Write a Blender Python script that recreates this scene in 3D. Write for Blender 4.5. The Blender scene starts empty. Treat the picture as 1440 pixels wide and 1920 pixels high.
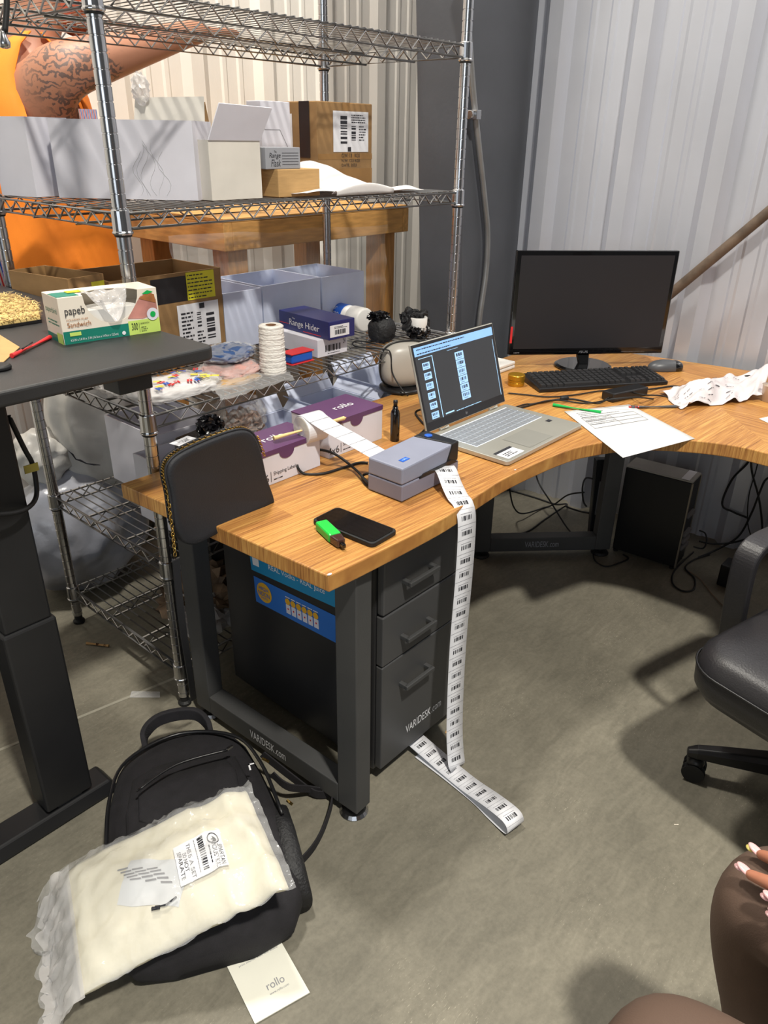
import bpy, bmesh, math, random
from mathutils import Vector, Matrix, noise
random.seed(7)
PI = math.pi
V = Vector
SC = bpy.context.scene
COL = SC.collection

# ------------------------------------------------------------------ camera
YAW, PITCH, ROLL = math.radians(48.8645), math.radians(26.4553), math.radians(0.93087)
FPX, CAMH = 1409.37, 1.5
_f = V((math.sin(YAW)*math.cos(PITCH), math.cos(YAW)*math.cos(PITCH), -math.sin(PITCH)))
_r0 = V((math.cos(YAW), -math.sin(YAW), 0)); _u0 = _r0.cross(_f)
_r = math.cos(ROLL)*_r0 + math.sin(ROLL)*_u0
_u = -math.sin(ROLL)*_r0 + math.cos(ROLL)*_u0
CAMP = V((0, 0, CAMH))
cam = bpy.data.cameras.new('camera')
cam.sensor_fit = 'HORIZONTAL'; cam.sensor_width = 36.0
cam.lens = 36.0*FPX/1440.0; cam.clip_start = 0.02
camo = bpy.data.objects.new('camera', cam); COL.objects.link(camo)
camo.matrix_world = Matrix(((_r.x, _u.x, -_f.x, 0), (_r.y, _u.y, -_f.y, 0), (_r.z, _u.z, -_f.z, CAMH), (0, 0, 0, 1)))
SC.camera = camo

def ray(x, y):                       # direction of a picture point, used to find where a real surface is met
    a, b = (x-720)/FPX, (y-960)/FPX
    return _r*a - _u*b + _f
def at_plane(x, y, p0, n):
    d = ray(x, y); return CAMP + d*((V(p0)-CAMP).dot(V(n))/d.dot(V(n)))
def at_z(x, y, z): return at_plane(x, y, (0, 0, z), (0, 0, 1))
def at_x(x, y, X): return at_plane(x, y, (X, 0, 0), (1, 0, 0))
def at_y(x, y, Y): return at_plane(x, y, (0, Y, 0), (0, 1, 0))

# ------------------------------------------------------------------ light
w = bpy.data.worlds.new('World'); SC.world = w; w.use_nodes = True
w.node_tree.nodes['Background'].inputs[0].default_value = (0.93, 0.96, 1.0, 1)
w.node_tree.nodes['Background'].inputs[1].default_value = 0.085
def lamp(name, loc, power, size, col):
    l = bpy.data.lights.new(name, 'AREA'); l.shape = 'DISK'; l.size = size; l.energy = power; l.color = col
    o = bpy.data.objects.new(name, l); COL.objects.link(o); o.location = loc
    return o
lamp('high_bay_lamp', (-0.12, -1.80, 6.0), 500, 0.36, (1.0, 0.955, 0.86))
lamp('high_bay_lamp', (1.30, 2.25, 5.0), 155, 0.40, (1.0, 0.95, 0.86))
dl = bpy.data.lights.new('loading_door_daylight', 'AREA'); dl.shape = 'RECTANGLE'; dl.size = 3.0; dl.size_y = 2.6; dl.energy = 80; dl.color = (0.84, 0.92, 1.0)
dlo = bpy.data.objects.new('loading_door_daylight', dl); COL.objects.link(dlo); dlo.location = (-4.2, -2.2, 2.2)
dlo.rotation_euler = (V((2.3, 1.2, 1.0))-dlo.location).to_track_quat('-Z', 'Y').to_euler()
SC.view_settings.view_transform = 'Standard'
SC.view_settings.look = 'None'
SC.view_settings.gamma = 1.0
SC.view_settings.use_curve_mapping = False
SC.view_settings.exposure = 0.0

# ------------------------------------------------------------------ materials
def s2l(c): return tuple(((x/255.0)/12.92 if x/255.0 <= 0.04045 else ((x/255.0+0.055)/1.055)**2.4) for x in c)+(1,)
def new_mat(name):
    m = bpy.data.materials.new(name); m.use_nodes = True
    nt = m.node_tree; return m, nt, nt.nodes['Principled BSDF']
def mat(name, col, rough=0.5, metal=0.0, var=0.06, scale=12.0, bump=0.0, bscale=60.0, alpha=1.0, trans=0.0, spec=0.5, emit=0.0, stretch=(1,1,1), coat=0.0, detail=4.0):
    """procedural surface: base colour varied by noise, optional fine relief"""
    m, nt, b = new_mat(name)
    c = s2l(col)
    tc = nt.nodes.new('ShaderNodeTexCoord'); mp = nt.nodes.new('ShaderNodeMapping'); mp.inputs['Scale'].default_value = stretch
    nt.links.new(tc.outputs['Object'], mp.inputs[0])
    n = nt.nodes.new('ShaderNodeTexNoise'); n.inputs['Scale'].default_value = scale; n.inputs['Detail'].default_value = detail
    nt.links.new(mp.outputs[0], n.inputs['Vector'])
    r = nt.nodes.new('ShaderNodeValToRGB')
    r.color_ramp.elements[0].position = 0.3; r.color_ramp.elements[1].position = 0.7
    r.color_ramp.elements[0].color = tuple(max(0, x*(1-var*2)) for x in c[:3])+(1,)
    r.color_ramp.elements[1].color = tuple(min(1, x*(1+var)) for x in c[:3])+(1,)
    nt.links.new(n.outputs['Fac'], r.inputs[0]); nt.links.new(r.outputs[0], b.inputs['Base Color'])
    b.inputs['Roughness'].default_value = rough; b.inputs['Metallic'].default_value = metal
    b.inputs['Specular IOR Level'].default_value = spec
    b.inputs['Coat Weight'].default_value = coat
    if alpha < 1: b.inputs['Alpha'].default_value = alpha
    if trans > 0: b.inputs['Transmission Weight'].default_value = trans
    if emit > 0:
        nt.links.new(r.outputs[0], b.inputs['Emission Color']); b.inputs['Emission Strength'].default_value = emit
    if bump > 0:
        n2 = nt.nodes.new('ShaderNodeTexNoise'); n2.inputs['Scale'].default_value = bscale; n2.inputs['Detail'].default_value = 5
        nt.links.new(mp.outputs[0], n2.inputs['Vector'])
        bp = nt.nodes.new('ShaderNodeBump'); bp.inputs['Strength'].default_value = bump; bp.inputs['Distance'].default_value = 0.004
        nt.links.new(n2.outputs['Fac'], bp.inputs['Height']); nt.links.new(bp.outputs[0], b.inputs['Normal'])
    return m

M = {}
M['chrome'] = mat('chrome', (190,190,192), 0.22, 1.0, 0.03)
M['chrome_wire'] = mat('chrome_wire', (178,176,174), 0.3, 1.0, 0.05)
M['black_metal'] = mat('black_metal', (40,40,41), 0.5, 0.0, 0.08, bump=0.08, bscale=400)
M['grey_metal'] = mat('grey_metal', (64,64,64), 0.55, 0.0, 0.10, 5, bump=0.08, bscale=300)
M['column'] = mat('column_paint', (78,80,86), 0.6, 0.0, 0.10, 3, bump=0.15, bscale=60)
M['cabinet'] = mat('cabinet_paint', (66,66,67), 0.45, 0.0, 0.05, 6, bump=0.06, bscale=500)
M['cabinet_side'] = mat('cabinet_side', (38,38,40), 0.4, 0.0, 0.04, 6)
M['black_plastic'] = mat('black_plastic', (24,24,26), 0.35, 0, 0.05)
M['black_gloss'] = mat('black_gloss', (10,10,12), 0.12, 0, 0.05, coat=0.5)
M['screen_black'] = mat('screen_black', (28,28,33), 0.5, 0, 0.03)
M['leather'] = mat('leather', (30,31,36), 0.62, 0, 0.06, bump=0.25, bscale=350)
M['chair_leather'] = mat('chair_leather', (38,37,40), 0.38, 0, 0.05, bump=0.2, bscale=250)
M['nylon'] = mat('nylon', (28,26,30), 0.85, 0, 0.15, 40, bump=0.35, bscale=500)
M['mesh_black'] = mat('mesh_black', (30,30,32), 0.6, 0, 0.2, 60, bump=0.8, bscale=160)
M['rubber'] = mat('rubber', (18,18,19), 0.6, 0, 0.05)
M['dark_steel'] = mat('dark_steel', (26,26,28), 0.5, 0, 0.08)
M['tag'] = mat('tag_yellow', (176,160,74), 0.6)
M['joint'] = mat('joint_filler', (150,146,132), 0.7)
M['gold'] = mat('gold', (205,170,95), 0.25, 1.0, 0.05)
M['brass_tin'] = mat('brass_tin', (196,148,40), 0.3, 0.7, 0.08)
M['white_card'] = mat('white_card', (212,211,220), 0.75, 0, 0.03, 9)
M['offwhite_card'] = mat('offwhite_card', (212,207,197), 0.75, 0, 0.05, 9)
M['blue_card'] = mat('bluish_card', (205,212,232), 0.75, 0, 0.04, 9)
M['paper'] = mat('paper', (208,208,207), 0.7, 0, 0.02, 9)
M['label'] = mat('label_paper', (222,222,226), 0.5, 0, 0.02, 9)
M['liner'] = mat('liner_paper', (216,208,190), 0.45, 0, 0.03, 9)
M['ink'] = mat('ink', (38,38,44), 0.6, 0, 0.05)
M['grey_ink'] = mat('grey_ink', (140,140,146), 0.6, 0, 0.05)
M['light_ink'] = mat('light_ink', (190,190,192), 0.6, 0, 0.05)
M['white_ink'] = mat('white_ink', (225,225,228), 0.6, 0, 0.03)
M['kraft'] = mat('kraft_board', (186,148,96), 0.8, 0, 0.06, 20, stretch=(1,1,8), bump=0.1, bscale=30)
M['kraft_dark'] = mat('kraft_board_dark', (150,116,74), 0.75, 0, 0.14, 7, stretch=(1,1,2), bump=0.12, bscale=30)
M['tape_black'] = mat('tape_black', (28,28,32), 0.35, 0, 0.1)
M['tape_clear'] = mat('tape_brown', (158,118,68), 0.2, 0, 0.1, alpha=0.85)
M['yellow'] = mat('yellow_label', (222,214,40), 0.5, 0, 0.05)
M['purple'] = mat('purple_card', (92,58,98), 0.4, 0, 0.05)
M['navy'] = mat('navy_card', (32,38,98), 0.35, 0, 0.06)
M['navy_patch'] = mat('navy_patch', (28,38,88), 0.6, 0, 0.06)
M['royal'] = mat('royal_blue', (30,90,190), 0.4, 0, 0.05)
M['sky_blue'] = mat('sky_blue', (30,140,190), 0.4, 0, 0.2, 2)
M['banner_blue'] = mat('banner_blue', (42,110,196), 0.4, 0, 0.1, 2)
M['banner_yellow'] = mat('banner_yellow', (228,172,44), 0.4, 0, 0.05)
M['red'] = mat('red', (214,48,52), 0.35, 0, 0.05)
M['orange'] = mat('orange_cloth', (255,138,34), 0.8, 0, 0.06, 8, bump=0.1, bscale=300)
M['orange_red'] = mat('orange_red', (232,82,30), 0.5, 0, 0.06)
M['teal'] = mat('teal', (24,122,104), 0.45, 0, 0.05)
M['lime'] = mat('lime', (196,222,110), 0.45, 0, 0.05)
M['green'] = mat('green_gloss', (36,190,70), 0.3, 0, 0.05)
M['green_pen'] = mat('green_pen', (24,170,80), 0.3, 0, 0.05)
M['dark_green'] = mat('dark_green', (24,90,62), 0.4, 0, 0.08)
M['ham'] = mat('ham_pink', (206,142,130), 0.5, 0, 0.2, 20)
M['bread'] = mat('bread_brown', (176,112,62), 0.6, 0, 0.2, 40)
M['cream'] = mat('cream_card', (232,222,206), 0.5, 0, 0.03)
M['grey_card'] = mat('grey_card', (148,150,156), 0.6, 0, 0.04)
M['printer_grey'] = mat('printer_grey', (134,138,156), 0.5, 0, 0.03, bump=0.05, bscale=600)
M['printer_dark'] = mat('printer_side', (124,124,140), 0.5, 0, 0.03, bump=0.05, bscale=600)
M['silver'] = mat('laptop_silver', (186,184,174), 0.35, 0.55, 0.02)
M['silver_dark'] = mat('laptop_pad', (172,171,163), 0.35, 0.5, 0.02)
M['key_silver'] = mat('laptop_key', (150,154,160), 0.4, 0.3, 0.03)
M['key_gap'] = mat('backlight', (214,222,232), 0.4, 0.0, 0.03, emit=0.25)
M['ui_blue'] = mat('screen_ui_blue', (120,160,205), 0.4, 0, 0.03, emit=0.85)
M['ui_white'] = mat('screen_label', (140,176,215), 0.4, 0, 0.03, emit=0.9)
M['ui_grey'] = mat('screen_page', (48,50,54), 0.35, 0, 0.02, emit=0.35)
M['ui_line'] = mat('screen_line', (150,190,225), 0.4, 0, 0.03, emit=0.8)
M['key_black'] = mat('key_black', (38,38,40), 0.45, 0, 0.05)
M['mouse_grey'] = mat('mouse_grey', (76,78,82), 0.4, 0, 0.04)
M['wood_dowel'] = mat('wood_dowel', (216,190,132), 0.6, 0, 0.08, 20, stretch=(1,6,6))
M['pine'] = mat('pine', (214,160,92), 0.65, 0, 0.13, 10, stretch=(1,7,7), bump=0.1)
M['pine_v'] = mat('pine_upright', (208,150,84), 0.65, 0, 0.13, 10, stretch=(7,7,1), bump=0.1)
M['pine_y'] = mat('pine_side', (214,160,92), 0.65, 0, 0.13, 10, stretch=(7,1,7), bump=0.1)
M['towel'] = mat('paper_towel', (238,234,226), 0.9, 0, 0.03, 40, bump=0.8, bscale=90, stretch=(1,1,3))
M['tube'] = mat('card_tube', (122,86,58), 0.8, 0, 0.1)
M['bottle'] = mat('white_plastic', (228,226,222), 0.4, 0, 0.02)
M['film'] = mat('clear_film', (225,225,225), 0.12, 0, 0.05, alpha=0.26, bump=1.0, bscale=30)
M['film_thick'] = mat('milky_film', (228,224,222), 0.16, 0, 0.05, alpha=0.5, bump=1.0, bscale=18)
M['bag_white'] = mat('white_poly_bag', (205,202,196), 0.35, 0, 0.12, 5, bump=0.9, bscale=14)
M['bag_low'] = mat('grey_poly_bag', (182,184,194), 0.3, 0, 0.2, 6, bump=1.0, bscale=14)
M['cream_cloth'] = mat('cream_cloth', (222,215,190), 0.5, 0, 0.07, 7, bump=1.0, bscale=18)
M['white_cloth'] = mat('white_cloth', (214,210,208), 0.7, 0, 0.05, 7, bump=0.3, bscale=30)
M['blue_cloth'] = mat('blue_cloth', (52,86,140), 0.6, 0, 0.15, 14, bump=0.4, bscale=30)
M['pink_cloth'] = mat('pink_cloth', (222,170,160), 0.6, 0, 0.15, 14, bump=0.4, bscale=30)
M['bin_bag'] = mat('black_poly', (16,15,18), 0.22, 0, 0.1, bump=0.9, bscale=40)
M['shred'] = mat('shredded_paper', (176,142,120), 0.8, 0, 0.3, 60, bump=1.0, bscale=80)
M['crinkle'] = mat('crinkle_paper', (214,186,120), 0.8, 0, 0.05, 50)
M['skin'] = mat('skin', (172,118,92), 0.5, 0, 0.06, 14, bump=0.05)
M['skin_red'] = mat('skin_red', (214,118,92), 0.5, 0, 0.08, 14, bump=0.05)
M['skin_f'] = mat('skin_hand', (176,116,90), 0.45, 0, 0.05, 20)
M['nail'] = mat('nail_pink', (220,172,172), 0.2, 0, 0.03)
M['nail_y'] = mat('nail_yellow', (236,222,120), 0.2, 0, 0.03)
M['beard'] = mat('beard', (150,78,44), 0.9, 0, 0.2, 60, bump=0.6, bscale=90)
M['hair'] = mat('hair_dark', (38,28,24), 0.7, 0, 0.2, 60, bump=0.5, bscale=90)
M['shorts'] = mat('shorts_grey', (62,64,70), 0.85, 0, 0.08)
M['leggings'] = mat('brown_leggings', (92,72,60), 0.75, 0, 0.05, 6, bump=0.15, bscale=500)
M['pipe'] = mat('rusty_pipe', (104,88,74), 0.6, 0.2, 0.22, 16, bump=0.3)
M['conduit'] = mat('conduit', (150,150,150), 0.4, 0.6, 0.08)
M['glass_clear'] = mat('vape_plastic', (70,46,40), 0.1, 0, 0.1, coat=0.5)
M['crumple'] = mat('wrapping_paper', (206,199,201), 0.55, 0, 0.03, 10, bump=0.8, bscale=24)
M['booklet'] = mat('booklet_cover', (228,226,212), 0.55, 0, 0.02)
M['speaker'] = mat('ivory_plastic', (178,173,164), 0.35, 0, 0.02)
M['pc'] = mat('pc_case', (18,18,20), 0.4, 0, 0.05)
M['pc_top'] = mat('pc_top', (150,146,138), 0.4, 0.1, 0.06)
M['pc_edge'] = mat('pc_edge', (150,142,128), 0.35, 0.5, 0.06)
M['outlet'] = mat('outlet_grey', (112,108,108), 0.5, 0, 0.05)
M['scrap'] = mat('torn_card', (132,108,84), 0.7, 0, 0.25, 12, bump=0.5)
M['black_steel_bin'] = mat('bin_black', (30,32,35), 0.55, 0, 0.1)

def tattoo_skin():
    m, nt, b = new_mat('tattooed_skin')
    tc = nt.nodes.new('ShaderNodeTexCoord')
    wv = nt.nodes.new('ShaderNodeTexWave'); wv.wave_type = 'RINGS'; wv.inputs['Scale'].default_value = 13; wv.inputs['Distortion'].default_value = 14; wv.inputs['Detail'].default_value = 3; wv.inputs['Detail Scale'].default_value = 2.2
    nz = nt.nodes.new('ShaderNodeTexNoise'); nz.inputs['Scale'].default_value = 9
    nt.links.new(tc.outputs['Object'], wv.inputs[0]); nt.links.new(tc.outputs['Object'], nz.inputs[0])
    mu = nt.nodes.new('ShaderNodeMath'); mu.operation = 'MULTIPLY'
    r1 = nt.nodes.new('ShaderNodeValToRGB'); r1.color_ramp.elements[0].position = 0.55; r1.color_ramp.elements[1].position = 0.75
    r2 = nt.nodes.new('ShaderNodeValToRGB'); r2.color_ramp.elements[0].position = 0.42; r2.color_ramp.elements[1].position = 0.52
    nt.links.new(wv.outputs['Fac'], r1.inputs[0]); nt.links.new(nz.outputs['Fac'], r2.inputs[0])
    nt.links.new(r1.outputs[0], mu.inputs[0]); nt.links.new(r2.outputs[0], mu.inputs[1])
    # only the shoulder and upper arm carry the drawing
    g = nt.nodes.new('ShaderNodeVectorMath'); g.operation = 'DISTANCE'; g.inputs[1].default_value = (0.10, -0.26, 1.64)
    nt.links.new(tc.outputs['Object'], g.inputs[0])
    r3 = nt.nodes.new('ShaderNodeValToRGB'); r3.color_ramp.elements[0].position = 0.12; r3.color_ramp.elements[0].color = (1,1,1,1); r3.color_ramp.elements[1].position = 0.2; r3.color_ramp.elements[1].color = (0,0,0,1)
    nt.links.new(g.outputs['Value'], r3.inputs[0])
    mu2 = nt.nodes.new('ShaderNodeMath'); mu2.operation = 'MULTIPLY'
    nt.links.new(mu.outputs[0], mu2.inputs[0]); nt.links.new(r3.outputs[0], mu2.inputs[1])
    mx = nt.nodes.new('ShaderNodeMixRGB'); mx.inputs[1].default_value = s2l((172,120,94)); mx.inputs[2].default_value = s2l((104,82,74))
    nt.links.new(mu2.outputs[0], mx.inputs[0]); nt.links.new(mx.outputs[0], b.inputs['Base Color']); b.inputs['Roughness'].default_value = 0.5
    return m
M['tattoo'] = tattoo_skin()

def wood_top():
    m, nt, b = new_mat('laminated_wood')
    N = nt.nodes.new; L = nt.links.new
    tc = N('ShaderNodeTexCoord')
    sep = N('ShaderNodeSeparateXYZ'); L(tc.outputs['Object'], sep.inputs[0])
    def math_(op, a=None, c=None, v1=None, v2=None):
        n = N('ShaderNodeMath'); n.operation = op
        if a is not None: L(a, n.inputs[0])
        if c is not None: L(c, n.inputs[1])
        if v1 is not None: n.inputs[0].default_value = v1
        if v2 is not None: n.inputs[1].default_value = v2
        return n.outputs[0]
    # two arms of the desk: grain turns at the mitre x - 1.09 y
    ym = math_('MULTIPLY', sep.outputs['Y'], v2=1.09)
    side = math_('SUBTRACT', sep.outputs['X'], ym)
    sel = math_('GREATER_THAN', side, v2=1.06)
    def grain(rot):
        mp = N('ShaderNodeMapping'); mp.inputs['Rotation'].default_value = (0, 0, rot); L(tc.outputs['Object'], mp.inputs[0])
        s = N('ShaderNodeSeparateXYZ'); L(mp.outputs[0], s.inputs[0])
        row = math_('FLOOR', math_('MULTIPLY', s.outputs['Y'], v2=1/0.062))
        off = math_('MULTIPLY', row, v2=0.37)
        lx = math_('ADD', s.outputs['X'], off)
        cell = math_('FLOOR', math_('MULTIPLY', lx, v2=1/0.55))
        cmb = N('ShaderNodeCombineXYZ'); L(cell, cmb.inputs[0]); L(row, cmb.inputs[1])
        wn = N('ShaderNodeTexWhiteNoise'); wn.noise_dimensions = '3D'; L(cmb.outputs[0], wn.inputs[0])
        mp2 = N('ShaderNodeMapping'); mp2.inputs['Scale'].default_value = (2.2, 75, 4); L(mp.outputs[0], mp2.inputs[0])
        addv = N('ShaderNodeVectorMath'); addv.operation = 'ADD'; L(mp2.outputs[0], addv.inputs[0]); L(wn.outputs['Color'], addv.inputs[1])
        nz = N('ShaderNodeTexNoise'); nz.inputs['Scale'].default_value = 2.6; nz.inputs['Detail'].default_value = 5; nz.inputs['Distortion'].default_value = 0.4
        L(addv.outputs[0], nz.inputs['Vector'])
        mp3 = N('ShaderNodeMapping'); mp3.inputs['Scale'].default_value = (7, 300, 8); L(mp.outputs[0], mp3.inputs[0])
        nz2 = N('ShaderNodeTexNoise'); nz2.inputs['Scale'].default_value = 1.6; nz2.inputs['Detail'].default_value = 3
        L(mp3.outputs[0], nz2.inputs['Vector'])
        a = math_('MULTIPLY', wn.outputs['Value'], v2=0.16)
        c = math_('MULTIPLY', nz.outputs['Fac'], v2=0.75)
        d = math_('MULTIPLY', nz2.outputs['Fac'], v2=0.62)
        return math_('ADD', math_('ADD', a, c), d)
    g1, g2 = grain(math.radians(3)), grain(math.radians(96))
    mx = N('ShaderNodeMix'); L(sel, mx.inputs[0]); L(g1, mx.inputs[2]); L(g2, mx.inputs[3])
    r = N('ShaderNodeValToRGB')
    e = r.color_ramp.elements
    e[0].position = 0.42; e[0].color = s2l((104,66,33)); e[1].position = 0.98; e[1].color = s2l((204,156,88))
    k = e.new(0.62); k.color = s2l((156,104,53)); k = e.new(0.80); k.color = s2l((182,130,68))
    L(mx.outputs[0], r.inputs[0]); L(r.outputs[0], b.inputs['Base Color'])
    b.inputs['Roughness'].default_value = 0.42
    return m
M['wood'] = wood_top()

def concrete():
    m, nt, b = new_mat('concrete_floor')
    N = nt.nodes.new; L = nt.links.new
    tc = N('ShaderNodeTexCoord')
    n1 = N('ShaderNodeTexNoise'); n1.inputs['Scale'].default_value = 1.6; n1.inputs['Detail'].default_value = 8; n1.inputs['Roughness'].default_value = 0.6; n1.inputs['Distortion'].default_value = 0.6
    n2 = N('ShaderNodeTexNoise'); n2.inputs['Scale'].default_value = 90; n2.inputs['Detail'].default_value = 6; n2.inputs['Roughness'].default_value = 0.7
    n3 = N('ShaderNodeTexNoise'); n3.inputs['Scale'].default_value = 7; n3.inputs['Detail'].default_value = 10; n3.inputs['Roughness'].default_value = 0.75
    mp = N('ShaderNodeMapping'); mp.inputs['Rotation'].default_value = (0, 0, 0.6); mp.inputs['Scale'].default_value = (3, 11, 1)
    n4 = N('ShaderNodeTexNoise'); n4.inputs['Scale'].default_value = 2.2; n4.inputs['Detail'].default_value = 8; n4.inputs['Distortion'].default_value = 2.2
    for n in (n1, n2, n3): L(tc.outputs['Object'], n.inputs['Vector'])
    L(tc.outputs['Object'], mp.inputs[0]); L(mp.outputs[0], n4.inputs['Vector'])
    r = N('ShaderNodeValToRGB'); e = r.color_ramp.elements
    e[0].position = 0.34; e[0].color = s2l((108,104,92)); e[1].position = 0.66; e[1].color = s2l((127,122,108))
    L(n1.outputs['Fac'], r.inputs[0])
    def mul(base, fac, lo, hi, p0=0.3, p1=0.7):
        rr = N('ShaderNodeValToRGB'); rr.color_ramp.elements[0].position = p0; rr.color_ramp.elements[1].position = p1
        rr.color_ramp.elements[0].color = (lo, lo, lo, 1); rr.color_ramp.elements[1].color = (hi, hi, hi, 1)
        L(fac, rr.inputs[0])
        x = N('ShaderNodeMixRGB'); x.blend_type = 'MULTIPLY'; x.inputs[0].default_value = 1; L(base, x.inputs[1]); L(rr.outputs[0], x.inputs[2]); return x.outputs[0]
    c = mul(r.outputs[0], n2.outputs['Fac'], 0.86, 1.12)
    c = mul(c, n3.outputs['Fac'], 0.90, 1.06, 0.36, 0.6)
    c = mul(c, n4.outputs['Fac'], 0.92, 1.12, 0.35, 0.72)
    # scuffs: small pale scratches in patches
    mp5 = N('ShaderNodeMapping'); mp5.inputs['Rotation'].default_value = (0, 0, -0.5); mp5.inputs['Scale'].default_value = (16, 80, 1)
    n5 = N('ShaderNodeTexNoise'); n5.inputs['Scale'].default_value = 5; n5.inputs['Detail'].default_value = 8
    L(tc.outputs['Object'], mp5.inputs[0]); L(mp5.outputs[0], n5.inputs['Vector'])
    n6 = N('ShaderNodeTexNoise'); n6.inputs['Scale'].default_value = 3.1; L(tc.outputs['Object'], n6.inputs['Vector'])
    ra = N('ShaderNodeValToRGB'); ra.color_ramp.elements[0].position = 0.62; ra.color_ramp.elements[1].position = 0.7; L(n5.outputs['Fac'], ra.inputs[0])
    rb = N('ShaderNodeValToRGB'); rb.color_ramp.elements[0].position = 0.52; rb.color_ramp.elements[1].position = 0.66; L(n6.outputs['Fac'], rb.inputs[0])
    ml = N('ShaderNodeMath'); ml.operation = 'MULTIPLY'; L(ra.outputs[0], ml.inputs[0]); L(rb.outputs[0], ml.inputs[1])
    m3 = N('ShaderNodeMath'); m3.operation = 'MULTIPLY'; m3.inputs[1].default_value = 0.6; L(ml.outputs[0], m3.inputs[0])
    x = N('ShaderNodeMixRGB'); L(m3.outputs[0], x.inputs[0]); L(c, x.inputs[1]); x.inputs[2].default_value = s2l((196,188,168))
    L(x.outputs[0], b.inputs['Base Color']); b.inputs['Roughness'].default_value = 0.55; b.inputs['Specular IOR Level'].default_value = 0.3
    bp = N('ShaderNodeBump'); bp.inputs['Strength'].default_value = 0.12; bp.inputs['Distance'].default_value = 0.004
    L(n2.outputs['Fac'], bp.inputs['Height']); L(bp.outputs[0], b.inputs['Normal'])
    return m
M['concrete'] = concrete()

def wall_mat(name, col, rough, metal):
    return mat(name, col, rough, metal, 0.05, 2.5, bump=0.12, bscale=70, stretch=(1,1,0.6))
M['wall_grey'] = wall_mat('painted_steel_wall', (208,210,218), 0.38, 0.5)
M['wall_beige'] = wall_mat('cream_steel_wall', (240,236,228), 0.5, 0.0)

# ------------------------------------------------------------------ mesh helpers
def BM(): return bmesh.new()
def box(bm, lo, hi, R=None, at=None):
    """axis box between lo and hi, optionally turned by matrix R about point at"""
    x0, y0, z0 = lo; x1, y1, z1 = hi
    vs = [V((x, y, z)) for z in (z0, z1) for x, y in ((x0, y0), (x1, y0), (x1, y1), (x0, y1))]
    if R is not None:
        a = V(at) if at is not None else V((0, 0, 0)); vs = [a + R @ (v-a) for v in vs]
    q = [bm.verts.new(v) for v in vs]
    for f in ((3,2,1,0), (4,5,6,7), (0,1,5,4), (1,2,6,5), (2,3,7,6), (3,0,4,7)): bm.faces.new([q[i] for i in f])
    return q
def hexa(bm, a, b):
    """block from 4 bottom points a and 4 top points b"""
    q = [bm.verts.new(V(p)) for p in list(a)+list(b)]
    for f in ((3,2,1,0), (4,5,6,7), (0,1,5,4), (1,2,6,5), (2,3,7,6), (3,0,4,7)): bm.faces.new([q[i] for i in f])
def quad(bm, *p):
    bm.faces.new([bm.verts.new(V(x)) for x in p])
def prism(bm, poly, z0, z1):
    a = [bm.verts.new((p[0], p[1], z0)) for p in poly]; b = [bm.verts.new((p[0], p[1], z1)) for p in poly]
    n = len(poly)
    bm.faces.new(a[::-1]); bm.faces.new(b)
    for i in range(n): bm.faces.new([a[i], a[(i+1) % n], b[(i+1) % n], b[i]])
def slab(bm, pts, off):
    """polygon of 3D points thickened by vector off"""
    a = [bm.verts.new(V(p)) for p in pts]; b = [bm.verts.new(V(p)+V(off)) for p in pts]; n = len(pts)
    bm.faces.new(a[::-1]); bm.faces.new(b)
    for i in range(n): bm.faces.new([a[i], a[(i+1) % n], b[(i+1) % n], b[i]])
def frame_of(d):
    d = d.normalized(); h = V((0, 0, 1)) if abs(d.z) < 0.9 else V((1, 0, 0))
    a = d.cross(h).normalized(); return a, a.cross(d).normalized()
def tube(bm, pts, r, seg=8, cap=True, closed=False, flat=None):
    pts = [V(p) for p in pts]; n = len(pts); rings = []
    a = b = None
    for i, p in enumerate(pts):
        if closed: d = pts[(i+1) % n]-pts[i-1]
        else: d = pts[min(i+1, n-1)]-pts[max(i-1, 0)]
        if d.length < 1e-9: d = V((0, 0, 1))
        d.normalize()
        if a is None: a, b = frame_of(d)
        else:
            a = (a - d*a.dot(d)).normalized(); b = d.cross(a).normalized()
        rr = r[i] if isinstance(r, (list, tuple)) else r
        k = flat or 1.0
        rings.append([bm.verts.new(p + a*(rr*math.cos(2*PI*j/seg)) + b*(rr*k*math.sin(2*PI*j/seg))) for j in range(seg)])
    m = n if closed else n-1
    for i in range(m):
        A, B = rings[i], rings[(i+1) % n]
        for j in range(seg): bm.faces.new([A[j], A[(j+1) % seg], B[(j+1) % seg], B[j]])
    if cap and not closed:
        bm.faces.new(rings[0][::-1]); bm.faces.new(rings[-1])
def cyl(bm, p0, p1, r, seg=20, r2=None): tube(bm, [p0, p1], [r, r if r2 is None else r2], seg)
def lathe(bm, c, prof, seg=28, axis=(0, 0, 1)):
    """prof: (radius, height) along axis from point c"""
    ax = V(axis).normalized(); a, b = frame_of(ax); c = V(c); rings = []
    for r, h in prof:
        rings.append([bm.verts.new(c + ax*h + a*(r*math.cos(2*PI*j/seg)) + b*(r*math.sin(2*PI*j/seg))) for j in range(seg)])
    for A, B in zip(rings, rings[1:]):
        for j in range(seg): bm.faces.new([A[j], A[(j+1) % seg], B[(j+1) % seg], B[j]])
    bm.faces.new(rings[0][::-1]); bm.faces.new(rings[-1])
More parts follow.
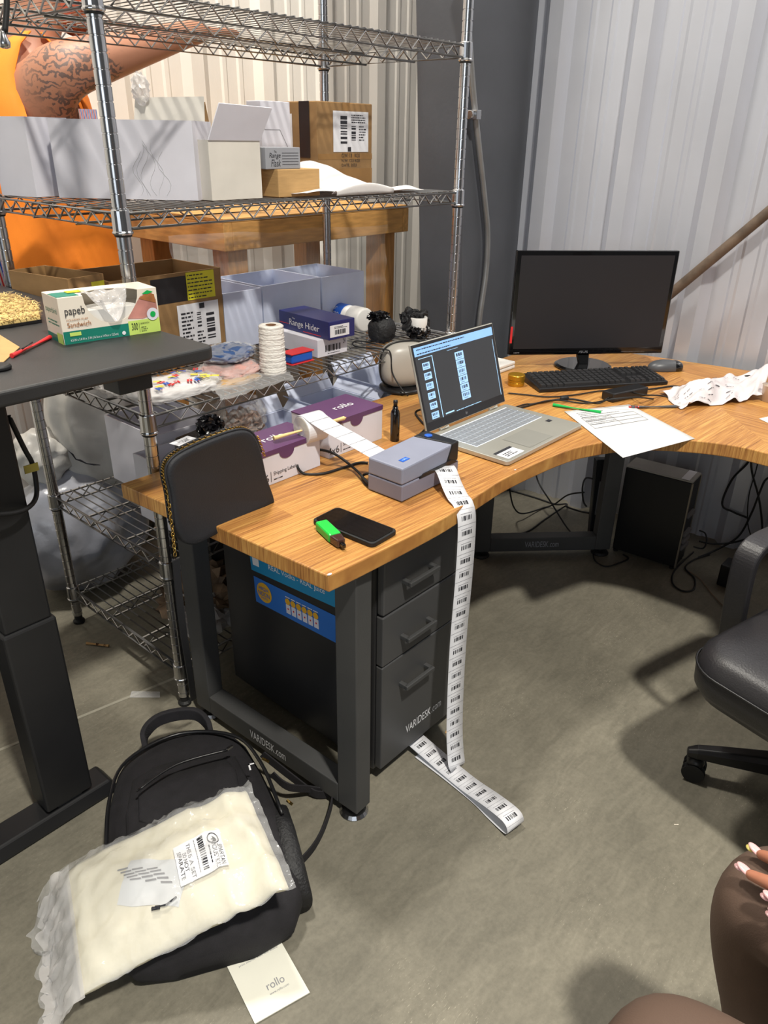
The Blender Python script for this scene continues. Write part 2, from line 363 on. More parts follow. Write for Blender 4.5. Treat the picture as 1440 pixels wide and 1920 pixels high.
def smooth_path(pts, n=8, closed=False):
    pts = [V(p) for p in pts]; out = []; m = len(pts)
    for i in range(m if closed else m-1):
        if closed: p0, p1, p2, p3 = pts[i-1], pts[i], pts[(i+1) % m], pts[(i+2) % m]
        else: p0, p1, p2, p3 = pts[max(i-1, 0)], pts[i], pts[i+1], pts[min(i+2, m-1)]
        for k in range(n):
            t = k/n; t2, t3 = t*t, t*t*t
            out.append(0.5*((2*p1)+(p2-p0)*t+(2*p0-5*p1+4*p2-p3)*t2+(3*p1-p0-3*p2+p3)*t3))
    if not closed: out.append(pts[-1])
    return out
def grid(bm, f, nu, nv, closed_u=False):
    vs = [[bm.verts.new(f(i/nu, j/nv)) for j in range(nv+1)] for i in range(nu if closed_u else nu+1)]
    m = nu
    for i in range(m):
        A, B = vs[i], vs[(i+1) % len(vs)]
        for j in range(nv): bm.faces.new([A[j], B[j], B[j+1], A[j+1]])
    return vs
def crumple(p, amp, sc, seed=0):
    q = V(p)*sc + V((seed*3.1, seed*1.7, seed*2.3))
    n = noise.noise_vector(q); m = noise.noise_vector(q*2.3)
    return V(p) + (n*0.7+m*0.3)*amp
def blob(bm, c, rad, sub=4, amp=0.0, sc=8, seed=0, flat=1.0, R=None, zmin=None, power=1.0):
    """crumpled rounded lump; power<1 gives a squarer pillow"""
    t = bmesh.new(); bmesh.ops.create_icosphere(t, subdivisions=sub, radius=1.0)
    c = V(c); mp = {}
    for v in t.verts:
        d = v.co.copy()
        d = V([math.copysign(abs(k)**power, k) for k in d])
        ridg = 1-abs(noise.noise(d*sc*0.35+V((seed, seed*2, 1))))*2
        p = V((d.x*rad[0], d.y*rad[1], d.z*rad[2]))
        if amp: p = p + v.co*(ridg-0.6)*amp + noise.noise_vector(d*sc+V((seed, 3, seed)))*amp*0.6
        if R is not None: p = R @ p
        p += c
        if zmin is not None and p.z < zmin: p.z = zmin
        mp[v.index] = bm.verts.new(p)
    for f in t.faces: bm.faces.new([mp[v.index] for v in f.verts])
    t.free()
def Rz(a): return Matrix.Rotation(a, 3, 'Z')

def root_of(o):
    while o.parent: o = o.parent
    return o
ROOTM = {}
def thing(name, label, cat, loc=(0, 0, 0), rz=0.0, group=None):
    o = bpy.data.objects.new(name, None); COL.objects.link(o)
    o.location = loc; o.rotation_euler = (0, 0, rz); o.empty_display_size = 0.05
    o['label'] = label; o['category'] = cat
    if group: o['group'] = group
    ROOTM[o.name] = Matrix.Translation(V(loc)) @ Matrix.Rotation(rz, 4, 'Z')
    return o
def obj(name, bm, m, parent=None, ringsharp=False, bevel=0.0, smooth=False, seg=2, world=True, label=None, solid=0.0, kind=None, sub=0):
    """link bm as ONE mesh object; coordinates are world coordinates unless world=False"""
    if parent is not None and world:
        bm.transform(ROOTM[root_of(parent).name].inverted())
    bmesh.ops.recalc_face_normals(bm, faces=bm.faces)
    if ringsharp:
        for e in bm.edges: e.smooth = abs(e.verts[0].co.z-e.verts[1].co.z) > 1e-5
    me = bpy.data.meshes.new(name); bm.to_mesh(me); bm.free()
    o = bpy.data.objects.new(name, me); COL.objects.link(o)
    me.materials.append(M[m] if isinstance(m, str) else m)
    if parent is not None: o.parent = parent
    if smooth:
        for p in me.polygons: p.use_smooth = True
    if solid:
        s = o.modifiers.new('Solid', 'SOLIDIFY'); s.thickness = solid; s.offset = 0
    if sub:
        s = o.modifiers.new('Sub', 'SUBSURF'); s.levels = sub; s.render_levels = sub
    if bevel > 0:
        b = o.modifiers.new('Bevel', 'BEVEL'); b.width = bevel; b.segments = seg; b.limit_method = 'ANGLE'; b.angle_limit = math.radians(40)
    if label: o['label'] = label
    if kind: o['kind'] = kind
    return o
def single(name, bm, m, label, cat, group=None, **k):
    """a thing that is one mesh, its origin at the mesh's base centre"""
    lo = V((min(v.co.x for v in bm.verts), min(v.co.y for v in bm.verts), min(v.co.z for v in bm.verts)))
    hi = V((max(v.co.x for v in bm.verts), max(v.co.y for v in bm.verts), max(v.co.z for v in bm.verts)))
    c = V(((lo.x+hi.x)/2, (lo.y+hi.y)/2, lo.z))
    bmesh.ops.translate(bm, verts=bm.verts, vec=-c)
    o = obj(name, bm, m, **k); o.location = c
    ROOTM[o.name] = Matrix.Translation(c)
    o['label'] = label; o['category'] = cat
    if group: o['group'] = group
    return o
def struct(name, bm, m, **k):
    o = obj(name, bm, m, **k); o['kind'] = 'structure'; return o
def copy_tree(o, parent=None):
    c = o.copy(); COL.objects.link(c)
    if parent is not None: c.parent = parent
    if o.name in ROOTM: ROOTM[c.name] = ROOTM[o.name]
    for ch in list(o.children): copy_tree(ch, c)
    return c

# ------------------------------------------------------------------ print on surfaces
class Plane:
    """maps (u, v) metres to a surface point; origin o, axes ex, ey, lifted by h along the normal"""
    def __init__(s, o, ex, ey, h=0.0006):
        s.o = V(o); s.ex = V(ex).normalized(); s.ey = V(ey).normalized()
        s.ey = (s.ey - s.ex*s.ey.dot(s.ex)).normalized()
        s.n = s.ex.cross(s.ey).normalized(); s.h = h
    def __call__(s, u, v, k=1.0): return s.o + s.ex*u + s.ey*v + s.n*(s.h*k)
def rect(bm, F, u0, v0, u1, v1, k=1.0, n=1):
    for i in range(n):
        a = v0+(v1-v0)*i/n; b = v0+(v1-v0)*(i+1)/n
        quad(bm, F(u0, a, k), F(u1, a, k), F(u1, b, k), F(u0, b, k))
def disc(bm, F, u, v, r, k=1.0, seg=24, ry=None):
    bm.faces.new([bm.verts.new(F(u+r*math.cos(2*PI*i/seg), v+(ry or r)*math.sin(2*PI*i/seg), k)) for i in range(seg)])
def bars(bm, F, u0, v0, u1, v1, k=2.0, seed=1, n=26, horiz=False, nv=1):
    rr = random.Random(seed); t = 0; x = []
    while t < n:
        b = rr.choice((1, 1, 2, 3)); g = rr.choice((1, 1, 2)); x.append((t, t+b)); t += b+g
    T = float(t)
    for a, b in x:
        if horiz: rect(bm, F, u0, v0+(v1-v0)*a/T, u1, v0+(v1-v0)*b/T, k)
        else: rect(bm, F, u0+(u1-u0)*a/T, v0, u0+(u1-u0)*b/T, v1, k, nv)
def scribble(bm, F, u0, v0, u1, v1, rows=4, k=2.0, seed=2, fill=0.45):
    """rows of tiny unreadable print"""
    rr = random.Random(seed); h = (v1-v0)/rows
    for r in range(rows):
        u = u0; e = u0+(u1-u0)*rr.uniform(0.6, 1.0)
        while u < e:
            wd = rr.uniform(0.3, 1.6)*h; rect(bm, F, u, v0+r*h+h*0.25, min(u+wd, e), v0+r*h+h*(0.25+fill), k); u += wd+0.3*h
_tc = {}
def text_geo(s):
    if s in _tc: return _tc[s]
    cu = bpy.data.curves.new('t', 'FONT'); cu.body = s; cu.size = 1.0; cu.resolution_u = 3
    o = bpy.data.objects.new('t', cu); COL.objects.link(o)
    dg = bpy.context.evaluated_depsgraph_get()
    me = bpy.data.meshes.new_from_object(o.evaluated_get(dg))
    vs = [(v.co.x, v.co.y) for v in me.vertices]; fs = [list(p.vertices) for p in me.polygons]
    bpy.data.objects.remove(o); bpy.data.curves.remove(cu); bpy.data.meshes.remove(me)
    x0 = min(v[0] for v in vs); x1 = max(v[0] for v in vs); y0 = min(v[1] for v in vs); y1 = max(v[1] for v in vs)
    vs = [((x-x0)/(x1-x0), (y-y0)/(y1-y0)) for x, y in vs]
    _tc[s] = (vs, fs); return _tc[s]
def text(bm, s, F, u0, v0, u1, v1, k=2.0, slant=0.0):
    """writing s fitted to the rectangle u0..u1, v0..v1"""
    vs, fs = text_geo(s)
    q = [bm.verts.new(F(u0+(u1-u0)*x+slant*y*(v1-v0), v0+(v1-v0)*y, k)) for x, y in vs]
    for f in fs:
        try: bm.faces.new([q[i] for i in f])
        except ValueError: pass

# ------------------------------------------------------------------ bodies
def skin_mesh(verts, edges, radii, root=0, sub=2):
    me = bpy.data.meshes.new('s'); me.from_pydata([tuple(v) for v in verts], edges, [])
    o = bpy.data.objects.new('s', me); COL.objects.link(o)
    o.modifiers.new('k', 'SKIN'); sd = me.skin_vertices[0].data
    for i, r in enumerate(radii):
        sd[i].radius = r if isinstance(r, tuple) else (r, r); sd[i].use_root = (i == root)
    s = o.modifiers.new('u', 'SUBSURF'); s.levels = sub
    dg = bpy.context.evaluated_depsgraph_get(); dg.update()
    m2 = bpy.data.meshes.new_from_object(o.evaluated_get(dg))
    bm = bmesh.new(); bm.from_mesh(m2)
    bpy.data.objects.remove(o); bpy.data.meshes.remove(m2)
    return bm
def loft(bm, rings, cap=True):
    R = [[bm.verts.new(V(p)) for p in r] for r in rings]; n = len(R[0])
    for A, B in zip(R, R[1:]):
        for j in range(n): bm.faces.new([A[j], A[(j+1) % n], B[(j+1) % n], B[j]])
    if cap: bm.faces.new(R[0][::-1]); bm.faces.new(R[-1])
def ring(c, a, b, n=24, rot=0.0, sq=1.0):
    c = V(c); o = []
    for i in range(n):
        t = 2*PI*i/n; x = math.copysign(abs(math.cos(t))**sq, math.cos(t))*a; y = math.copysign(abs(math.sin(t))**sq, math.sin(t))*b
        o.append(c + V((x*math.cos(rot)-y*math.sin(rot), x*math.sin(rot)+y*math.cos(rot), 0)))
    return o

# ================================================================== the setting
bm = BM(); quad(bm, (-6, -5, 0), (9, -5, 0), (9, 9, 0), (-6, 9, 0)); struct('floor', bm, 'concrete')
# steel wall panels, ribbed
WA = math.radians(8)
WU = V((math.sin(WA), -math.cos(WA), 0)); WN = V((-math.cos(WA), -math.sin(WA), 0))   # along wall, into room
WP = V((2.93, 1.545, 0))
def on_wall(s, z, d=0): return WP + WU*s + WN*d + V((0, 0, z))
def ribbed(bm, P, s0, s1, z0, z1, pitch, phase, depth=0.046):
    """profile: a tall trapezoid rib every pitch, two low ribs between"""
    prof = []
    k = math.floor((s0-phase)/pitch)-1
    while phase+k*pitch < s1+pitch:
        b = phase+k*pitch
        for ds, d in ((-.058, 0), (-.026, depth), (.026, depth), (.058, 0), (.112, 0), (.120, .006), (.136, .006), (.144, 0), (.187, 0), (.195, .006), (.211, .006), (.219, 0)):
            prof.append((b+ds*pitch/0.325, d))
        k += 1
    prof = sorted(p for p in prof if s0 <= p[0] <= s1)
    for (a, da), (b, db) in zip(prof, prof[1:]):
        quad(bm, P(a, z0, da), P(b, z0, db), P(b, z1, db), P(a, z1, da))
bm = BM(); ribbed(bm, on_wall, -0.40, 5.5, 0, 6.5, 0.328, -0.196+0.03); struct('wall_right', bm, 'wall_grey')
bm = BM(); quad(bm, on_wall(-.40, 0), on_wall(-.40, 6.5), on_wall(-.40, 6.5, -1.3), on_wall(-.40, 0, -1.3)); struct('wall_return', bm, 'wall_grey')
BU = V((math.cos(WA*0.0), 0, 0)); 
def on_back(s, z, d=0): return V((s, 3.15 - d, z))
bm = BM(); ribbed(bm, on_back, -6, 4.3, 0, 6.5, 0.40, 3.52-0.8-0.02, 0.024); struct('wall_back', bm, 'wall_beige')
bm = BM(); quad(bm, (-6, -5, 6.6), (9, -5, 6.6), (9, 9, 6.6), (-6, 9, 6.6))
# a slab of roof insulation high above, seen only in reflections
struct('ceiling', bm, mat('roof_insulation', (170,170,170), 0.9))
# tapered frame column standing against the right wall
t = thing('steel_column', 'dark grey tapered steel column standing between cream wall and grey ribbed wall', 'column', (2.7, 1.9, 0))
def xin(z): return 2.592 - 0.080*z
def xw(y): return WP.x - (y-WP.y)*math.tan(WA) - 0.05*0
bm = BM()
Y0, Y1 = 1.80, 2.02
hexa(bm, [(xin(0), Y0, 0), (xw(Y0)+.01, Y0, 0), (xw(Y1)+.01, Y1, 0), (xin(0), Y1, 0)], [(xin(6), Y0, 6), (xw(Y0)+.01, Y0, 6), (xw(Y1)+.01, Y1, 6), (xin(6), Y1, 6)])
obj('shaft', bm, 'column', t, bevel=0.004)
bm = BM(); box(bm, (2.56, 1.77, 0), (2.92, 2.05, 0.02)); obj('base_plate', bm, 'column', t)
# diagonal brace
a = at_plane(1440, 398, on_wall(0, 0, 0.10), WN); b = at_plane(1255, 553, on_wall(0, 0, 0.10), WN); d = (a-b)
bm = BM(); pp = [b - d*0.75 + (a+d*2.2-(b-d*0.75))*i/12 for i in range(13)]
tube(bm, pp, 0.0185, 14)
single('brace_pipe', bm, 'pipe', 'rusty brown round brace pipe running diagonally up the grey ribbed wall', 'pipe', smooth=True)
# conduit leaning by the column
pts = [at_y(872, -60, 1.775), at_y(879, 60, 1.775), at_y(886, 160, 1.775), at_y(897, 270, 1.775), at_y(908, 370, 1.775), at_y(914, 440, 1.775), at_y(911, 510, 1.775), at_y(900, 590, 1.775), at_y(896, 640, 1.775), at_y(890, 760, 1.775)]
t = thing('electrical_conduit', 'thin grey metal conduit bending down the front of the dark column', 'conduit', (pts[-1].x, 1.775, 0))
bm = BM(); tube(bm, smooth_path(pts, 6), 0.0115, 12); obj('pipe', bm, 'conduit', t, smooth=True)
c = at_y(889, 215, 1.765)
bm = BM(); lathe(bm, c+V((-.028, 0, 0)), [(.014, 0), (.014, .022), (.009, .024), (.009, .05), (.006, .052), (.006, .066)], 14, (1, 0, 0)); box(bm, c+V((-.012, -.02, -.015)), c+V((.016, .02, .015)))
obj('clamp', bm, 'chrome', t, bevel=0.002, label='clear silver beam clamp')

# ================================================================== chrome wire rack
FLX, FRX, FY, BY = 0.923, 2.142, 1.573, 2.185
rack = thing('wire_shelving_unit', 'tall chrome wire shelving rack with five shelves behind the wooden desk', 'shelving', (1.53, 1.88, 0))
POSTS = [(FLX, FY), (FRX, FY), (FRX, BY), (FLX, BY)]
for (x, y) in POSTS:
    bm = BM(); prof = [(0.012, 0.0), (0.012, 0.03), (0.0155, 0.031)]
    z = 0.045
    while z < 2.3:
        prof += [(0.0158, z), (0.0142, z+0.0006), (0.0142, z+0.0028), (0.0158, z+0.0034)]; z += 0.0285
    lathe(bm, (x, y, 0), prof, 20); p = obj('post', bm, 'chrome', rack, ringsharp=True, smooth=True)
    bm = BM(); lathe(bm, (x, y, 0.0), [(0.019, 0), (0.019, 0.008), (0.013, 0.014), (0.013, 0.03)], 16); obj('foot', bm, 'rubber', p)
LEV = [0.135, 0.475, 0.885, 1.345, 1.752]
def rail(bm, p0, p1, n, zz=True):
    p0, p1 = V(p0), V(p1); up = V((0, 0, 0.0)); dn = V((0, 0, -0.031))
    tube(bm, [p0, p1], 0.0038, 8); tube(bm, [p0+dn, p1+dn], 0.0036, 8)
    if zz:
        L = (p1-p0); pts = []
        for i in range(2*n+1):
            f = 0.02+0.96*i/(2*n); pts.append(p0 + L*f + (V((0, 0, -0.002)) if i % 2 else dn*0.93))
        tube(bm, pts, 0.0026, 6)
for z in LEV:
    bm = BM(); g = 0.014
    for y in (FY, BY): rail(bm, (FLX+g, y, z), (FRX-g, y, z), 21)
    for x in (FLX, FRX): rail(bm, (x, FY+g, z), (x, BY-g, z), 9)
    sh = obj('shelf_frame', bm, 'chrome_wire', rack, smooth=True)
    bm = BM(); n = 44
    for i in range(1, n):
        x = FLX+(FRX-FLX)*i/n; tube(bm, [(x, FY, z+0.004), (x, BY, z+0.004)], 0.0023, 6)
    obj('deck_wires', bm, 'chrome_wire', sh, smooth=True)
    bm = BM()
    for y in (FY+0.20, FY+0.41): rail(bm, (FLX, y, z-0.003), (FRX, y, z-0.003), 17)
    obj('support_truss', bm, 'chrome_wire', sh, smooth=True)
    for (x, y) in POSTS:
        bm = BM(); lathe(bm, (x, y, z-0.042), [(0.0195, 0), (0.0225, 0.003), (0.0225, 0.006), (0.0205, 0.008), (0.0195, 0.05), (0.017, 0.052)], 20); obj('collar', bm, 'chrome', sh, smooth=False, bevel=0.001)
        bm = BM(); lathe(bm, (x, y, z-0.046), [(0.0178, 0), (0.0188, 0.002), (0.0188, 0.005)], 20); obj('collar_ring', bm, 'rubber', sh, label='black plastic ring under collar')
# black cord hanging at the top left corner
bm = BM(); c0 = at_y(8, -60, 1.52); c1 = at_y(9, 60, 1.52)
t = thing('hanging_cord', 'short black cord with metal tip hanging at the top left in front of the rack', 'cord', c1)
tube(bm, smooth_path([c0, c0*0.5+c1*0.5+V((.004, 0, 0)), c1], 6), 0.005, 10); obj('cord', bm, 'rubber', t, smooth=True)
bm = BM(); e = at_y(9, 84, 1.52); lathe(bm, e, [(0.004, -0.006), (0.009, -.004), (0.010, 0.004), (0.006, 0.012), (0.005, 0.02)], 16); obj('tip', bm, 'chrome', t, smooth=True)

# ================================================================== pine workbench behind the rack
bx = thing('wooden_workbench', 'pine timber workbench frame standing behind the wire rack', 'workbench', (2.3, 2.6, 0))
bm = BM(); box(bm, (1.83, 2.36, 1.115), (2.80, 2.40, 1.215)); obj('front_beam', bm, 'pine', bx, bevel=0.003)
bm = BM(); box(bm, (1.79, 2.36, 1.115), (1.83, 3.0, 1.215)); obj('side_beam', bm, 'pine_y', bx, bevel=0.003)
bm = BM(); box(bm, (2.80, 2.36, 1.115), (2.84, 3.0, 1.215)); obj('side_beam', bm, 'pine_y', bx, bevel=0.003)
bm = BM(); box(bm, (1.79, 2.36, 1.216), (2.84, 3.00, 1.228)); obj('worktop', bm, 'pine', bx)
for x, y in ((1.832, 2.402), (2.70, 2.402), (1.832, 2.90), (2.70, 2.90)):
    bm = BM(); box(bm, (x, y, 0), (x+.095, y+.095, 1.214)); obj('leg', bm, 'pine_v', bx, bevel=0.004)

# ================================================================== main desk
TZ = 0.75
dl = [(222, 905), (613, 1079)]
DE = thing('corner_desk', 'large curved corner desk with butcher block wood top and charcoal steel leg frames', 'desk', (1.9, 1.2, 0))
front = [at_z(x, y, TZ) for x, y in ((616, 1080), (700, 1040), (835, 970), (900, 926), (960, 890), (1050, 850), (1110, 833), (1200, 822), (1300, 826), (1380, 836), (1440, 850))]
bl_ = at_z(222, 905, TZ); bl_.y = min(bl_.y, 1.552)
poly = [bl_] + smooth_path(front, 4) + [V((2.12, 0.2, 0)), V((2.10, -0.25, 0)), V((2.98, -0.25, 0)), V((2.95, .72, 0)), V((2.86, 1.25, 0)), V((2.62, 1.54, 0))]
poly = [(p[0], p[1]) for p in poly]
bm = BM(); prism(bm, poly, TZ-0.038, TZ)
top = obj('desk_top', bm, 'wood', DE, bevel=0.003)
for (x, y, s) in ((618, 1077, .006), (966, 881, .004)):
    bm = BM(); c = at_z(x, y, TZ+.0006); disc(bm, Plane(c, (1, .1, 0), (0, 1, 0)), 0, 0, s, 1, 6, s*.6)
    obj('chip', bm, 'white_card', top, label='small pale chip in the edge')
def frame_leg(p0, p1, w=0.055, h=TZ-0.04, dep=0.05, logo_side=1):
    """rectangular steel hoop from floor point p0 to p1"""
    p0, p1 = V((p0[0], p0[1], 0)), V((p1[0], p1[1], 0)); L = (p1-p0).length; ex = (p1-p0)/L; nn = V((0, 0, 1)).cross(ex)
    R = Matrix((ex, nn, V((0, 0, 1)))).transposed()
    def part(nm, lo, hi):
        b = BM(); box(b, lo, hi); b.transform(Matrix.Translation(p0) @ R.to_4x4()); return obj(nm, b, 'grey_metal', DE, bevel=0.003)
    z0 = 0.028
    part('leg', (0, -dep/2, z0), (w, dep/2, h)); part('leg', (L-w, -dep/2, z0), (L, dep/2, h))
    bar = part('bottom_rail', (w, -dep/2, z0), (L-w, dep/2, z0+0.06)); part('top_rail', (w, -dep/2, h-0.05), (L-w, dep/2, h))
    for u in (w/2, L-w/2):
        b = BM(); lathe(b, p0+ex*u, [(0.034, 0), (0.036, 0.004), (0.030, 0.012), (0.008, 0.014), (0.008, z0)], 20); obj('foot_disc', b, 'chrome' if logo_side > 0 else 'rubber', DE, smooth=False)
    # maker's name on the rail
    if logo_side:
        c = p0+ex*(L*0.5)-nn*(dep/2); F = Plane(c, ex, (0, 0, 1), 0.0008)
        if F.n.dot(-nn) < 0: F = Plane(c, -ex, (0, 0, 1), 0.0008)
        b = BM(); text(b, 'VARIDESK', F, -.075, z0+.018, .02, z0+.044, 1); text(b, '.com', F, .023, z0+.018, .062, z0+.036, 1)
        obj('lettering', b, 'white_ink' if logo_side > 0 else 'grey_ink', bar)
frame_leg((0.951, 1.515), (0.972, 0.900), w=0.062, logo_side=1)
frame_leg((2.222, 1.462), (2.615, 1.075), w=0.062, logo_side=-1)
frame_leg((2.25, -0.15), (2.85, -0.15), w=0.062, logo_side=0)

# file cabinet under the desk
fc = thing('file_cabinet', 'charcoal three drawer file cabinet with bar handles under the left arm of the desk', 'cabinet', (1.3, 1.24, 0))
CX0, CX1, CY0, CY1, CZ0, CZ1 = 1.075, 1.42, 0.962, 1.53, 0.035, 0.675
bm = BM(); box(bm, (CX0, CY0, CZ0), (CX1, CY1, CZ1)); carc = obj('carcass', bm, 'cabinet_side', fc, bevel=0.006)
zz = [CZ0+0.012, 0.372, 0.515, CZ1-0.004]
for k in range(3):
    bm = BM(); box(bm, (CX0+.004, CY0-.022, zz[k]+.002), (CX1-.004, CY0-.001, zz[k+1]-.002)); d = obj('drawer', bm, 'cabinet', fc, bevel=0.006 if k == 2 else 0.003)
    hz = zz[k+1]-0.085; hx = (CX0+CX1)/2-.05
    bm = BM(); box(bm, (hx-.055, CY0-.050, hz-.006), (hx+.055, CY0-.040, hz+.006)); box(bm, (hx-.055, CY0-.045, hz-.006), (hx-.043, CY0-.02, hz+.006)); box(bm, (hx+.043, CY0-.045, hz-.006), (hx+.055, CY0-.02, hz+.006))
    obj('handle', bm, 'grey_metal', d, bevel=0.002)
    if k == 0:
        F = Plane((CX0+.10, CY0-.0225, CZ0+.07), (1, 0, 0), (0, 0, 1)); bm = BM(); text(bm, 'VARIDESK', F, 0, 0, .105, .026, 1); text(bm, '.com', F, .109, 0, .15, .018, 1); obj('lettering', bm, 'white_ink', d)
    else:
        bm = BM(); lathe(bm, (CX1-.06, CY0-.022, zz[k+1]-.035), [(.008, 0), (.007, .004)], 14, (0, -1, 0)); obj('lock', bm, 'rubber', d)
for x in (CX0+.05, CX1-.05):
    for y in (CY0+.05, CY1-.05):
        bm = BM(); lathe(bm, (x, y, 0), [(.018, 0), (.018, .03), (.008, .032), (.008, .036)], 14); obj('caster', bm, 'rubber', fc)
# two advertising strips stuck slightly crooked to the side (normal -X): u runs towards the viewer (-Y)
F = Plane((CX0, 1.375, 0.0), (0, -1, .07), (0, -.07, 1), 0.0008)
st = BM(); rect(st, F, 0, .459, .330, .565, 1); ban = obj('sticker', st, 'sky_blue', fc, label='sky blue drink advertisement strip')
b = BM(); text(b, "sun's up", F, .075, .508, .300, .556, 2); text(b, 'REAL Vodka - REAL Juice', F, .075, .480, .285, .499, 2)
rect(b, F, .01, .478, .036, .54, 2); obj('lettering', b, 'white_ink', ban)
F = Plane((CX0, 1.375, -0.118), (0, -1, .045), (0, -.045, 1), 0.0008)
st = BM(); rect(st, F, 0, .480, .335, .560, 1); ban = obj('sticker', st, 'banner_blue', fc, label='blue strip with yellow round badges and row of cans')
b = BM(); disc(b, F, .04, .522, .030, 2); pts = [(.335, .490)]+[(.335-.024*math.cos(t)*1.0, .524+.032*math.sin(t)) for t in [(-1.4+2.8*i/14) for i in range(15)]]+[(.335, .556)]
b.faces.new([b.verts.new(F(u, v, 2)) for u, v in pts]); 
for i in range(6): disc(b, F, .135+.021*i, .532, .0095, 3)
obj('badge', b, 'banner_yellow', ban)
b = BM(); text(b, 'HIGH', F, .021, .528, .059, .540, 4); text(b, 'NOON', F, .017, .511, .063, .524, 4); text(b, 'VODKA', F, .026, .503, .054, .508, 4); text(b, 'H', F, .318, .535, .330, .547, 4); text(b, 'N', F, .318, .517, .330, .529, 4)
obj('lettering', b, 'banner_blue', ban)
b = BM()
for i in range(6): rect(b, F, .1265+.021*i, .495, .1435+.021*i, .522, 2); rect(b, F, .1265+.021*i, .543, .1435+.021*i, .546, 2)
obj('can_picture', b, 'white_card', ban)
b = BM()
for i in range(6): disc(b, F, .135+.021*i, .510, .0028, 3, 8)
obj('fruit_picture', b, 'red', ban)

# ================================================================== things on the desk
def obox(name, label, cat, x0, x1, y0, y1, z0, z1, m, rz=0.0, group=None, th=0.004, inner=None, parts=True):
    """open carton: walls and floor with real thickness; rz turns it about its front left corner"""
    t = thing(name, label, cat, (x0, y0, z0), rz, group)
    W, D, Hh = x1-x0, y1-y0, z1-z0
    bm = BM()
    box(bm, (0, 0, 0), (W, D, th))
    box(bm, (0, 0, th), (W, th, Hh)); box(bm, (0, D-th, th), (W, D, Hh)); box(bm, (0, th, th), (th, D-th, Hh)); box(bm, (W-th, th, th), (W, D-th, Hh))
    obj('box_body', bm, m, t, world=False)
    return t
def flap(t, m, p, nm='flap', th=0.004, **k):
    """flap from 4 world points"""
    n = (V(p[1])-V(p[0])).cross(V(p[2])-V(p[0])).normalized()*th
    bm = BM(); slab(bm, p, n); return obj(nm, bm, m, t, **k)

# --- handbag
GY = 1.205
hb = thing('handbag', 'small black leather handbag with gold zip and chain strap standing on the desk corner', 'handbag', (0.9, GY+.04, TZ))
out = [at_y(x, y, GY) for x, y in ((341, 1010), (331, 985), (324, 930), (316, 890), (322, 868), (345, 849), (395, 826), (440, 810), (465, 808), (481, 820), (493, 850), (503, 895), (517, 938), (510, 947), (460, 975), (400, 1008), (372, 1022), (352, 1022))]
out = [p+V((0, 0, max(0, 0))) for p in out]
cen = sum(out, V((0, 0, 0)))/len(out)
op = smooth_path(out, 4, closed=True)
rings = []
for k, (dy, s) in enumerate(((0.0035, .86), (0.0, .95), (0.004, .988), (0.008, 1.0), (0.024, 1.0), (0.030, .988), (0.033, .95), (0.031, .86))):
    rings.append([cen + (p-cen)*s + V((0, dy, 0)) for p in op])
bm = BM(); loft(bm, rings); obj('bag_body', bm, 'leather', hb, smooth=True, bevel=0)
zp = smooth_path(out[1:11], 5)
bm = BM(); tube(bm, [p+(p-cen).normalized()*0.0008+V((0, .016, 0)) for p in zp], 0.0022, 6)
for p in zp[::1]:
    q = p+(p-cen).normalized()*0.004+V((0, .016, 0)); box(bm, q-V((.0012, .0032, .0012)), q+V((.0012, .0032, .0012)))
obj('zip', bm, 'gold', hb, label='gold zip')
for s in (0.008, 0.024):
    bm = BM(); tube(bm, [p+(p-cen).normalized()*0.0015+V((0, s, 0)) for p in zp], 0.0028, 6); obj('piping', bm, 'leather', hb, smooth=True)
rg = at_y(319, 905, GY+.03)
bm = BM(); tube(bm, [rg+V((0.009*math.cos(t), 0, 0.009*math.sin(t))) for t in [2*PI*i/14 for i in range(14)]], 0.0016, 6, closed=True); ring0 = obj('ring', bm, 'chrome', hb, smooth=True)
def chain(pts, parent, r=0.0055, m='gold'):
    path = smooth_path(pts, 12); L = 0; last = path[0]; k = 0
    bm = BM()
    for p in path[1:]:
        if (p-last).length > r*1.15:
            d = (p-last).normalized(); a, b = frame_of(d); c = (p+last)/2
            if k % 2: a = b
            tube(bm, [c + d*(r*math.cos(t)) + a*(r*.62*math.sin(t)) for t in [2*PI*i/10 for i in range(10)]], r*0.22, 5, closed=True)
            last = p; k += 1
    return obj('chain', bm, m, parent, smooth=True)
chain([at_y(319, 915, GY+.02), at_y(318, 945, GY+.01), at_y(323, 990, GY+.01), at_y(329, 1046, GY+.01)], hb)
bm = BM(); s0 = [at_y(331, 1050, GY+.01), at_y(336, 1110, GY+.02), at_y(344, 1180, GY+.04), at_y(355, 1250, GY+.10), at_y(364, 1312, GY+.2)]
sp = smooth_path(s0, 6); 
for a, b in zip(sp, sp[1:]): hexa(bm, [a+V((-.008, 0, 0)), a+V((.008, 0, 0)), a+V((.008, .004, 0)), a+V((-.008, .004, 0))], [b+V((-.008, 0, 0)), b+V((.008, 0, 0)), b+V((.008, .004, 0)), b+V((-.008, .004, 0))])
obj('strap', bm, 'leather', hb)
chain([at_y(483, 818, GY+.05), at_y(490, 838, GY+.055), at_y(497, 858, GY+.055)], hb)

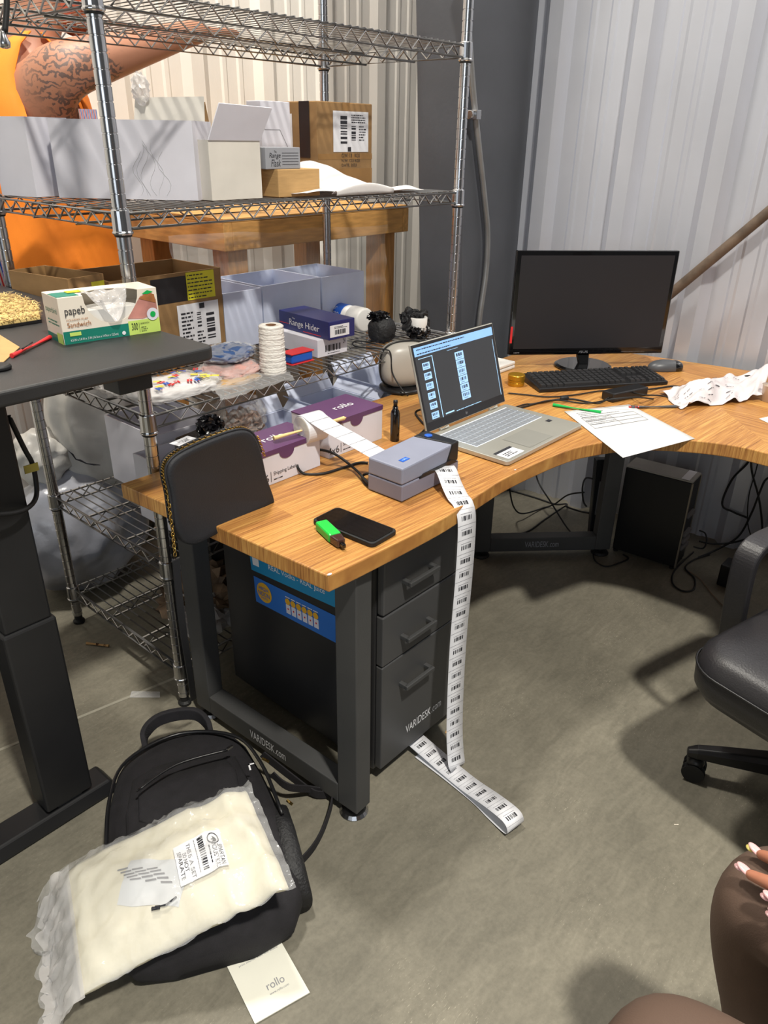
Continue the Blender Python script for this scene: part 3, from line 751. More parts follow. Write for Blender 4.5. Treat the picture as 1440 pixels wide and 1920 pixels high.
# --- two boxes of shipping labels
def label_box(label, x0, x1, y0, y1, h, mark, logo_v):
    t = thing('label_box', label, 'box', ((x0+x1)/2, (y0+y1)/2, TZ), 0, 'shipping label boxes on the desk')
    bm = BM(); box(bm, (x0, y0, TZ), (x1, y1, TZ+h-.003)); obj('box_body', bm, 'white_card', t, bevel=0.0015)
    bm = BM(); box(bm, (x0-.001, y0-.001, TZ+h-.003), (x1+.001, y1+.001, TZ+h))
    F = Plane(((x0+x1)/2, y0-.001, TZ+h), (1, 0, 0), (0, 0, 1), 0.0006)
    pts = [(-(x1-x0)/2, 0), (-(x1-x0)/2, -.018), (-.024, -.018), (-.021, -.034), (0, -.040), (.021, -.034), (.024, -.018), ((x1-x0)/2, -.018), ((x1-x0)/2, 0)]
    bm.faces.new([bm.verts.new(F(u, v)) for u, v in [(-(x1-x0)/2, 0), (-(x1-x0)/2, -.012), (-.024, -.012)]+[(.024*math.cos(PI+PI*i/10), -.012+.020*math.sin(PI+PI*i/10)) for i in range(1, 10)]+[(.024, -.012), ((x1-x0)/2, -.012), ((x1-x0)/2, 0)]])
    lid = obj('lid', bm, 'purple', t, label='purple lid with rounded tongue')
    F = Plane(((x0+x1)/2, (y0+y1)/2, TZ+h), (1, 0, 0), (0, 1, 0), 0.0008)
    b = BM(); text(b, 'rollo', F, -.035+logo_v, -.012, .035+logo_v, .014, 1); obj('logo', b, 'white_ink', lid)
    F = Plane((x0, y0, TZ), (1, 0, 0), (0, 0, 1), 0.0008); W = x1-x0
    b = BM(); text(b, mark, F, mx_(W)-.055, .010, mx_(W)-.015, .030, 1); rect(b, F, mx_(W)-.009, .008, mx_(W)-.0075, .034, 1)
    text(b, 'Shipping Labels', F, mx_(W), .020, mx_(W)+.075, .032, 1); scribble(b, F, mx_(W), .009, mx_(W)+.03, .015, 1, 1)
    obj('lettering', b, 'ink', t)
    return t
def mx_(W): return W-.155
label_box('purple-lidded white shipping label box right behind the black handbag', 1.000, 1.222, 1.285, 1.405, .088, '4x6', 0.01)
label_box('purple-lidded white shipping label box nearer the slim black bottle, farther from the handbag', 1.268, 1.475, 1.300, 1.44, .098, '4x6', 0.02)
# --- label roll on its dowel
dw0, dw1 = at_z(513, 822, TZ+.10), at_z(645, 784, TZ+.106)
t = thing('label_roll', 'roll of white blank thermal labels hung on a wooden dowel between two purple boxes', 'label roll', (1.245, 1.35, TZ))
ax = (dw1-dw0).normalized()
bm = BM(); cyl(bm, dw0, dw1, 0.0055, 14); cyl(bm, dw1, dw1+ax*0.006, 0.0055, 14, 0.002)
dowel = obj('dowel', bm, 'wood_dowel', t, smooth=False)
c = dw0 + ax*((dw1-dw0).length*0.52); hw = 0.030
bm = BM(); rc = 0.036
for (ra, rb) in ((0.012, rc),):
    a, b = frame_of(ax)
    prof = [(ra, -hw), (rc-.001, -hw), (rc, -hw+.001), (rc, hw-.001), (rc-.001, hw), (ra, hw)]
    lathe(bm, c, prof, 32, ax)
obj('roll', bm, 'label', t, smooth=False)
bm = BM()
for k in range(8):
    r = .014+.0027*k; tube(bm, [c-ax*(hw+.0004)+a*(r*math.cos(q))+b*(r*math.sin(q)) for q in [2*PI*i/28 for i in range(28)]], .0004, 4, closed=True)
obj('roll_edge', bm, 'liner', t, label='edges of the wound layers')
# strip feeding the printer: centre line from the top of the roll
def ribbon(path, width_dirs, hw, name, m, parent, th=0.0004):
    """ribbon along path; returns mapper (u across -1..1, s in metres)"""
    n = len(path); cum = [0]
    for i in range(1, n): cum.append(cum[-1]+(path[i]-path[i-1]).length)
    def F(u, s, k=1.0):
        s = min(max(s, 0), cum[-1]-1e-6)
        i = 0
        lo, hi = 0, n-1
        while hi-lo > 1:
            mid = (lo+hi)//2
            if cum[mid] <= s: lo = mid
            else: hi = mid
        i = lo; f = (s-cum[i])/(cum[i+1]-cum[i])
        c = path[i].lerp(path[i+1], f); w = width_dirs[i].lerp(width_dirs[i+1], f).normalized(); d = (path[i+1]-path[i]).normalized()
        nn = w.cross(d).normalized()
        return c + w*u + nn*(0.0005*k)
    F.L = cum[-1]
    bm = BM(); N = int(F.L/0.006)+1
    a = [[bm.verts.new(F(s_, F.L*i/N, 0)) for s_ in (-hw, hw)] for i in range(N+1)]
    for i in range(N): bm.faces.new([a[i][0], a[i][1], a[i+1][1], a[i+1][0]])
    o = obj(name, bm, m, parent, smooth=True, solid=th)
    return o, F
def up_roll(ang): return c + (V((0, 0, 1))*math.cos(ang) + V((-.0, -1, 0))*math.sin(ang))*(rc+.001)
pth = [up_roll(x) for x in (-.7, -.35, 0, .35, .6)]
e1 = V((1.285, 1.102, TZ+.045)); 
mid = pth[-1].lerp(e1, .5)+V((0.004, 0, -.004))
pp = smooth_path(pth+[pth[-1].lerp(e1, .2)+V((0, 0, -.003)), mid, e1], 5)
wd = [ax.lerp(V((1, 0, 0)), i/(len(pp)-1)).normalized() for i in range(len(pp))]
rs, F = ribbon(pp, wd, 0.030, 'unrolled_strip', 'label', t)
b = BM(); s = .02
while s < F.L: 
    rect(b, F, -.030, s, .030, s+.0012, 2); rect(b, F, -.030, s, .030, s+.0012, -2); s += .036
obj('gap_line', b, 'grey_ink', rs)

# --- label printer
PX0, PX1, PY0, PY1 = 1.197, 1.412, 0.992, 1.098
pr = thing('label_printer', 'blue grey thermal label printer with black corner and blue button on the desk', 'printer', ((PX0+PX1)/2, (PY0+PY1)/2, TZ), 0)
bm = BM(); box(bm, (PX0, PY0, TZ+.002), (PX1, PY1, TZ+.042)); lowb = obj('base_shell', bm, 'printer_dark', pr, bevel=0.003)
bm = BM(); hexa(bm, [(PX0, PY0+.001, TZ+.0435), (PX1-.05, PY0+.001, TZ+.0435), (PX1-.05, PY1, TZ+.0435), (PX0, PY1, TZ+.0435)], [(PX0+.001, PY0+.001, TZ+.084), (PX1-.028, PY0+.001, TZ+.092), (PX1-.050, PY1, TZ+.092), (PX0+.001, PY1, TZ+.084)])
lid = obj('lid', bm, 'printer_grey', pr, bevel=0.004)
bm = BM(); hexa(bm, [(PX1-.049, PY0+.002, TZ+.043), (PX1, PY0+.002, TZ+.043), (PX1, PY1, TZ+.043), (PX1-.049, PY1, TZ+.043)], [(PX1-.027, PY0+.002, TZ+.092), (PX1, PY0+.002, TZ+.093), (PX1, PY1, TZ+.093), (PX1-.049, PY1, TZ+.092)])
blk = obj('corner_cover', bm, 'black_plastic', pr, bevel=0.003, label='black corner cover')
bm = BM(); lathe(bm, ((PX1-.025), PY1-.028, TZ+.0925), [(.010, 0), (.010, .0018), (.009, .0024)], 20); obj('button', bm, 'royal', blk, label='round blue button')
bm = BM(); F = Plane((PX0+.03, PY0+.024, TZ+.0853), (1, 0, .037), (0, 1, 0), .0008); rect(bm, F, 0, 0, .026, .015); q = obj('badge', bm, 'royal', lid, label='blue badge'); b = BM(); text(b, 'rollo', F, .004, .004, .022, .011, 2); obj('lettering', b, 'ui_white', q)
bm = BM(); hexa(bm, [(PX0+.062, PY0-.001, TZ+.041), (PX1-.004, PY0-.001, TZ+.041), (PX1-.004, PY0+.004, TZ+.041), (PX0+.062, PY0+.004, TZ+.041)], [(PX0+.075, PY0-.001, TZ+.05), (PX1-.03, PY0-.001, TZ+.052), (PX1-.03, PY0+.004, TZ+.052), (PX0+.075, PY0+.004, TZ+.05)])
obj('paper_slot', bm, 'black_plastic', pr)

# --- printed label strip running off the desk to the floor
ls = thing('label_strip', 'long white barcode label strip running from printer over desk edge to the floor', 'label strip', (1.28, .87, 0))
ey = 0.883
P = [V((1.352, .995, TZ+.044)), V((1.338, .972, TZ+.040)), V((1.318, .940, TZ+.022)), V((1.300, .910, TZ+.009)), V((1.288, .884, TZ+.001)), V((1.282, .868, TZ-.025)), V((1.279, .862, TZ-.09)), V((1.276, .860, .55)), V((1.272, .860, .40)), V((1.268, .855, .25)), V((1.262, .845, .12)), V((1.256, .832, .045)), V((1.250, .822, .014)), V((1.245, .835, .006)), V((1.240, .87, .006)), V((1.248, .93, .01)), V((1.262, 1.00, .012)), V((1.268, 1.035, .02)), V((1.262, 1.03, .034)), V((1.245, .98, .030)), V((1.238, .90, .020)), V((1.232, .83, .012)), V((1.222, .76, .013)), V((1.205, .68, .030)), V((1.190, .62, .040)), V((1.185, .600, .030)), V((1.186, .604, .010)), V((1.200, .66, .004)), V((1.215, .72, .004)), V((1.228, .82, .004)), V((1.238, .93, .004))]
# route on the floor: down, back under the cabinet, forward again over itself, loop at the end and back
P = [P[i] for i in range(len(P))]
pp = smooth_path(P, 8)
wd = []
for i, p in enumerate(pp):
    d = (pp[min(i+1, len(pp)-1)]-pp[max(i-1, 0)]).normalized(); w_ = V((1, -.18, 0)); w_ = (w_-d*w_.dot(d)).normalized(); wd.append(w_)
rb, F = ribbon(pp, wd, 0.0285, 'paper_strip', 'label', ls, 0.0003)
sgn = 1
b = BM(); b2 = BM(); s = .004; pitch = .0365; k = 0
k0 = F(0, .05, 1)-F(0, .05, 0)
sg = 1 if k0.z > 0 else -1
while s+.03 < F.L:
    rect(b, F, -.017, s+.004, .017, s+.0052, 2*sg) if False else None
    # line of print, then bars, then digits
    scr = random.Random(k); u = -.018
    while u < .016: w_ = scr.uniform(.001, .003); rect(b2, F, u, s+.0075, u+w_, s+.0087, 2*sg); u += w_+.0006
    bars(b, F, -.016, s+.013, .016, s+.024, 2*sg, seed=3+k % 4, n=20, nv=2)
    rect(b2, F, -.0285, s+.0345, .0285, s+.0352, 2*sg)
    s += pitch; k += 1
obj('barcodes', b, 'ink', rb); obj('fine_print', b2, 'grey_ink', rb)

# --- phone, green vape, black vape pen
c0 = at_z(665, 984, TZ+.012); c0 = (at_z(613, 963, TZ+.012)+at_z(718, 1003, TZ+.012))/2
t = thing('smartphone', 'black smartphone lying face up at the near end of the desk', 'phone', (c0.x, c0.y, TZ))
def rrect(w, h, r, n=6):
    o = []
    for cx, cy, a0 in ((w-r, h-r, 0), (-w+r, h-r, PI/2), (-w+r, -h+r, PI), (w-r, -h+r, 1.5*PI)):
        for i in range(n+1): q = a0+PI/2*i/n; o.append((cx+r*math.cos(q), cy+r*math.sin(q)))
    return o
ang = math.atan2((at_z(740, 992, TZ).y-at_z(625, 948, TZ).y), (at_z(740, 992, TZ).x-at_z(625, 948, TZ).x))
def place2(poly, ang, cx, cy): return [(cx+x*math.cos(ang)-y*math.sin(ang), cy+x*math.sin(ang)+y*math.cos(ang)) for x, y in poly]
bm = BM(); prism(bm, place2(rrect(.086, .042, .012), ang, c0.x, c0.y), TZ+.0005, TZ+.011); pb = obj('case', bm, 'rubber', t, bevel=.002)
bm = BM(); prism(bm, place2(rrect(.081, .037, .010), ang, c0.x, c0.y), TZ+.011, TZ+.0122); obj('screen', bm, 'black_gloss', t, label='glossy dark screen')
bm = BM()
for u in (.045, .02): prism(bm, place2([(-u-.012, -.0435), (-u+.012, -.0435), (-u+.012, -.042), (-u-.012, -.042)], ang, c0.x, c0.y), TZ+.004, TZ+.008)
obj('side_button', bm, 'black_plastic', pb)

g0, g1 = at_z(605, 985, TZ+.012), at_z(640, 1018, TZ+.012); g2 = at_z(655, 1030, TZ+.012)
t = thing('disposable_vape', 'bright green vape with black mouthpiece lying beside the phone', 'vape', (g0.x, g0.y, TZ))
d = (g1-g0); d.z = 0; d.normalize(); nn = V((-d.y, d.x, 0))
def bar(p, q, w, z0, z1, w2=None):
    w2 = w if w2 is None else w2; p = V((p.x, p.y, 0)); q = V((q.x, q.y, 0)); Z0, Z1 = V((0, 0, z0)), V((0, 0, z1)); n_ = V((-(q-p).y, (q-p).x, 0)).normalized()
    return [p-n_*w+Z0, q-n_*w2+Z0, q+n_*w2+Z0, p+n_*w+Z0], [p-n_*w+Z1, q-n_*w2+Z1, q+n_*w2+Z1, p+n_*w+Z1]
ga = g0-d*.008
bm = BM(); hexa(bm, *bar(ga, ga+d*.068, .014, TZ+.001, TZ+.021)); obj('body', bm, 'green', t, bevel=.004, seg=3)
bm = BM(); hexa(bm, *bar(ga+d*.068, ga+d*.097, .0135, TZ+.002, TZ+.020, .009)); obj('cap', bm, 'glass_clear', t, bevel=.003, label='dark translucent cap')
bm = BM(); hexa(bm, *bar(ga+d*.097, ga+d*.110, .005, TZ+.006, TZ+.015, .004)); obj('mouthpiece', bm, 'black_gloss', t, bevel=.002)
v0 = at_z(740, 826, TZ)
t = thing('vape_pen', 'slim black bottle shaped vape standing upright on the desk left of the laptop', 'vape', v0)
bm = BM(); lathe(bm, v0, [(.0125, 0), (.0130, .002), (.0130, .078), (.011, .086), (.0075, .092), (.0075, .098)], 4 if False else 20); obj('body', bm, 'black_gloss', t, smooth=True)
bm = BM(); lathe(bm, v0+V((0, 0, .098)), [(.0055, 0), (.0055, .010), (.0065, .011), (.006, .018), (.003, .019)], 16); obj('tip', bm, 'black_plastic', t, smooth=True)

# --- laptop
LX0, LX1, LY0, LY1 = 1.545, 1.940, 0.932, 1.200
lp = thing('laptop', 'open silver laptop with barcode page on its screen in the middle of the desk', 'laptop', ((LX0+LX1)/2, 1.07, TZ))
LZ = TZ+.014
bm = BM(); prism(bm, place2(rrect((LX1-LX0)/2, (LY1-LY0)/2, .012), 0, (LX0+LX1)/2, (LY0+LY1)/2), TZ+.002, LZ); base = obj('base', bm, 'silver', lp, bevel=.002)
F = Plane((LX0, LY0, LZ), (1, 0, 0), (0, 1, 0), .0006); W, D = LX1-LX0, LY1-LY0
bm = BM(); rect(bm, F, .03, .118, W-.03, D-.022, 1); kbz = obj('key_bed', bm, 'key_gap', base, label='backlit key bed')
bm = BM(); cols = 18; rows = 6
kw = (W-.064)/cols; kh = (D-.022-.118-.006)/rows
for r in range(rows):
    cx = 0
    for q in range(cols):
        if r == 0 and 4 <= q <= 8:
            if q > 4: continue
            u0, u1 = .032+4*kw, .032+9*kw
        else: u0, u1 = .032+q*kw, .032+(q+1)*kw
        a_, b_ = .121+r*kh, .121+(r+1)*kh-.0030
        box(bm, F(u0+.0013, a_, 1.2), F(u1-.0013, b_, 3.6))
obj('keys', bm, 'key_silver', kbz, kind='stuff')
bm = BM(); rect(bm, F, .125, .012, .245, .100, 1); obj('touchpad', bm, 'silver_dark', base)
bm = BM(); rect(bm, F, .018, .010, .095, .058, 1); sk = obj('sticker', bm, 'label', base, label='white specification sticker')
bm = BM(); rect(bm, F, .018, .048, .095, .058, 2); scribble(bm, F, .03, .018, .08, .040, 3, 2); obj('sticker_print', bm, 'ink', sk)
bm = BM(); rect(bm, F, W-.055, .080, W-.035, .094, 1); obj('chip_sticker', bm, 'ink', base, label='small dark sticker')
# lid plane
h0, h1 = V((LX0+.002, LY1-.002, LZ+.004)), V((LX1-.002, LY1-.002, LZ+.004))
LT = V((0, .072, .236)); lex = V((1, 0, 0)); ley = LT.normalized()
ln = lex.cross(ley).normalized(); 
if ln.y > 0: ln = -ln
F = Plane(h0, lex, ley, .0006)
if F.n.dot(ln) < 0: F.n = ln
bm = BM(); slab(bm, [F(0, .004, 0), F(W-.004, .004, 0), F(W-.004, .247, 0), F(0, .247, 0)], -ln*.006); lidl = obj('lid', bm, 'silver', lp, bevel=.002)
bm = BM(); rect(bm, F, .003, .006, W-.007, .244, .6); scr = obj('screen', bm, 'screen_black', lidl, label='dark glossy display')
bm = BM(); rect(bm, F, .010, .030, W-.014, .236, 1.2); pg = obj('browser_page', bm, 'ui_grey', scr)
bm = BM(); rect(bm, F, .010, .212, W-.014, .236, 2); tb = obj('browser_bar', bm, 'ui_blue', scr, label='light blue browser tabs')
bm = BM(); scribble(bm, F, .02, .226, W-.06, .233, 1, 3, 4, .4); scribble(bm, F, .02, .2145, W*.5, .2215, 1, 3, 5, .4); obj('browser_text', bm, 'ink', tb)
bm = BM(); rect(bm, F, .080, .030, .083, .205, 2); rect(bm, F, W-.022, .030, W-.020, .200, 2); rect(bm, F, .022, .2035, .080, .2050, 2); rect(bm, F, .095, .0345, .135, .0385, 2); obj('scroll_bar', bm, 'ui_line', scr)
bm = BM(); bk = BM()
for i in range(6):
    v = .172-.0275*i; rect(bm, F, .034, v, .066, v+.019, 2); bars(bk, F, .038, v+.009, .062, v+.016, 3, i, 14); scribble(bk, F, .040, v+.003, .060, v+.006, 1, 3, i)
for i in range(6):
    v = .172-.0232*i; rect(bm, F, .182, v, .223, v+.0218, 2); bars(bk, F, .188, v+.009, .218, v+.018, 3, i, 16); scribble(bk, F, .190, v+.003, .214, v+.006, 1, 3, i)
obj('page_labels', bm, 'ui_white', pg); obj('page_barcodes', bk, 'ink', pg)
bm = BM(); scribble(bm, F, .145, .031, .30, .036, 1, 3, 9, .4); scribble(bm, F, .15, .204, .215, .207, 1, 3, 9, .4); obj('icons', bm, 'ui_line', pg)
bm = BM(); text(bm, 'hp', F, .183, .012, .192, .022, 2, .2); obj('lid_logo', bm, 'grey_ink', scr)
for x in (LX0+.06, LX1-.09):
    bm = BM(); cyl(bm, (x, LY1-.001, LZ+.003), (x+.04, LY1-.001, LZ+.003), .0045, 12); obj('hinge', bm, 'silver', lp)

# --- gold tin, white device, ivory speaker
c0 = at_z(967, 722, TZ)
t = thing('grinder_tin', 'round gold metal tin between laptop and monitor keyboard', 'tin', c0)
bm = BM(); lathe(bm, c0, [(.027, 0), (.028, .002), (.028, .012), (.0265, .013), (.028, .014), (.028, .021)], 32); obj('tin_body', bm, 'brass_tin', t, bevel=.0006)
bm = BM(); lathe(bm, c0, [(.0282, .0215), (.0290, .0225), (.0290, .036), (.0275, .038)], 32); obj('lid', bm, 'brass_tin', t, bevel=.0006)
c0 = at_z(945, 688, TZ)
for k in range(2):
    bm = BM(); box(bm, (c0.x-.09, c0.y-.04, TZ+.0005+.014*k), (c0.x+.012, c0.y+.07, TZ+.0130+.014*k))
    single('adapter_case', bm, 'bottle', ('lower' if k == 0 else 'upper')+' of two stacked flat white plastic cases behind the laptop screen', 'case', 'stacked white cases', bevel=.004)
c0 = V((1.865, 1.56, TZ))
t = thing('desk_speaker', 'rounded ivory speaker with dark rim behind the laptop screen', 'speaker', c0)
bm = BM(); lathe(bm, c0, [(.070, 0), (.075, .004), (.075, .012), (.06, .014)], 32); obj('base', bm, 'black_plastic', t, smooth=True)
bm = BM()
cc = c0+V((0.01, .0, .085)); 
blob(bm, cc, (.085, .055, .075), 4, 0, power=.72, R=Rz(math.radians(-30))); obj('shell', bm, 'speaker', t, smooth=True)
bm = BM(); R_ = Rz(math.radians(-30)); tube(bm, [cc+R_ @ V((.088*math.copysign(abs(math.cos(q))**.72, math.cos(q)), -.012, .078*math.copysign(abs(math.sin(q))**.72, math.sin(q)))) for q in [2*PI*i/48 for i in range(48)]], .003, 6, closed=True); obj('rim', bm, 'black_plastic', t, smooth=True)

# --- monitor
MB = at_z(1092, 688, TZ); MA = math.radians(-42)
mw = V((math.cos(MA), math.sin(MA), 0)); mn = V((mw.y, -mw.x, 0))
if mn.dot(CAMP-MB) < 0: mn = -mn
mo = thing('monitor', 'black widescreen computer monitor turned off on a round stand', 'monitor', (MB.x, MB.y, TZ))
F = Plane((MB.x, MB.y, 0), mw, (0, 0, 1), .0008)
if F.n.dot(mn) < 0: F.n = -F.n
mz0, mz1, ml, mr = .797, 1.161, -.287, .300
bm = BM(); slab(bm, [F(ml, mz0, 0), F(mr, mz0, 0), F(mr, mz1, 0), F(ml, mz1, 0)], -mn*.022); sh = obj('bezel', bm, 'black_gloss', mo, bevel=.004, seg=3)
bm = BM(); slab(bm, [F(ml+.08, mz0+.06, -28), F(mr-.08, mz0+.06, -28), F(mr-.08, mz1-.06, -28), F(ml+.08, mz1-.06, -28)], -mn*.02); obj('back_housing', bm, 'black_plastic', mo, bevel=.008)
bm = BM(); rect(bm, F, ml+.016, mz0+.024, mr-.016, mz1-.016, 1); obj('screen', bm, 'screen_black', mo, label='matt dark screen')
bm = BM(); text(bm, '/SUS', F, -.022, mz0+.006, .012, mz0+.014, 1); text(bm, 'HDMI', F, ml+.02, mz0+.007, ml+.04, mz0+.012, 1); scribble(bm, F, mr-.16, mz0+.008, mr-.03, mz0+.010, 1, 1, 4, .4); obj('lettering', bm, 'grey_ink', sh)
bm = BM(); n0 = F(-.018, mz0+.01, -14); hexa(bm, [V((MB.x, MB.y, TZ+.012))+mw*a_+mn*b_ for a_, b_ in ((-.018, .012), (.018, .012), (.018, -.010), (-.018, -.010))], [V((MB.x, MB.y, mz0+.012))-mn*.024+mw*a_+mn*b_ for a_, b_ in ((-.026, .008), (.026, .008), (.026, -.010), (-.026, -.010))]); obj('neck', bm, 'black_gloss', mo, bevel=.004)
bm = BM(); lathe(bm, (MB.x, MB.y, TZ), [(.098, 0), (.104, .004), (.104, .008), (.094, .013), (.02, .014)], 40); obj('stand_base', bm, 'black_gloss', mo, smooth=False, bevel=.001)
bm = BM(); rect(bm, F, ml+.001, mz0+.045, ml+.009, mz0+.105, 1.4); obj('red_tag', bm, 'red', sh, label='dull red mark on left bezel')

# --- keyboard, mouse
k00, k10, k11, k01 = at_z(1011, 737, TZ), at_z(1252, 722, TZ), at_z(1210, 694, TZ), at_z(988, 708, TZ)
kx = (k10-k00); KW = kx.length; kx.normalize(); ky = V((-kx.y, kx.x, 0)); KD = .150
kb = thing('keyboard', 'black wired full size keyboard in front of the monitor', 'keyboard', (k00+k10)/2)
A4 = [k00, k10, k10+ky*KD, k00+ky*KD]; hgt = [.014, .014, .026, .026]
bm = BM(); hexa(bm, [p+V((0, 0, .001)) for p in A4], [p+V((0, 0, h_)) for p, h_ in zip(A4, hgt)]); kbb = obj('case', bm, 'black_plastic', kb, bevel=.003)
F = Plane(k00+V((0, 0, .014)), kx, ky+V((0, 0, .012/KD)), .001)
bm = BM(); nrow = 6; kh = (KD-.02)/nrow; sections = [(.008, .31*KW/.46, 15), (.325*KW/.46, .383*KW/.46, 3), (.392*KW/.46, KW-.008, 4)]
for r in range(nrow):
    for (a_, b_, n_) in sections:
        if r in (2,) and n_ == 3: continue
        w_ = (b_-a_)/n_
        for q in range(n_):
            if r == 0 and n_ == 15 and 4 <= q <= 9:
                if q > 4: continue
                u0, u1 = a_+4*w_, a_+10*w_
            else: u0, u1 = a_+q*w_, a_+(q+1)*w_
            v0, v1 = .008+r*kh, .008+(r+1)*kh
            hexa(bm, [F(u0+.001, v0+.001, 0), F(u1-.001, v0+.001, 0), F(u1-.001, v1-.001, 0), F(u0+.001, v1-.001, 0)], [F(u0+.003, v0+.003, 8), F(u1-.003, v0+.003, 8), F(u1-.003, v1-.002, 8), F(u0+.003, v1-.002, 8)])
obj('keys', bm, 'key_black', kb, kind='stuff')
mc = (at_z(1222, 690, TZ)+at_z(1268, 697, TZ))/2
t = thing('mouse', 'black and grey computer mouse at the right end of the keyboard', 'mouse', (mc.x, mc.y, TZ))
bm = BM(); blob(bm, V((mc.x, mc.y, TZ+.008)), (.064, .034, .030), 4, R=Rz(math.radians(-40)), zmin=TZ+.001, power=.9); obj('shell', bm, 'mouse_grey', t, smooth=True)
bm = BM(); blob(bm, V((mc.x+.03, mc.y-.024, TZ+.010)), (.030, .033, .024), 3, R=Rz(math.radians(-40)), zmin=TZ+.0015, power=.85); obj('palm_rest', bm, 'black_gloss', t, smooth=True)
bm = BM(); d_ = Rz(math.radians(-40)) @ V((-.04, 0, 0)); cyl(bm, V((mc.x, mc.y, TZ+.030))+d_*.9+V((.003, .004, -.004)), V((mc.x, mc.y, TZ+.030))+d_*.9-V((.003, .004, .004)), .007, 14); obj('scroll_wheel', bm, 'rubber', t)

# --- pens, papers
def pen(name, label, x0, y0, x1, y1, r, m, zb=TZ, tip=None, cat='pen', capm=None):
    a_, b_ = at_z(x0, y0, zb+r), at_z(x1, y1, zb+r); d_ = (b_-a_); L = d_.length; d_.normalize()
    t = thing(name, label, cat, (a_.x, a_.y, zb))
    bm = BM(); cyl(bm, a_, b_-d_*(.016 if tip else 0), r, 14); o = obj('barrel', bm, m, t, smooth=False)
    if tip: bm = BM(); cyl(bm, b_-d_*.016, b_, r*.95, 14, r*.2); obj('tip', bm, tip, t)
    if capm: bm = BM(); cyl(bm, a_-d_*.006, a_, r*.9, 14, r*.6); cyl(bm, a_+d_*.012, a_+d_*.024, r*1.04, 14); obj('end_cap', bm, capm, t)
    return t
pen('marker_pen', 'flat green pen lying above the white printed sheet', 1037, 759, 1127, 773, .0055, 'green_pen')
pen('ballpoint_pen', 'dark grey pen with copper tip lying between sheet and crumpled paper', 1183, 763, 1276, 762, .0050, 'mouse_grey', tip='pipe', capm='red')
# printed sheet curling over the front edge of the desk
t = thing('printed_sheet', 'white printed form hanging partly over the curved desk edge', 'paper', at_z(1170, 800, TZ))
q00, q10, q11, q01 = at_z(1168, 858, TZ+.003), at_z(1303, 822, TZ+.003), at_z(1180, 758, TZ+.003), at_z(1058, 771, TZ+.003)
def sheet(u, v, k=0):
    p = q00.lerp(q10, u).lerp(q01.lerp(q11, u), v); z = TZ+.0025+.0012*k
    return V((p.x, p.y, z))
bm = BM(); grid(bm, lambda u, v: sheet(u, v), 12, 14); shp = obj('sheet', bm, 'paper', t, smooth=True, solid=.0003)
FS = lambda u, v, k=1: sheet(u, v, k)
bm = BM()
for r in range(9): scribble(bm, FS, .12, .93-.035*r-.02, .12+random.uniform(.25, .78), .93-.035*r, 1, 1, r, .5)
for v in (.56, .64, .72, .80): rect(bm, FS, .10, v, .88, v+.007, 1)
for u in (.10, .5, .876): rect(bm, FS, u, .56, u+.005, .807, 1)
obj('printing', bm, 'grey_ink', shp)
# crumpled packing paper
t = thing('crumpled_paper', 'crumpled white printed packing paper at the right end of the desk', 'paper', at_z(1340, 760, TZ))
A_, B_, C_, D_ = at_z(1272, 768, TZ), at_z(1432, 752, TZ), at_z(1440, 700, TZ), at_z(1236, 738, TZ)
def cr(u, v, k=0):
    p = A_.lerp(B_, u).lerp(D_.lerp(C_, u), v); n_ = noise.noise_vector(V((u*5, v*4, 3)));  n2 = noise.noise_vector(V((u*13, v*10, 7)))
    hh = .008+.075*max(0, math.sin(PI*min(1, v*1.05)))*max(0, min(1, u*2.0))*(.65+.35*math.sin(u*6+1)) + .030*n_.z + .012*n2.z
    return V((p.x+.012*n_.x, p.y+.012*n_.y, TZ+.003+max(0, hh)*(.5 if u < .08 else 1)+.0022*k))
bm = BM(); grid(bm, lambda u, v: cr(u, v), 44, 26); cp = obj('sheet', bm, 'crumple', t, smooth=True, solid=.0004)
bm = BM(); FC = lambda u, v, k=1: cr(u, v, k)
for r in range(12):
    v = .06+r*.075
    for s_ in range(7):
        if random.random() < .45 and .3+.05*s_ > v*.2: 
            u = .03+.10*s_; scribble(bm, FC, u, v, u+.07, v+.03, 1, 2, r*7+s_, .3)
obj('printing', bm, 'ink', cp)
bm = BM(); c0 = at_z(1432, 790, TZ); quad(bm, (c0.x-.012, c0.y-.02, TZ+.001), (c0.x+.03, c0.y-.05, TZ+.012), (c0.x+.05, c0.y-.02, TZ+.014), (c0.x+.012, c0.y+.018, TZ+.001))
single('paper_scrap', bm, 'paper', 'small curled white paper scrap at the right picture edge on the desk', 'paper', solid=.0004)
c0 = at_z(1442, 752, TZ); t = thing('plastic_cup', 'clear beige plastic tub at the far right edge of the desk', 'cup', c0)
bm = BM(); lathe(bm, c0, [(.024, .001), (.030, .052), (.032, .054)], 24); obj('tub', bm, mat('tub_plastic', (220,200,180), .25, alpha=.7), t, smooth=True)
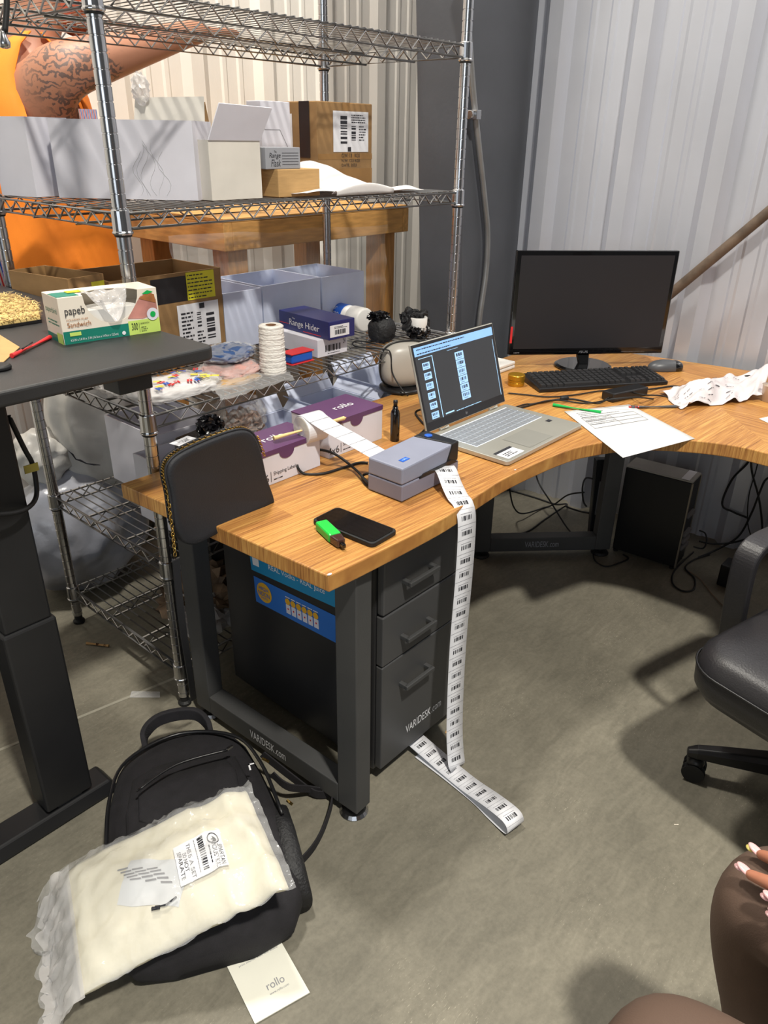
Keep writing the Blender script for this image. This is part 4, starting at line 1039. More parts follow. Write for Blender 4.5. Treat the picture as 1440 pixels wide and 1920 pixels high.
# power brick and cables on the desk
b0 = at_z(1178, 752, TZ)
br = thing('power_adapter', 'black laptop power brick with cable lying before the keyboard', 'power adapter', (b0.x, b0.y, TZ))
e0, e1 = at_z(1148, 756, TZ), at_z(1214, 742, TZ); ex_ = (e1-e0).normalized(); ey_ = V((-ex_.y, ex_.x, 0))
bm = BM(); hexa(bm, [e0+V((0, 0, .001)), e1+V((0, 0, .001)), e1+ey_*.05+V((0, 0, .001)), e0+ey_*.05+V((0, 0, .001))], [e0+V((0, 0, .030)), e1+V((0, 0, .030)), e1+ey_*.05+V((0, 0, .030)), e0+ey_*.05+V((0, 0, .030))]); obj('brick', bm, 'black_plastic', br, bevel=.004)
def cable(pts, r=.0025, n=8): return smooth_path(pts, n), r
def zt(x, y, z=TZ, h=.004): return at_z(x, y, z+h)
bm = BM(); tube(bm, smooth_path([e0+ey_*.02+V((0, 0, .012)), zt(1120, 756), zt(1070, 748), zt(1025, 752), zt(985, 762), zt(957, 770)], 8), .0028, 8); cb = obj('cable', bm, 'rubber', br, smooth=True)
bm = BM(); p_ = zt(1058, 749); blob(bm, p_+V((0, 0, .004)), (.016, .008, .008), 3, R=Rz(-.5), power=.8); obj('ferrite', bm, 'rubber', cb, smooth=True)
bm = BM(); tube(bm, smooth_path([e1+ey_*.02+V((0, 0, .014)), zt(1232, 728), zt(1262, 724), zt(1290, 728)], 8), .003, 8); obj('mains_cable', bm, 'rubber', br, smooth=True)
def cord(label, pts, r=.0028, m='rubber', name='cable', cat='cable', ends=None, group=None):
    pts = [V(p) for p in pts]; zb = min(p.z for p in pts)
    t = thing(name, label, cat, (pts[0].x, pts[0].y, zb), 0, group)
    bm = BM(); tube(bm, smooth_path(pts, 9), r, 8); obj('cord', bm, m, t, smooth=True)
    if ends:
        bm = BM(); d_ = (pts[0]-pts[1]).normalized(); cyl(bm, pts[0], pts[0]+d_*.022, r*1.9, 12); obj('plug', bm, m, t)
    return t
cord('thin black mouse cable running behind the keyboard on the desk', [zt(1224, 691, h=.008), zt(1205, 693), zt(1185, 702, h=.018), zt(1165, 695)], .0018)
cord('black keyboard cable crossing the desk in front of the gold tin', [zt(952, 737), zt(985, 740), zt(1030, 744), zt(1080, 740), zt(1125, 733), zt(1170, 733), zt(1205, 740, h=.034), zt(1240, 742), zt(1262, 748)], .0024)
cord('black usb cable plugged into the right side of the laptop', [zt(962, 765, h=.006), zt(985, 758), zt(1000, 757), zt(1040, 750, h=.009), zt(1100, 756), zt(1150, 748, h=.035), zt(1190, 745, h=.036), zt(1225, 748)], .0024, ends=True)
cord('black cable curling out from under the crumpled paper at the back', [zt(1385, 715), zt(1392, 707, h=.02), zt(1408, 705, h=.025), zt(1420, 712), zt(1400, 718)], .0035)
cord('black cable coming out behind the left edge of the laptop screen', [zt(800, 770, h=.01), zt(788, 768, h=.02), zt(779, 775), zt(790, 790), zt(799, 800), zt(790, 812), zt(776, 822), zt(766, 830)], .0032)
cord('thick black printer cable looping in front of the label boxes', [V((PX0+.03, PY1+.02, TZ+.02)), zt(690, 905, h=.014), zt(664, 878, h=.012), zt(625, 850, h=.030), zt(588, 843, h=.045), zt(562, 852, h=.040), zt(557, 872, h=.025), zt(570, 888), zt(605, 888), zt(640, 878), zt(672, 868), zt(690, 868)], .0034)
cord('short black cable coiled against the left side of the printer', [zt(702, 893, h=.015), zt(690, 888, h=.02), zt(680, 893), zt(684, 906), zt(697, 910), zt(708, 902, h=.012)], .0034)

# ================================================================== on the middle shelf of the rack
def zat(P, y):
    lo, hi = -1.0, 3.0
    for _ in range(40):
        m = (lo+hi)/2; c = V((P[0], P[1], m))-CAMP; yy = 960 - FPX*c.dot(_u)/c.dot(_f)
        if yy > y: lo = m
        else: hi = m
    return lo
def carton(name, label, cat, A, B, depth, z0, z1, m, group=None, open_top=True, th=0.004):
    """carton whose front bottom edge runs A -> B, going back by depth"""
    A = V((A[0], A[1], z0)); B = V((B[0], B[1], z0)); e = (B-A); W = e.length; rz = math.atan2(e.y, e.x)
    if open_top: t = obox(name, label, cat, A.x, A.x+W, A.y, A.y+depth, z0, z1, m, rz, group, th)
    else:
        t = thing(name, label, cat, A, rz, group)
        bm = BM(); box(bm, (0, 0, 0), (W, depth, z1-z0)); obj('box_body', bm, m, t, world=False, bevel=.0015)
    t['_w'] = W; del t['_w']
    return t, A, e/W, V((-e.y, e.x, 0))/W, W
MS = 1.345+0.0065
A = at_y(107, 368, 1.98); A.x = max(A.x, .985); B = at_z(365, 374, MS); B = V((1.222, 1.705, 0)); A = V((1.005, 1.995, 0))
t, o_, ex, en, W = carton('open_carton', 'white open carton with faint sketch lines behind the front left post, middle shelf', 'box', A, B, .16, MS, zat(B, 226), 'white_card', 'white cartons on the middle shelf')
F = Plane(o_, ex, (0, 0, 1), .0006)
if F.n.dot(-en) < 0: F.n = -F.n
bm = BM(); 
for du, tp in ((.215, .10), (.225, .12), (.235, .125), (.245, .115), (.262, .12), (.275, .10)):
    tube(bm, [F(du+.012*math.sin(i*.9+du*90)+(.012*(1-i/8)*(1 if du > .24 else -.3)), .01+tp*i/8) for i in range(9)], .0004, 4)
obj('sketch', bm, 'light_ink', t)
C = V((.955, 2.05, 0))
carton('open_carton', 'white open carton at the far left end of the middle shelf, beside the sketched one', 'box', V((.936, 2.165, 0)), V((.966, 2.035, 0)), .13, MS, zat(C, 218), 'white_card', 'white cartons on the middle shelf')
# off-white carton with raised flaps
A = V((1.262, 1.720, 0)); B = V((1.432, 1.715, 0)); A = at_z(398, 371, MS); B = at_z(492, 366, MS); k_ = .955; A = V((A.x*k_, A.y*k_, 0)); B = V((B.x*k_, B.y*k_, 0))
zt_ = zat(A, 262)
t, o_, ex, en, W = carton('flap_carton', 'off-white carton with raised flaps and navy patch in the middle of the middle shelf', 'box', A, B, .20, MS, zt_, 'offwhite_card')
up = V((0, 0, 1)); f0 = o_+up*(zt_-MS)
flap(t, 'white_card', [f0, f0+ex*W, f0+ex*(W+.02)+up*.075-en*.03, f0+ex*.018+up*.080-en*.03], th=.003)
g0 = f0+en*.004; g1 = f0+en*.20
P0 = at_y(250, 262, 1.86); P1 = at_y(253, 183, 1.86); P2 = at_y(382, 181, 1.78); P3 = at_y(385, 262, 1.78)
flap(t, 'offwhite_card', [P0, P3, P2, P1], th=.003)
flap(t, 'kraft_dark', [g1+V((0, 0, 0)), g1+ex*W, g1+ex*W+up*.09+en*.02, g1+up*.085+en*.02], th=.003, label='brown inside of back flap')
flap(t, 'kraft', [P0+V((-.04, .06, .018)), P0+V((0, .05, .0)), P0+V((0, .05, .03)), P0+V((-.045, .06, .036))], th=.002)
Fp = Plane(o_, en, (0, 0, 1), .0008)
if Fp.n.dot(-ex) < 0: Fp.n = -Fp.n
bm = BM(); rect(bm, Fp, .045, (zt_-MS)*.5, .10, (zt_-MS)*.84); obj('patch', bm, 'navy_patch', t, label='navy square patch')
# kraft box with the grey flask box on top
A = at_z(523, 366, MS); B = at_z(600, 362, MS); k_ = .96; A = V((A.x*k_, A.y*k_, 0)); B = V((B.x*k_, B.y*k_, 0)); zk = zat(A, 318)
t, o_, ex, en, W = carton('kraft_box', 'small plain brown box under the grey flask box on the middle shelf', 'box', A-(B-A).normalized()*.0, B, .09, MS, zk, 'kraft', open_top=False)
A2 = V((A.x-.025, A.y+.02, 0)); ezf = (B-A).normalized(); A2 = A-ezf*.03+V((0, .012, 0)); B2 = A2+ezf*.122
zf = zat(A2, 276)
t, o_, ex, en, W = carton('flask_box', 'small grey box with dark script lettering on top of the brown box', 'box', A2, B2, .07, zk+.0005, zf, 'grey_card', open_top=False)
F = Plane(o_+V((0, 0, 0)), ex, (0, 0, 1), .0006); hh = zf-zk
if F.n.dot(-en) < 0: F.n = -F.n
bm = BM(); text(bm, 'The', F, .030, hh*.74, .038, hh*.84, 1); text(bm, 'Range', F, .012, hh*.45, .050, hh*.74, 1, .2); text(bm, 'Flask', F, .018, hh*.12, .050, hh*.44, 1, .2)
for i in range(5): rect(bm, F, .057, hh*(.2+.13*i), .115, hh*(.2+.13*i)+.0012, 1)
obj('lettering', bm, 'ink', t)
# white tuck box behind
q0 = at_y(492, 276, 1.80); q1 = at_y(546, 274, 1.80)
t, o_, ex, en, W = carton('tuck_box', 'white tuck flap box standing behind the grey flask box', 'box', V((q0.x, 1.80, 0)), V((q1.x, 1.80, 0)), .06, MS, at_y(520, 190, 1.80).z, 'white_card', open_top=False)
F = Plane(o_, ex, (0, 0, 1), .0006); H_ = at_y(520, 190, 1.8).z-MS
if F.n.dot(-en) < 0: F.n = -F.n
bm = BM(); pts = [(.0, H_*.78), (.012, H_*.70), (W*.62, H_*.70), (W, H_*.42)]
for (a, b), (c, d) in zip(pts, pts[1:]): tube(bm, [F(a, b), F(c, d)], .0007, 4)
obj('flap_line', bm, 'grey_ink', t)
# big brown taped carton with shipping label
K = at_y(597, 340, 1.93); Kr = at_y(697, 330, 1.93); zc = at_y(597, 189, 1.93).z
Kx0, Kx1 = K.x, Kr.x
t = thing('shipping_carton', 'large brown taped shipping carton with white label and black tape at right of middle shelf', 'box', (Kx0, 1.93, MS))
bm = BM(); box(bm, (Kx0, 1.93, MS), (Kx1, 2.17, zc)); obj('box_body', bm, 'kraft_dark', t, bevel=.003)
F = Plane((Kx0, 1.93, MS), (1, 0, 0), (0, 0, 1), .0008); W, H_ = Kx1-Kx0, zc-MS
bm = BM(); rect(bm, F, 0, 0, W, H_*.22); rect(bm, F, 0, H_*.33, W, H_*.40); rect(bm, F, W*.44, H_*.36, W*.58, H_, 1.2); obj('brown_tape', bm, 'tape_clear', t)
bm = BM(); rect(bm, F, W*.27, H_*.42, W*.92, H_*.90, 2); lb = obj('shipping_label', bm, 'label', t)
bm = BM(); bars(bm, F, W*.40, H_*.52, W*.52, H_*.87, 3, 5, 22, horiz=True); bars(bm, F, W*.60, H_*.56, W*.68, H_*.74, 3, 6, 16, horiz=True); scribble(bm, F, W*.60, H_*.76, W*.88, H_*.87, 4, 3, 6); scribble(bm, F, W*.74, H_*.55, W*.88, H_*.74, 6, 3, 8); rect(bm, F, W*.53, H_*.425, W*.59, H_*.48, 3); obj('label_print', bm, 'ink', lb)
bm = BM(); text(bm, 'G.W: 13   KGS', F, W*.42, H_*.355, W*.76, H_*.40, 2); text(bm, 'N.W: 12.5 KGS', F, W*.42, H_*.30, W*.76, H_*.335, 2); text(bm, 'DATE: 2023', F, W*.42, H_*.245, W*.70, H_*.28, 2); obj('stencil_print', bm, 'ink', t)
F = Plane((Kx0, 2.17, MS), (0, -1, 0), (0, 0, 1), .0008); D_ = .24
bm = BM(); rect(bm, F, D_*.66, H_*.35, D_*.86, H_, 2); obj('black_tape', bm, 'tape_black', t, label='strip of black tape')
bm = BM(); rect(bm, F, D_*.15, H_*.42, D_*.52, H_*.86, 2); lb = obj('shipping_label', bm, 'label', t); bm = BM(); bars(bm, F, D_*.2, H_*.5, D_*.46, H_*.68, 3, 9, 18); scribble(bm, F, D_*.2, H_*.72, D_*.46, H_*.84, 4, 3); obj('label_print', bm, 'ink', lb)
# white poly mailer
m0, m1 = at_z(604, 358, MS), at_z(832, 355, MS)
t = thing('poly_mailer', 'folded white poly mailer bag lying on the right end of the middle shelf', 'mailer bag', (1.80, 1.72, MS))
def mail(u, v):
    x = 1.50+.50*u; y = 1.60+.26*v; n_ = noise.noise_vector(V((u*4, v*4, 2)))
    h = .006+.075*max(0, math.sin(PI*min(1, u*1.15+.0)))**1.3*(v**.8)*max(0, 1.1-abs(u-.55)*1.8) + .010*n_.z
    return V((x+.01*n_.x, y+.012*n_.y, MS+.002+max(0, h)))
bm = BM(); grid(bm, mail, 36, 20); obj('sheet', bm, 'white_cloth', t, solid=.001, smooth=True)
bm = BM(); grid(bm, lambda u, v: V((1.60+.24*u, 1.590+.03*math.sin(PI*v)*-.3+.02*v, MS+.003+.030*math.sin(PI*v*.9)*(.4+.6*math.sin(PI*u)))), 14, 8); obj('folded_edge', bm, 'white_cloth', t, solid=.001, smooth=True)
p = at_y(263, 163, 1.84)
t = thing('plastic_wad', 'small crumpled clear plastic bag poking up above the white cartons', 'plastic bag', (p.x, p.y, p.z-.02))
bm = BM(); blob(bm, p+V((0, 0, -.004)), (.021, .018, .034), 3, .010, 12, 3); obj('film', bm, 'film_thick', t)

# ================================================================== on the lower shelf
LS = 0.885+0.0065
def yb(x, y, Y): return at_y(x, y, Y)
FYB = 1.925
# two open brown cartons
x0 = .945; x1 = yb(205, 540, FYB).x
t, o_, ex, en, W = carton('brown_carton', 'open brown carton at the left end of the lower shelf, behind the sandwich bag box', 'box', (x0, FYB-.02), (x1-.012, FYB), .24, LS, yb(100, 524, FYB).z, 'kraft_dark', 'open brown cartons')
F = Plane(o_, ex, (0, 0, 1), .0008)
if F.n.dot(-en) < 0: F.n = -F.n
H_ = yb(100, 524, FYB).z-LS
bm = BM(); rect(bm, F, W*.62, H_*.72, W*.99, H_*.94, 1); obj('yellow_label', bm, 'yellow', t)
x2 = yb(417, 560, FYB).x; H2 = yb(330, 512, FYB).z-LS
t, o_, ex, en, W = carton('brown_carton', 'open brown carton with yellow and white labels beside the bluish cartons, lower shelf', 'box', (x1, FYB), (x2, FYB), .245, LS, LS+H2, 'kraft_dark', 'open brown cartons')
F = Plane(o_, ex, (0, 0, 1), .0008)
if F.n.dot(-en) < 0: F.n = -F.n
bm = BM(); rect(bm, F, W*.34, H2*.68, W*.66, H2*.96, 1); obj('black_tape', bm, 'tape_black', t)
bm = BM(); rect(bm, F, W*.66, H2*.68, W*.93, H2*.99, 2); q = obj('yellow_label', bm, 'yellow', t); bm = BM(); scribble(bm, F, W*.67, H2*.69, W*.92, H2*.98, 7, 3, 4, .3); obj('label_print', bm, 'ink', q)
bm = BM(); rect(bm, F, W*.55, H2*.12, W*.95, H2*.64, 2); q = obj('shipping_label', bm, 'label', t)
bm = BM(); bars(bm, F, W*.82, H2*.20, W*.90, H2*.52, 3, 4, 20, horiz=True); bars(bm, F, W*.73, H2*.36, W*.77, H2*.54, 3, 5, 16, horiz=True); scribble(bm, F, W*.58, H2*.16, W*.70, H2*.56, 9, 3, 4); rect(bm, F, W*.76, H2*.57, W*.81, H2*.63, 3); scribble(bm, F, W*.72, H2*.16, W*.80, H2*.32, 4, 3, 5); obj('label_print', bm, 'ink', q)
# three bluish white cartons
bins = [(420, 494, 545, 'leftmost'), (494, 603, 528, 'middle'), (604, 683, 514, 'rightmost')]
for i, (a, b, yt, nm) in enumerate(bins):
    xa, xb = yb(a, 600, FYB).x+.003, yb(b, 600, FYB).x-.003; z1 = yb((a+b)/2, yt, FYB).z
    t, o_, ex, en, W = carton('open_carton', {'leftmost': 'open bluish white carton beside the labelled brown carton on the lower shelf', 'middle': 'open bluish white carton with striped light on it behind the navy box', 'rightmost': 'open bluish white carton behind the lying white jar on the lower shelf'}[nm], 'box', (xa, FYB), (xb, FYB), .245, LS, z1, 'blue_card', 'bluish cartons on the lower shelf')
# white box with barcode, navy box on it
wb0 = V((1.575, 1.655, 0)); wbr = V((1.697, 1.648, 0))
ex_ = (wbr-wb0).normalized(); ey_ = V((.30, .95, 0)).normalized(); ey_ = V((-ex_.y, ex_.x, 0))
zwb = .946
t = thing('barcode_box', 'white box with barcode under the navy box on the lower shelf', 'box', (wb0.x, wb0.y, LS))
bm = BM(); hexa(bm, [wb0+V((0, 0, LS)), wb0+ex_*.122+V((0, 0, LS)), wb0+ex_*.122+ey_*.20+V((0, 0, LS)), wb0+ey_*.20+V((0, 0, LS))], [wb0+V((0, 0, zwb)), wb0+ex_*.122+V((0, 0, zwb)), wb0+ex_*.122+ey_*.20+V((0, 0, zwb)), wb0+ey_*.20+V((0, 0, zwb))]); obj('box_body', bm, 'white_card', t, bevel=.0015)
F = Plane(wb0+V((0, 0, LS)), ex_, (0, 0, 1), .0008); bm = BM(); bars(bm, F, .03, .014, .095, .034, 1, 4, 26); text(bm, '24', F, .104, .030, .114, .044, 1); scribble(bm, F, .04, .006, .09, .010, 1, 1); obj('barcode', bm, 'ink', t)
zn0, zn1 = zwb+.0008, zwb+.056
c0 = at_z(617, 639, zn0); cl = at_z(524, 613, zn0); cr_ = at_z(665, 629, zn0)
e1 = (cl-c0); L1 = e1.length; e1.normalize(); e2 = V((-e1.y, e1.x, 0)); 
if e2.dot(cr_-c0) < 0: e2 = -e2
L2 = .105
t = thing('navy_box', 'navy blue Range Hider box stacked on the white barcode box', 'box', (c0.x, c0.y, zn0))
bm = BM(); b4 = [c0, c0+e2*L2, c0+e2*L2+e1*L1, c0+e1*L1]; hexa(bm, b4, [p+V((0, 0, zn1-zn0)) for p in b4]); nb = obj('box_body', bm, 'navy', t, bevel=.0015)
F = Plane(cl, -e1, (0, 0, 1), .0008)
if F.n.dot(CAMP-cl) < 0: F.n = -F.n
bm = BM(); text(bm, 'Range Hider', F, L1*.22, .012, L1*.82, .037, 1); text(bm, 'The', F, L1*.28, .038, L1*.34, .043, 1); obj('lettering', bm, 'white_ink', nb)
bm = BM(); rect(bm, F, 0, .0185, L1*.2, .0205, 1); rect(bm, F, L1*.5, .006, L1*.85, .008, 1); obj('red_line', bm, 'red', nb)
F = Plane(c0, e2, (0, 0, 1), .0008)
if F.n.dot(CAMP-c0) < 0: F.n = -F.n
bm = BM(); rect(bm, F, .004, .008, L2*.78, .044, 1); q = obj('label', bm, 'label', nb); bm = BM(); bars(bm, F, L2*.22, .015, L2*.66, .029, 2, 6, 22); scribble(bm, F, L2*.2, .032, L2*.7, .040, 2, 2); obj('label_print', bm, 'ink', q)
# blue and red book-like case
c0 = at_z(587, 676, LS); t = thing('hook_case', 'small blue case with red edges lying before the white barcode box', 'case', (c0.x-.05, c0.y+.02, LS))
bm = BM(); box(bm, (c0.x-.085, c0.y, LS+.004), (c0.x, c0.y+.045, LS+.031)); obj('case_body', bm, 'royal', t, bevel=.005)
for z_ in (LS+.0005, LS+.031): bm = BM(); box(bm, (c0.x-.088, c0.y-.003, z_), (c0.x+.003, c0.y+.048, z_+.0035)); obj('edge', bm, 'red', t, bevel=.001)
# paper towel roll
c0 = V((1.372, 1.628, LS)); t = thing('paper_roll', 'roll of white textured paper towel standing on the lower shelf front edge', 'paper roll', c0)
bm = BM(); prof = []
for i in range(57):
    h = .004+.132*i/56; prof.append((.0375-.003*i/56+.0009*math.sin(i*2.1)+.0006*math.sin(i*5.3), h))
prof = [(.0, .003), (.036, .003)]+prof+[(.033, .1375), (.0145, .138), (.0145, .10), (.0, .10)]
lathe(bm, c0, [(max(r, .0004), h) for r, h in prof], 40)
for v in bm.verts:
    r_ = math.hypot(v.co.x-c0.x, v.co.y-c0.y)
    if r_ > .03: 
        k = 1+.018*noise.noise(V((v.co.x*90, v.co.y*90, v.co.z*110))); v.co.x = c0.x+(v.co.x-c0.x)*k; v.co.y = c0.y+(v.co.y-c0.y)*k; v.co.z += .0025*noise.noise(V((v.co.x*40, v.co.y*40, v.co.z*60)))
obj('roll', bm, 'towel', t, smooth=True)
bm = BM(); lathe(bm, c0+V((0, 0, .06)), [(.0148, 0), (.0148, .0785), (.0135, .0785), (.0135, 0.001)], 24); obj('core', bm, 'tube', t, label='brown cardboard core', smooth=True)
# lying jar
ja, jb = at_z(617, 583, LS+.04), at_z(683, 600, LS+.043); ax_ = (jb-ja); JL = ax_.length; ax_.normalize()
t = thing('supplement_jar', 'white jar with blue label lying on its side behind the navy box', 'jar', (ja+jb)/2-V((0, 0, .04)))
bm = BM(); lathe(bm, ja, [(.030, 0), (.037, .006), (.038, JL*.62), (.034, JL*.70), (.030, JL*.72)], 32, ax_); obj('jar_body', bm, 'bottle', t, smooth=True)
bm = BM(); lathe(bm, ja, [(.0385, .014), (.0387, .016), (.0387, JL*.56), (.0385, JL*.57)], 36, ax_); lbj = obj('jar_label', bm, 'royal', t, smooth=True)
bm = BM(); lathe(bm, ja, [(.036, JL*.70), (.041, JL*.72), (.041, JL*1.0), (.038, JL*1.03), (.034, JL*1.035)], 32, ax_); obj('cap', bm, 'bottle', t, smooth=True)
def jf(u, v, k=1):
    a_ = (CAMP-ja); a_ = (a_-ax_*a_.dot(ax_)).normalized(); b_ = ax_.cross(a_); th = v/.0387; return ja+ax_*u+(a_*math.cos(th)+b_*math.sin(th))*(.0388+.0006*k)
bm = BM(); sgn_ = 1 if jf(0, .01).z > jf(0, -.01).z else -1
text(bm, 'Endur', lambda u, v, k: jf(u, sgn_*v, k), .020, .012, JL*.42, .028, 1); text(bm, 'ZERO', lambda u, v, k: jf(u, sgn_*v, k), JL*.30, -.010, JL*.52, .004, 1); obj('lettering', bm, 'white_ink', lbj)
# black pouches
p1 = at_z(716, 618, LS+.04)
t = thing('drawstring_pouch', 'black crinkled drawstring pouch beside the jar on the lower shelf', 'pouch', (p1.x, p1.y, LS))
bm = BM(); blob(bm, V((p1.x, p1.y, LS+.040)), (.046, .042, .044), 4, .004, 9, 5, zmin=LS+.001, power=.85); obj('pouch_body', bm, 'mesh_black', t, smooth=True)
bm = BM(); blob(bm, V((p1.x-.005, p1.y+.01, LS+.082)), (.036, .032, .014), 4, .014, 14, 8); obj('gathered_mouth', bm, 'bin_bag', t)
p2 = at_z(783, 612, LS+.04)
t = thing('wrapped_cup', 'white cup bundled in black plastic and dark curly cord at right end of lower shelf', 'cup', (p2.x, p2.y, LS))
bm = BM(); lathe(bm, V((p2.x-.004, p2.y-.006, LS+.012)), [(.022, 0), (.029, .01), (.030, .060), (.028, .062), (.027, .02)], 28); obj('cup_body', bm, 'bottle', t, smooth=True)
bm = BM(); blob(bm, V((p2.x, p2.y-.002, LS+.026)), (.042, .040, .028), 4, .010, 10, 2, zmin=LS+.001); obj('plastic_wrap', bm, 'bin_bag', t)
bm = BM()
for i in range(9):
    q = random.uniform(0, 2*PI); pts = []
    for k in range(7):
        th = q+k*.45; rr_ = .040+.008*math.sin(k*2+i); pts.append(V((p2.x+.006+rr_*math.cos(th)*1.0, p2.y+.018+rr_*math.sin(th)*.7, LS+.058+.026*math.sin(k*1.1+i))))
    tube(bm, smooth_path(pts, 4), .0065, 6)
blob(bm, V((p2.x+.036, p2.y+.004, LS+.050)), (.020, .022, .036), 3, .012, 10, 6); blob(bm, V((p2.x-.012, p2.y+.034, LS+.070)), (.032, .018, .026), 3, .014, 12, 7)
obj('curly_cord', bm, 'mesh_black', t)
cord('black cable on the shelf wires before the drawstring pouch, dropping behind the desk', [at_z(742, 630, LS+.004), at_z(700, 640, LS+.003), at_z(665, 640, LS+.003), at_z(668, 650, LS+.003), at_z(720, 655, LS+.003), V((1.80, 1.555, LS-.01)), V((1.80, 1.545, .82)), V((1.802, 1.50, TZ+.02)), V((1.815, 1.49, TZ+.004))], .0024)
# bagged garments
def wad(name, label, cat, cx, cy, rx, ry, rz_, z0, m, ang=0, amp=.012, seed=1, film=True, sc=6):
    t = thing(name, label, cat, (cx, cy, z0))
    bm = BM(); blob(bm, V((cx, cy, z0+rz_*.9)), (rx, ry, rz_), 4, amp, sc, seed, R=Rz(ang), zmin=z0+.001, power=.72); o = obj('cloth', bm, m, t, smooth=True)
    if film: bm = BM(); blob(bm, V((cx, cy, z0+rz_*.95)), (rx*1.07, ry*1.07, rz_*1.15), 4, amp*1.1, sc*1.3, seed+9, R=Rz(ang), zmin=z0+.0006, power=.7); obj('plastic_bag', bm, 'film', t)
    return t
c1 = at_z(430, 690, LS+.02)
wad('bagged_garment', 'pink and white garment in a clear bag under the blue one on the lower shelf', 'garment', c1.x, c1.y-.0, .085, .075, .016, LS, 'pink_cloth', .3, .010, 4)
c2 = at_z(425, 660, LS+.045)
wad('bagged_garment', 'dark blue garment in a shiny clear bag, topmost left of the paper roll', 'garment', c2.x-.01, c2.y-.02, .080, .065, .014, LS+.036, 'blue_cloth', .5, .009, 6)
c3 = at_z(440, 712, LS+.012)
wad('kraft_mailer', 'flat brown card mailer in clear wrap left of the paper roll', 'mailer bag', 1.235, 1.625, .080, .030, .008, LS, 'kraft', .0, .004, 8)
c4 = at_z(300, 735, LS+.02)
t = wad('bagged_shirt', 'white garment with red and blue ice lolly pattern in a clear bag at front left of lower shelf', 'garment', 1.07, 1.672, .125, .072, .018, LS, 'white_cloth', -.0, .008, 12)
t['label'] = 'white ice lolly patterned garment in clear bag at the front left of the lower shelf'
bmr, bmb, bmy = BM(), BM(), BM(); random.seed(5)
for i in range(30):
    u = 1.07+random.uniform(-.105, .10); v = 1.672+random.uniform(-.055, .05); F = Plane((u, v, LS+.0375), (math.cos(i), math.sin(i), 0), (-math.sin(i), math.cos(i), 0), .001)
    tgt = (bmr, bmb, bmy)[i % 3]
    rect(tgt, F, -.007, -.010, -.001, .010); rect(tgt, F, .001, -.010, .007, .010); rect(bmr, F, -.001, .009, .001, .016)
for b_, m_ in ((bmr, 'red'), (bmb, 'royal'), (bmy, 'yellow')): obj('lolly_print', b_, m_, t)
wad('clear_bag', 'empty clear plastic bag lying over the left rail of the lower shelf', 'plastic bag', .985, 1.79, .055, .085, .012, LS, 'film_thick', -.15, .012, 15, film=False)
c5 = at_z(318, 683, LS+.05)
bm = BM(); tube(bm, smooth_path([at_z(296, 690, LS+.055), at_z(318, 682, LS+.058), at_z(345, 674, LS+.055)], 6), .010, 8)
single('orange_pouch', bm, 'orange_red', 'orange red pouch with black edge peeking out behind the black tabletop corner', 'pouch', smooth=True)
# clear film draped over the front rail near the roll
t = thing('film_scrap', 'crumpled clear film hanging over the front rail left of the paper roll', 'plastic film', (1.2, 1.57, LS))
def fr(u, v):
    n_ = noise.noise_vector(V((u*7, v*6, 9))); x = 1.13+.26*u; y = 1.62-.062*v+.006*n_.y
    z = LS+.010+.008*n_.z-(.06*max(0, v-.72) if v > .72 else 0); return V((x+.01*n_.x, y, z))
bm = BM(); grid(bm, fr, 34, 18); obj('film', bm, 'film', t, smooth=True)

# ================================================================== lower levels: cartons and bags
L2_ = 0.475+0.0065
def open_bin(label, x0, x1, y0, y1, z1, rot=0, flaps=True, m='blue_card', grp='bluish cartons on the second shelf'):
    t = thing('open_carton', label, 'box', (x0, y0, L2_), rot, grp)
    W, D, Hh, th = x1-x0, y1-y0, z1-L2_, .004
    bm = BM(); box(bm, (0, 0, 0), (W, D, th)); box(bm, (0, 0, th), (W, th, Hh)); box(bm, (0, D-th, th), (W, D, Hh)); box(bm, (0, th, th), (th, D-th, Hh)); box(bm, (W-th, th, th), (W, D-th, Hh)); obj('box_body', bm, m, t, world=False)
    if flaps:
        for (a, b, o) in (((0, D, Hh), (W, D, Hh), (0, .03, .045)), ((W, 0, Hh), (W, D, Hh), (.03, 0, .030)), ((0, 0, Hh), (0, D, Hh), (-.03, 0, .02))):
            bm = BM(); a, b, o = V(a), V(b), V(o); slab(bm, [a, b, b+o, a+o], V((0, 0, .003))); obj('flap', bm, m, t, world=False)
    return t
open_bin('open bluish carton on the second shelf nearest the front left post, under the desk corner', 1.03, 1.27, 1.60, 1.86, .68, flaps=False, m='white_card')
open_bin('open bluish carton at the back left of the second shelf, behind another', 1.12, 1.36, 1.885, 2.165, .70, flaps=False, m='white_card')
open_bin('open carton behind the desk and the nearer purple label box', 1.345, 1.55, 1.60, 1.80, .700)
open_bin('open carton behind the desk and the farther purple label box', 1.60, 1.80, 1.60, 1.82, .715)
open_bin('open carton with striped light behind the desk beside the ivory speaker', 1.85, 2.06, 1.61, 1.85, .735)
# shredded paper in a clear bag
p = at_z(430, 800, .73)
t = thing('shred_bag', 'clear bag of brown shredded paper behind the black handbag', 'plastic bag', (1.30, 1.72, L2_+.12))
bm = BM(); blob(bm, V((1.305, 1.70, .735)), (.062, .05, .045), 4, .02, 16, 3); obj('shredded_paper', bm, 'shred', t, kind='stuff')
bm = BM(); blob(bm, V((1.285, 1.70, .755)), (.095, .065, .075), 4, .02, 8, 4); obj('bag_film', bm, 'film', t)
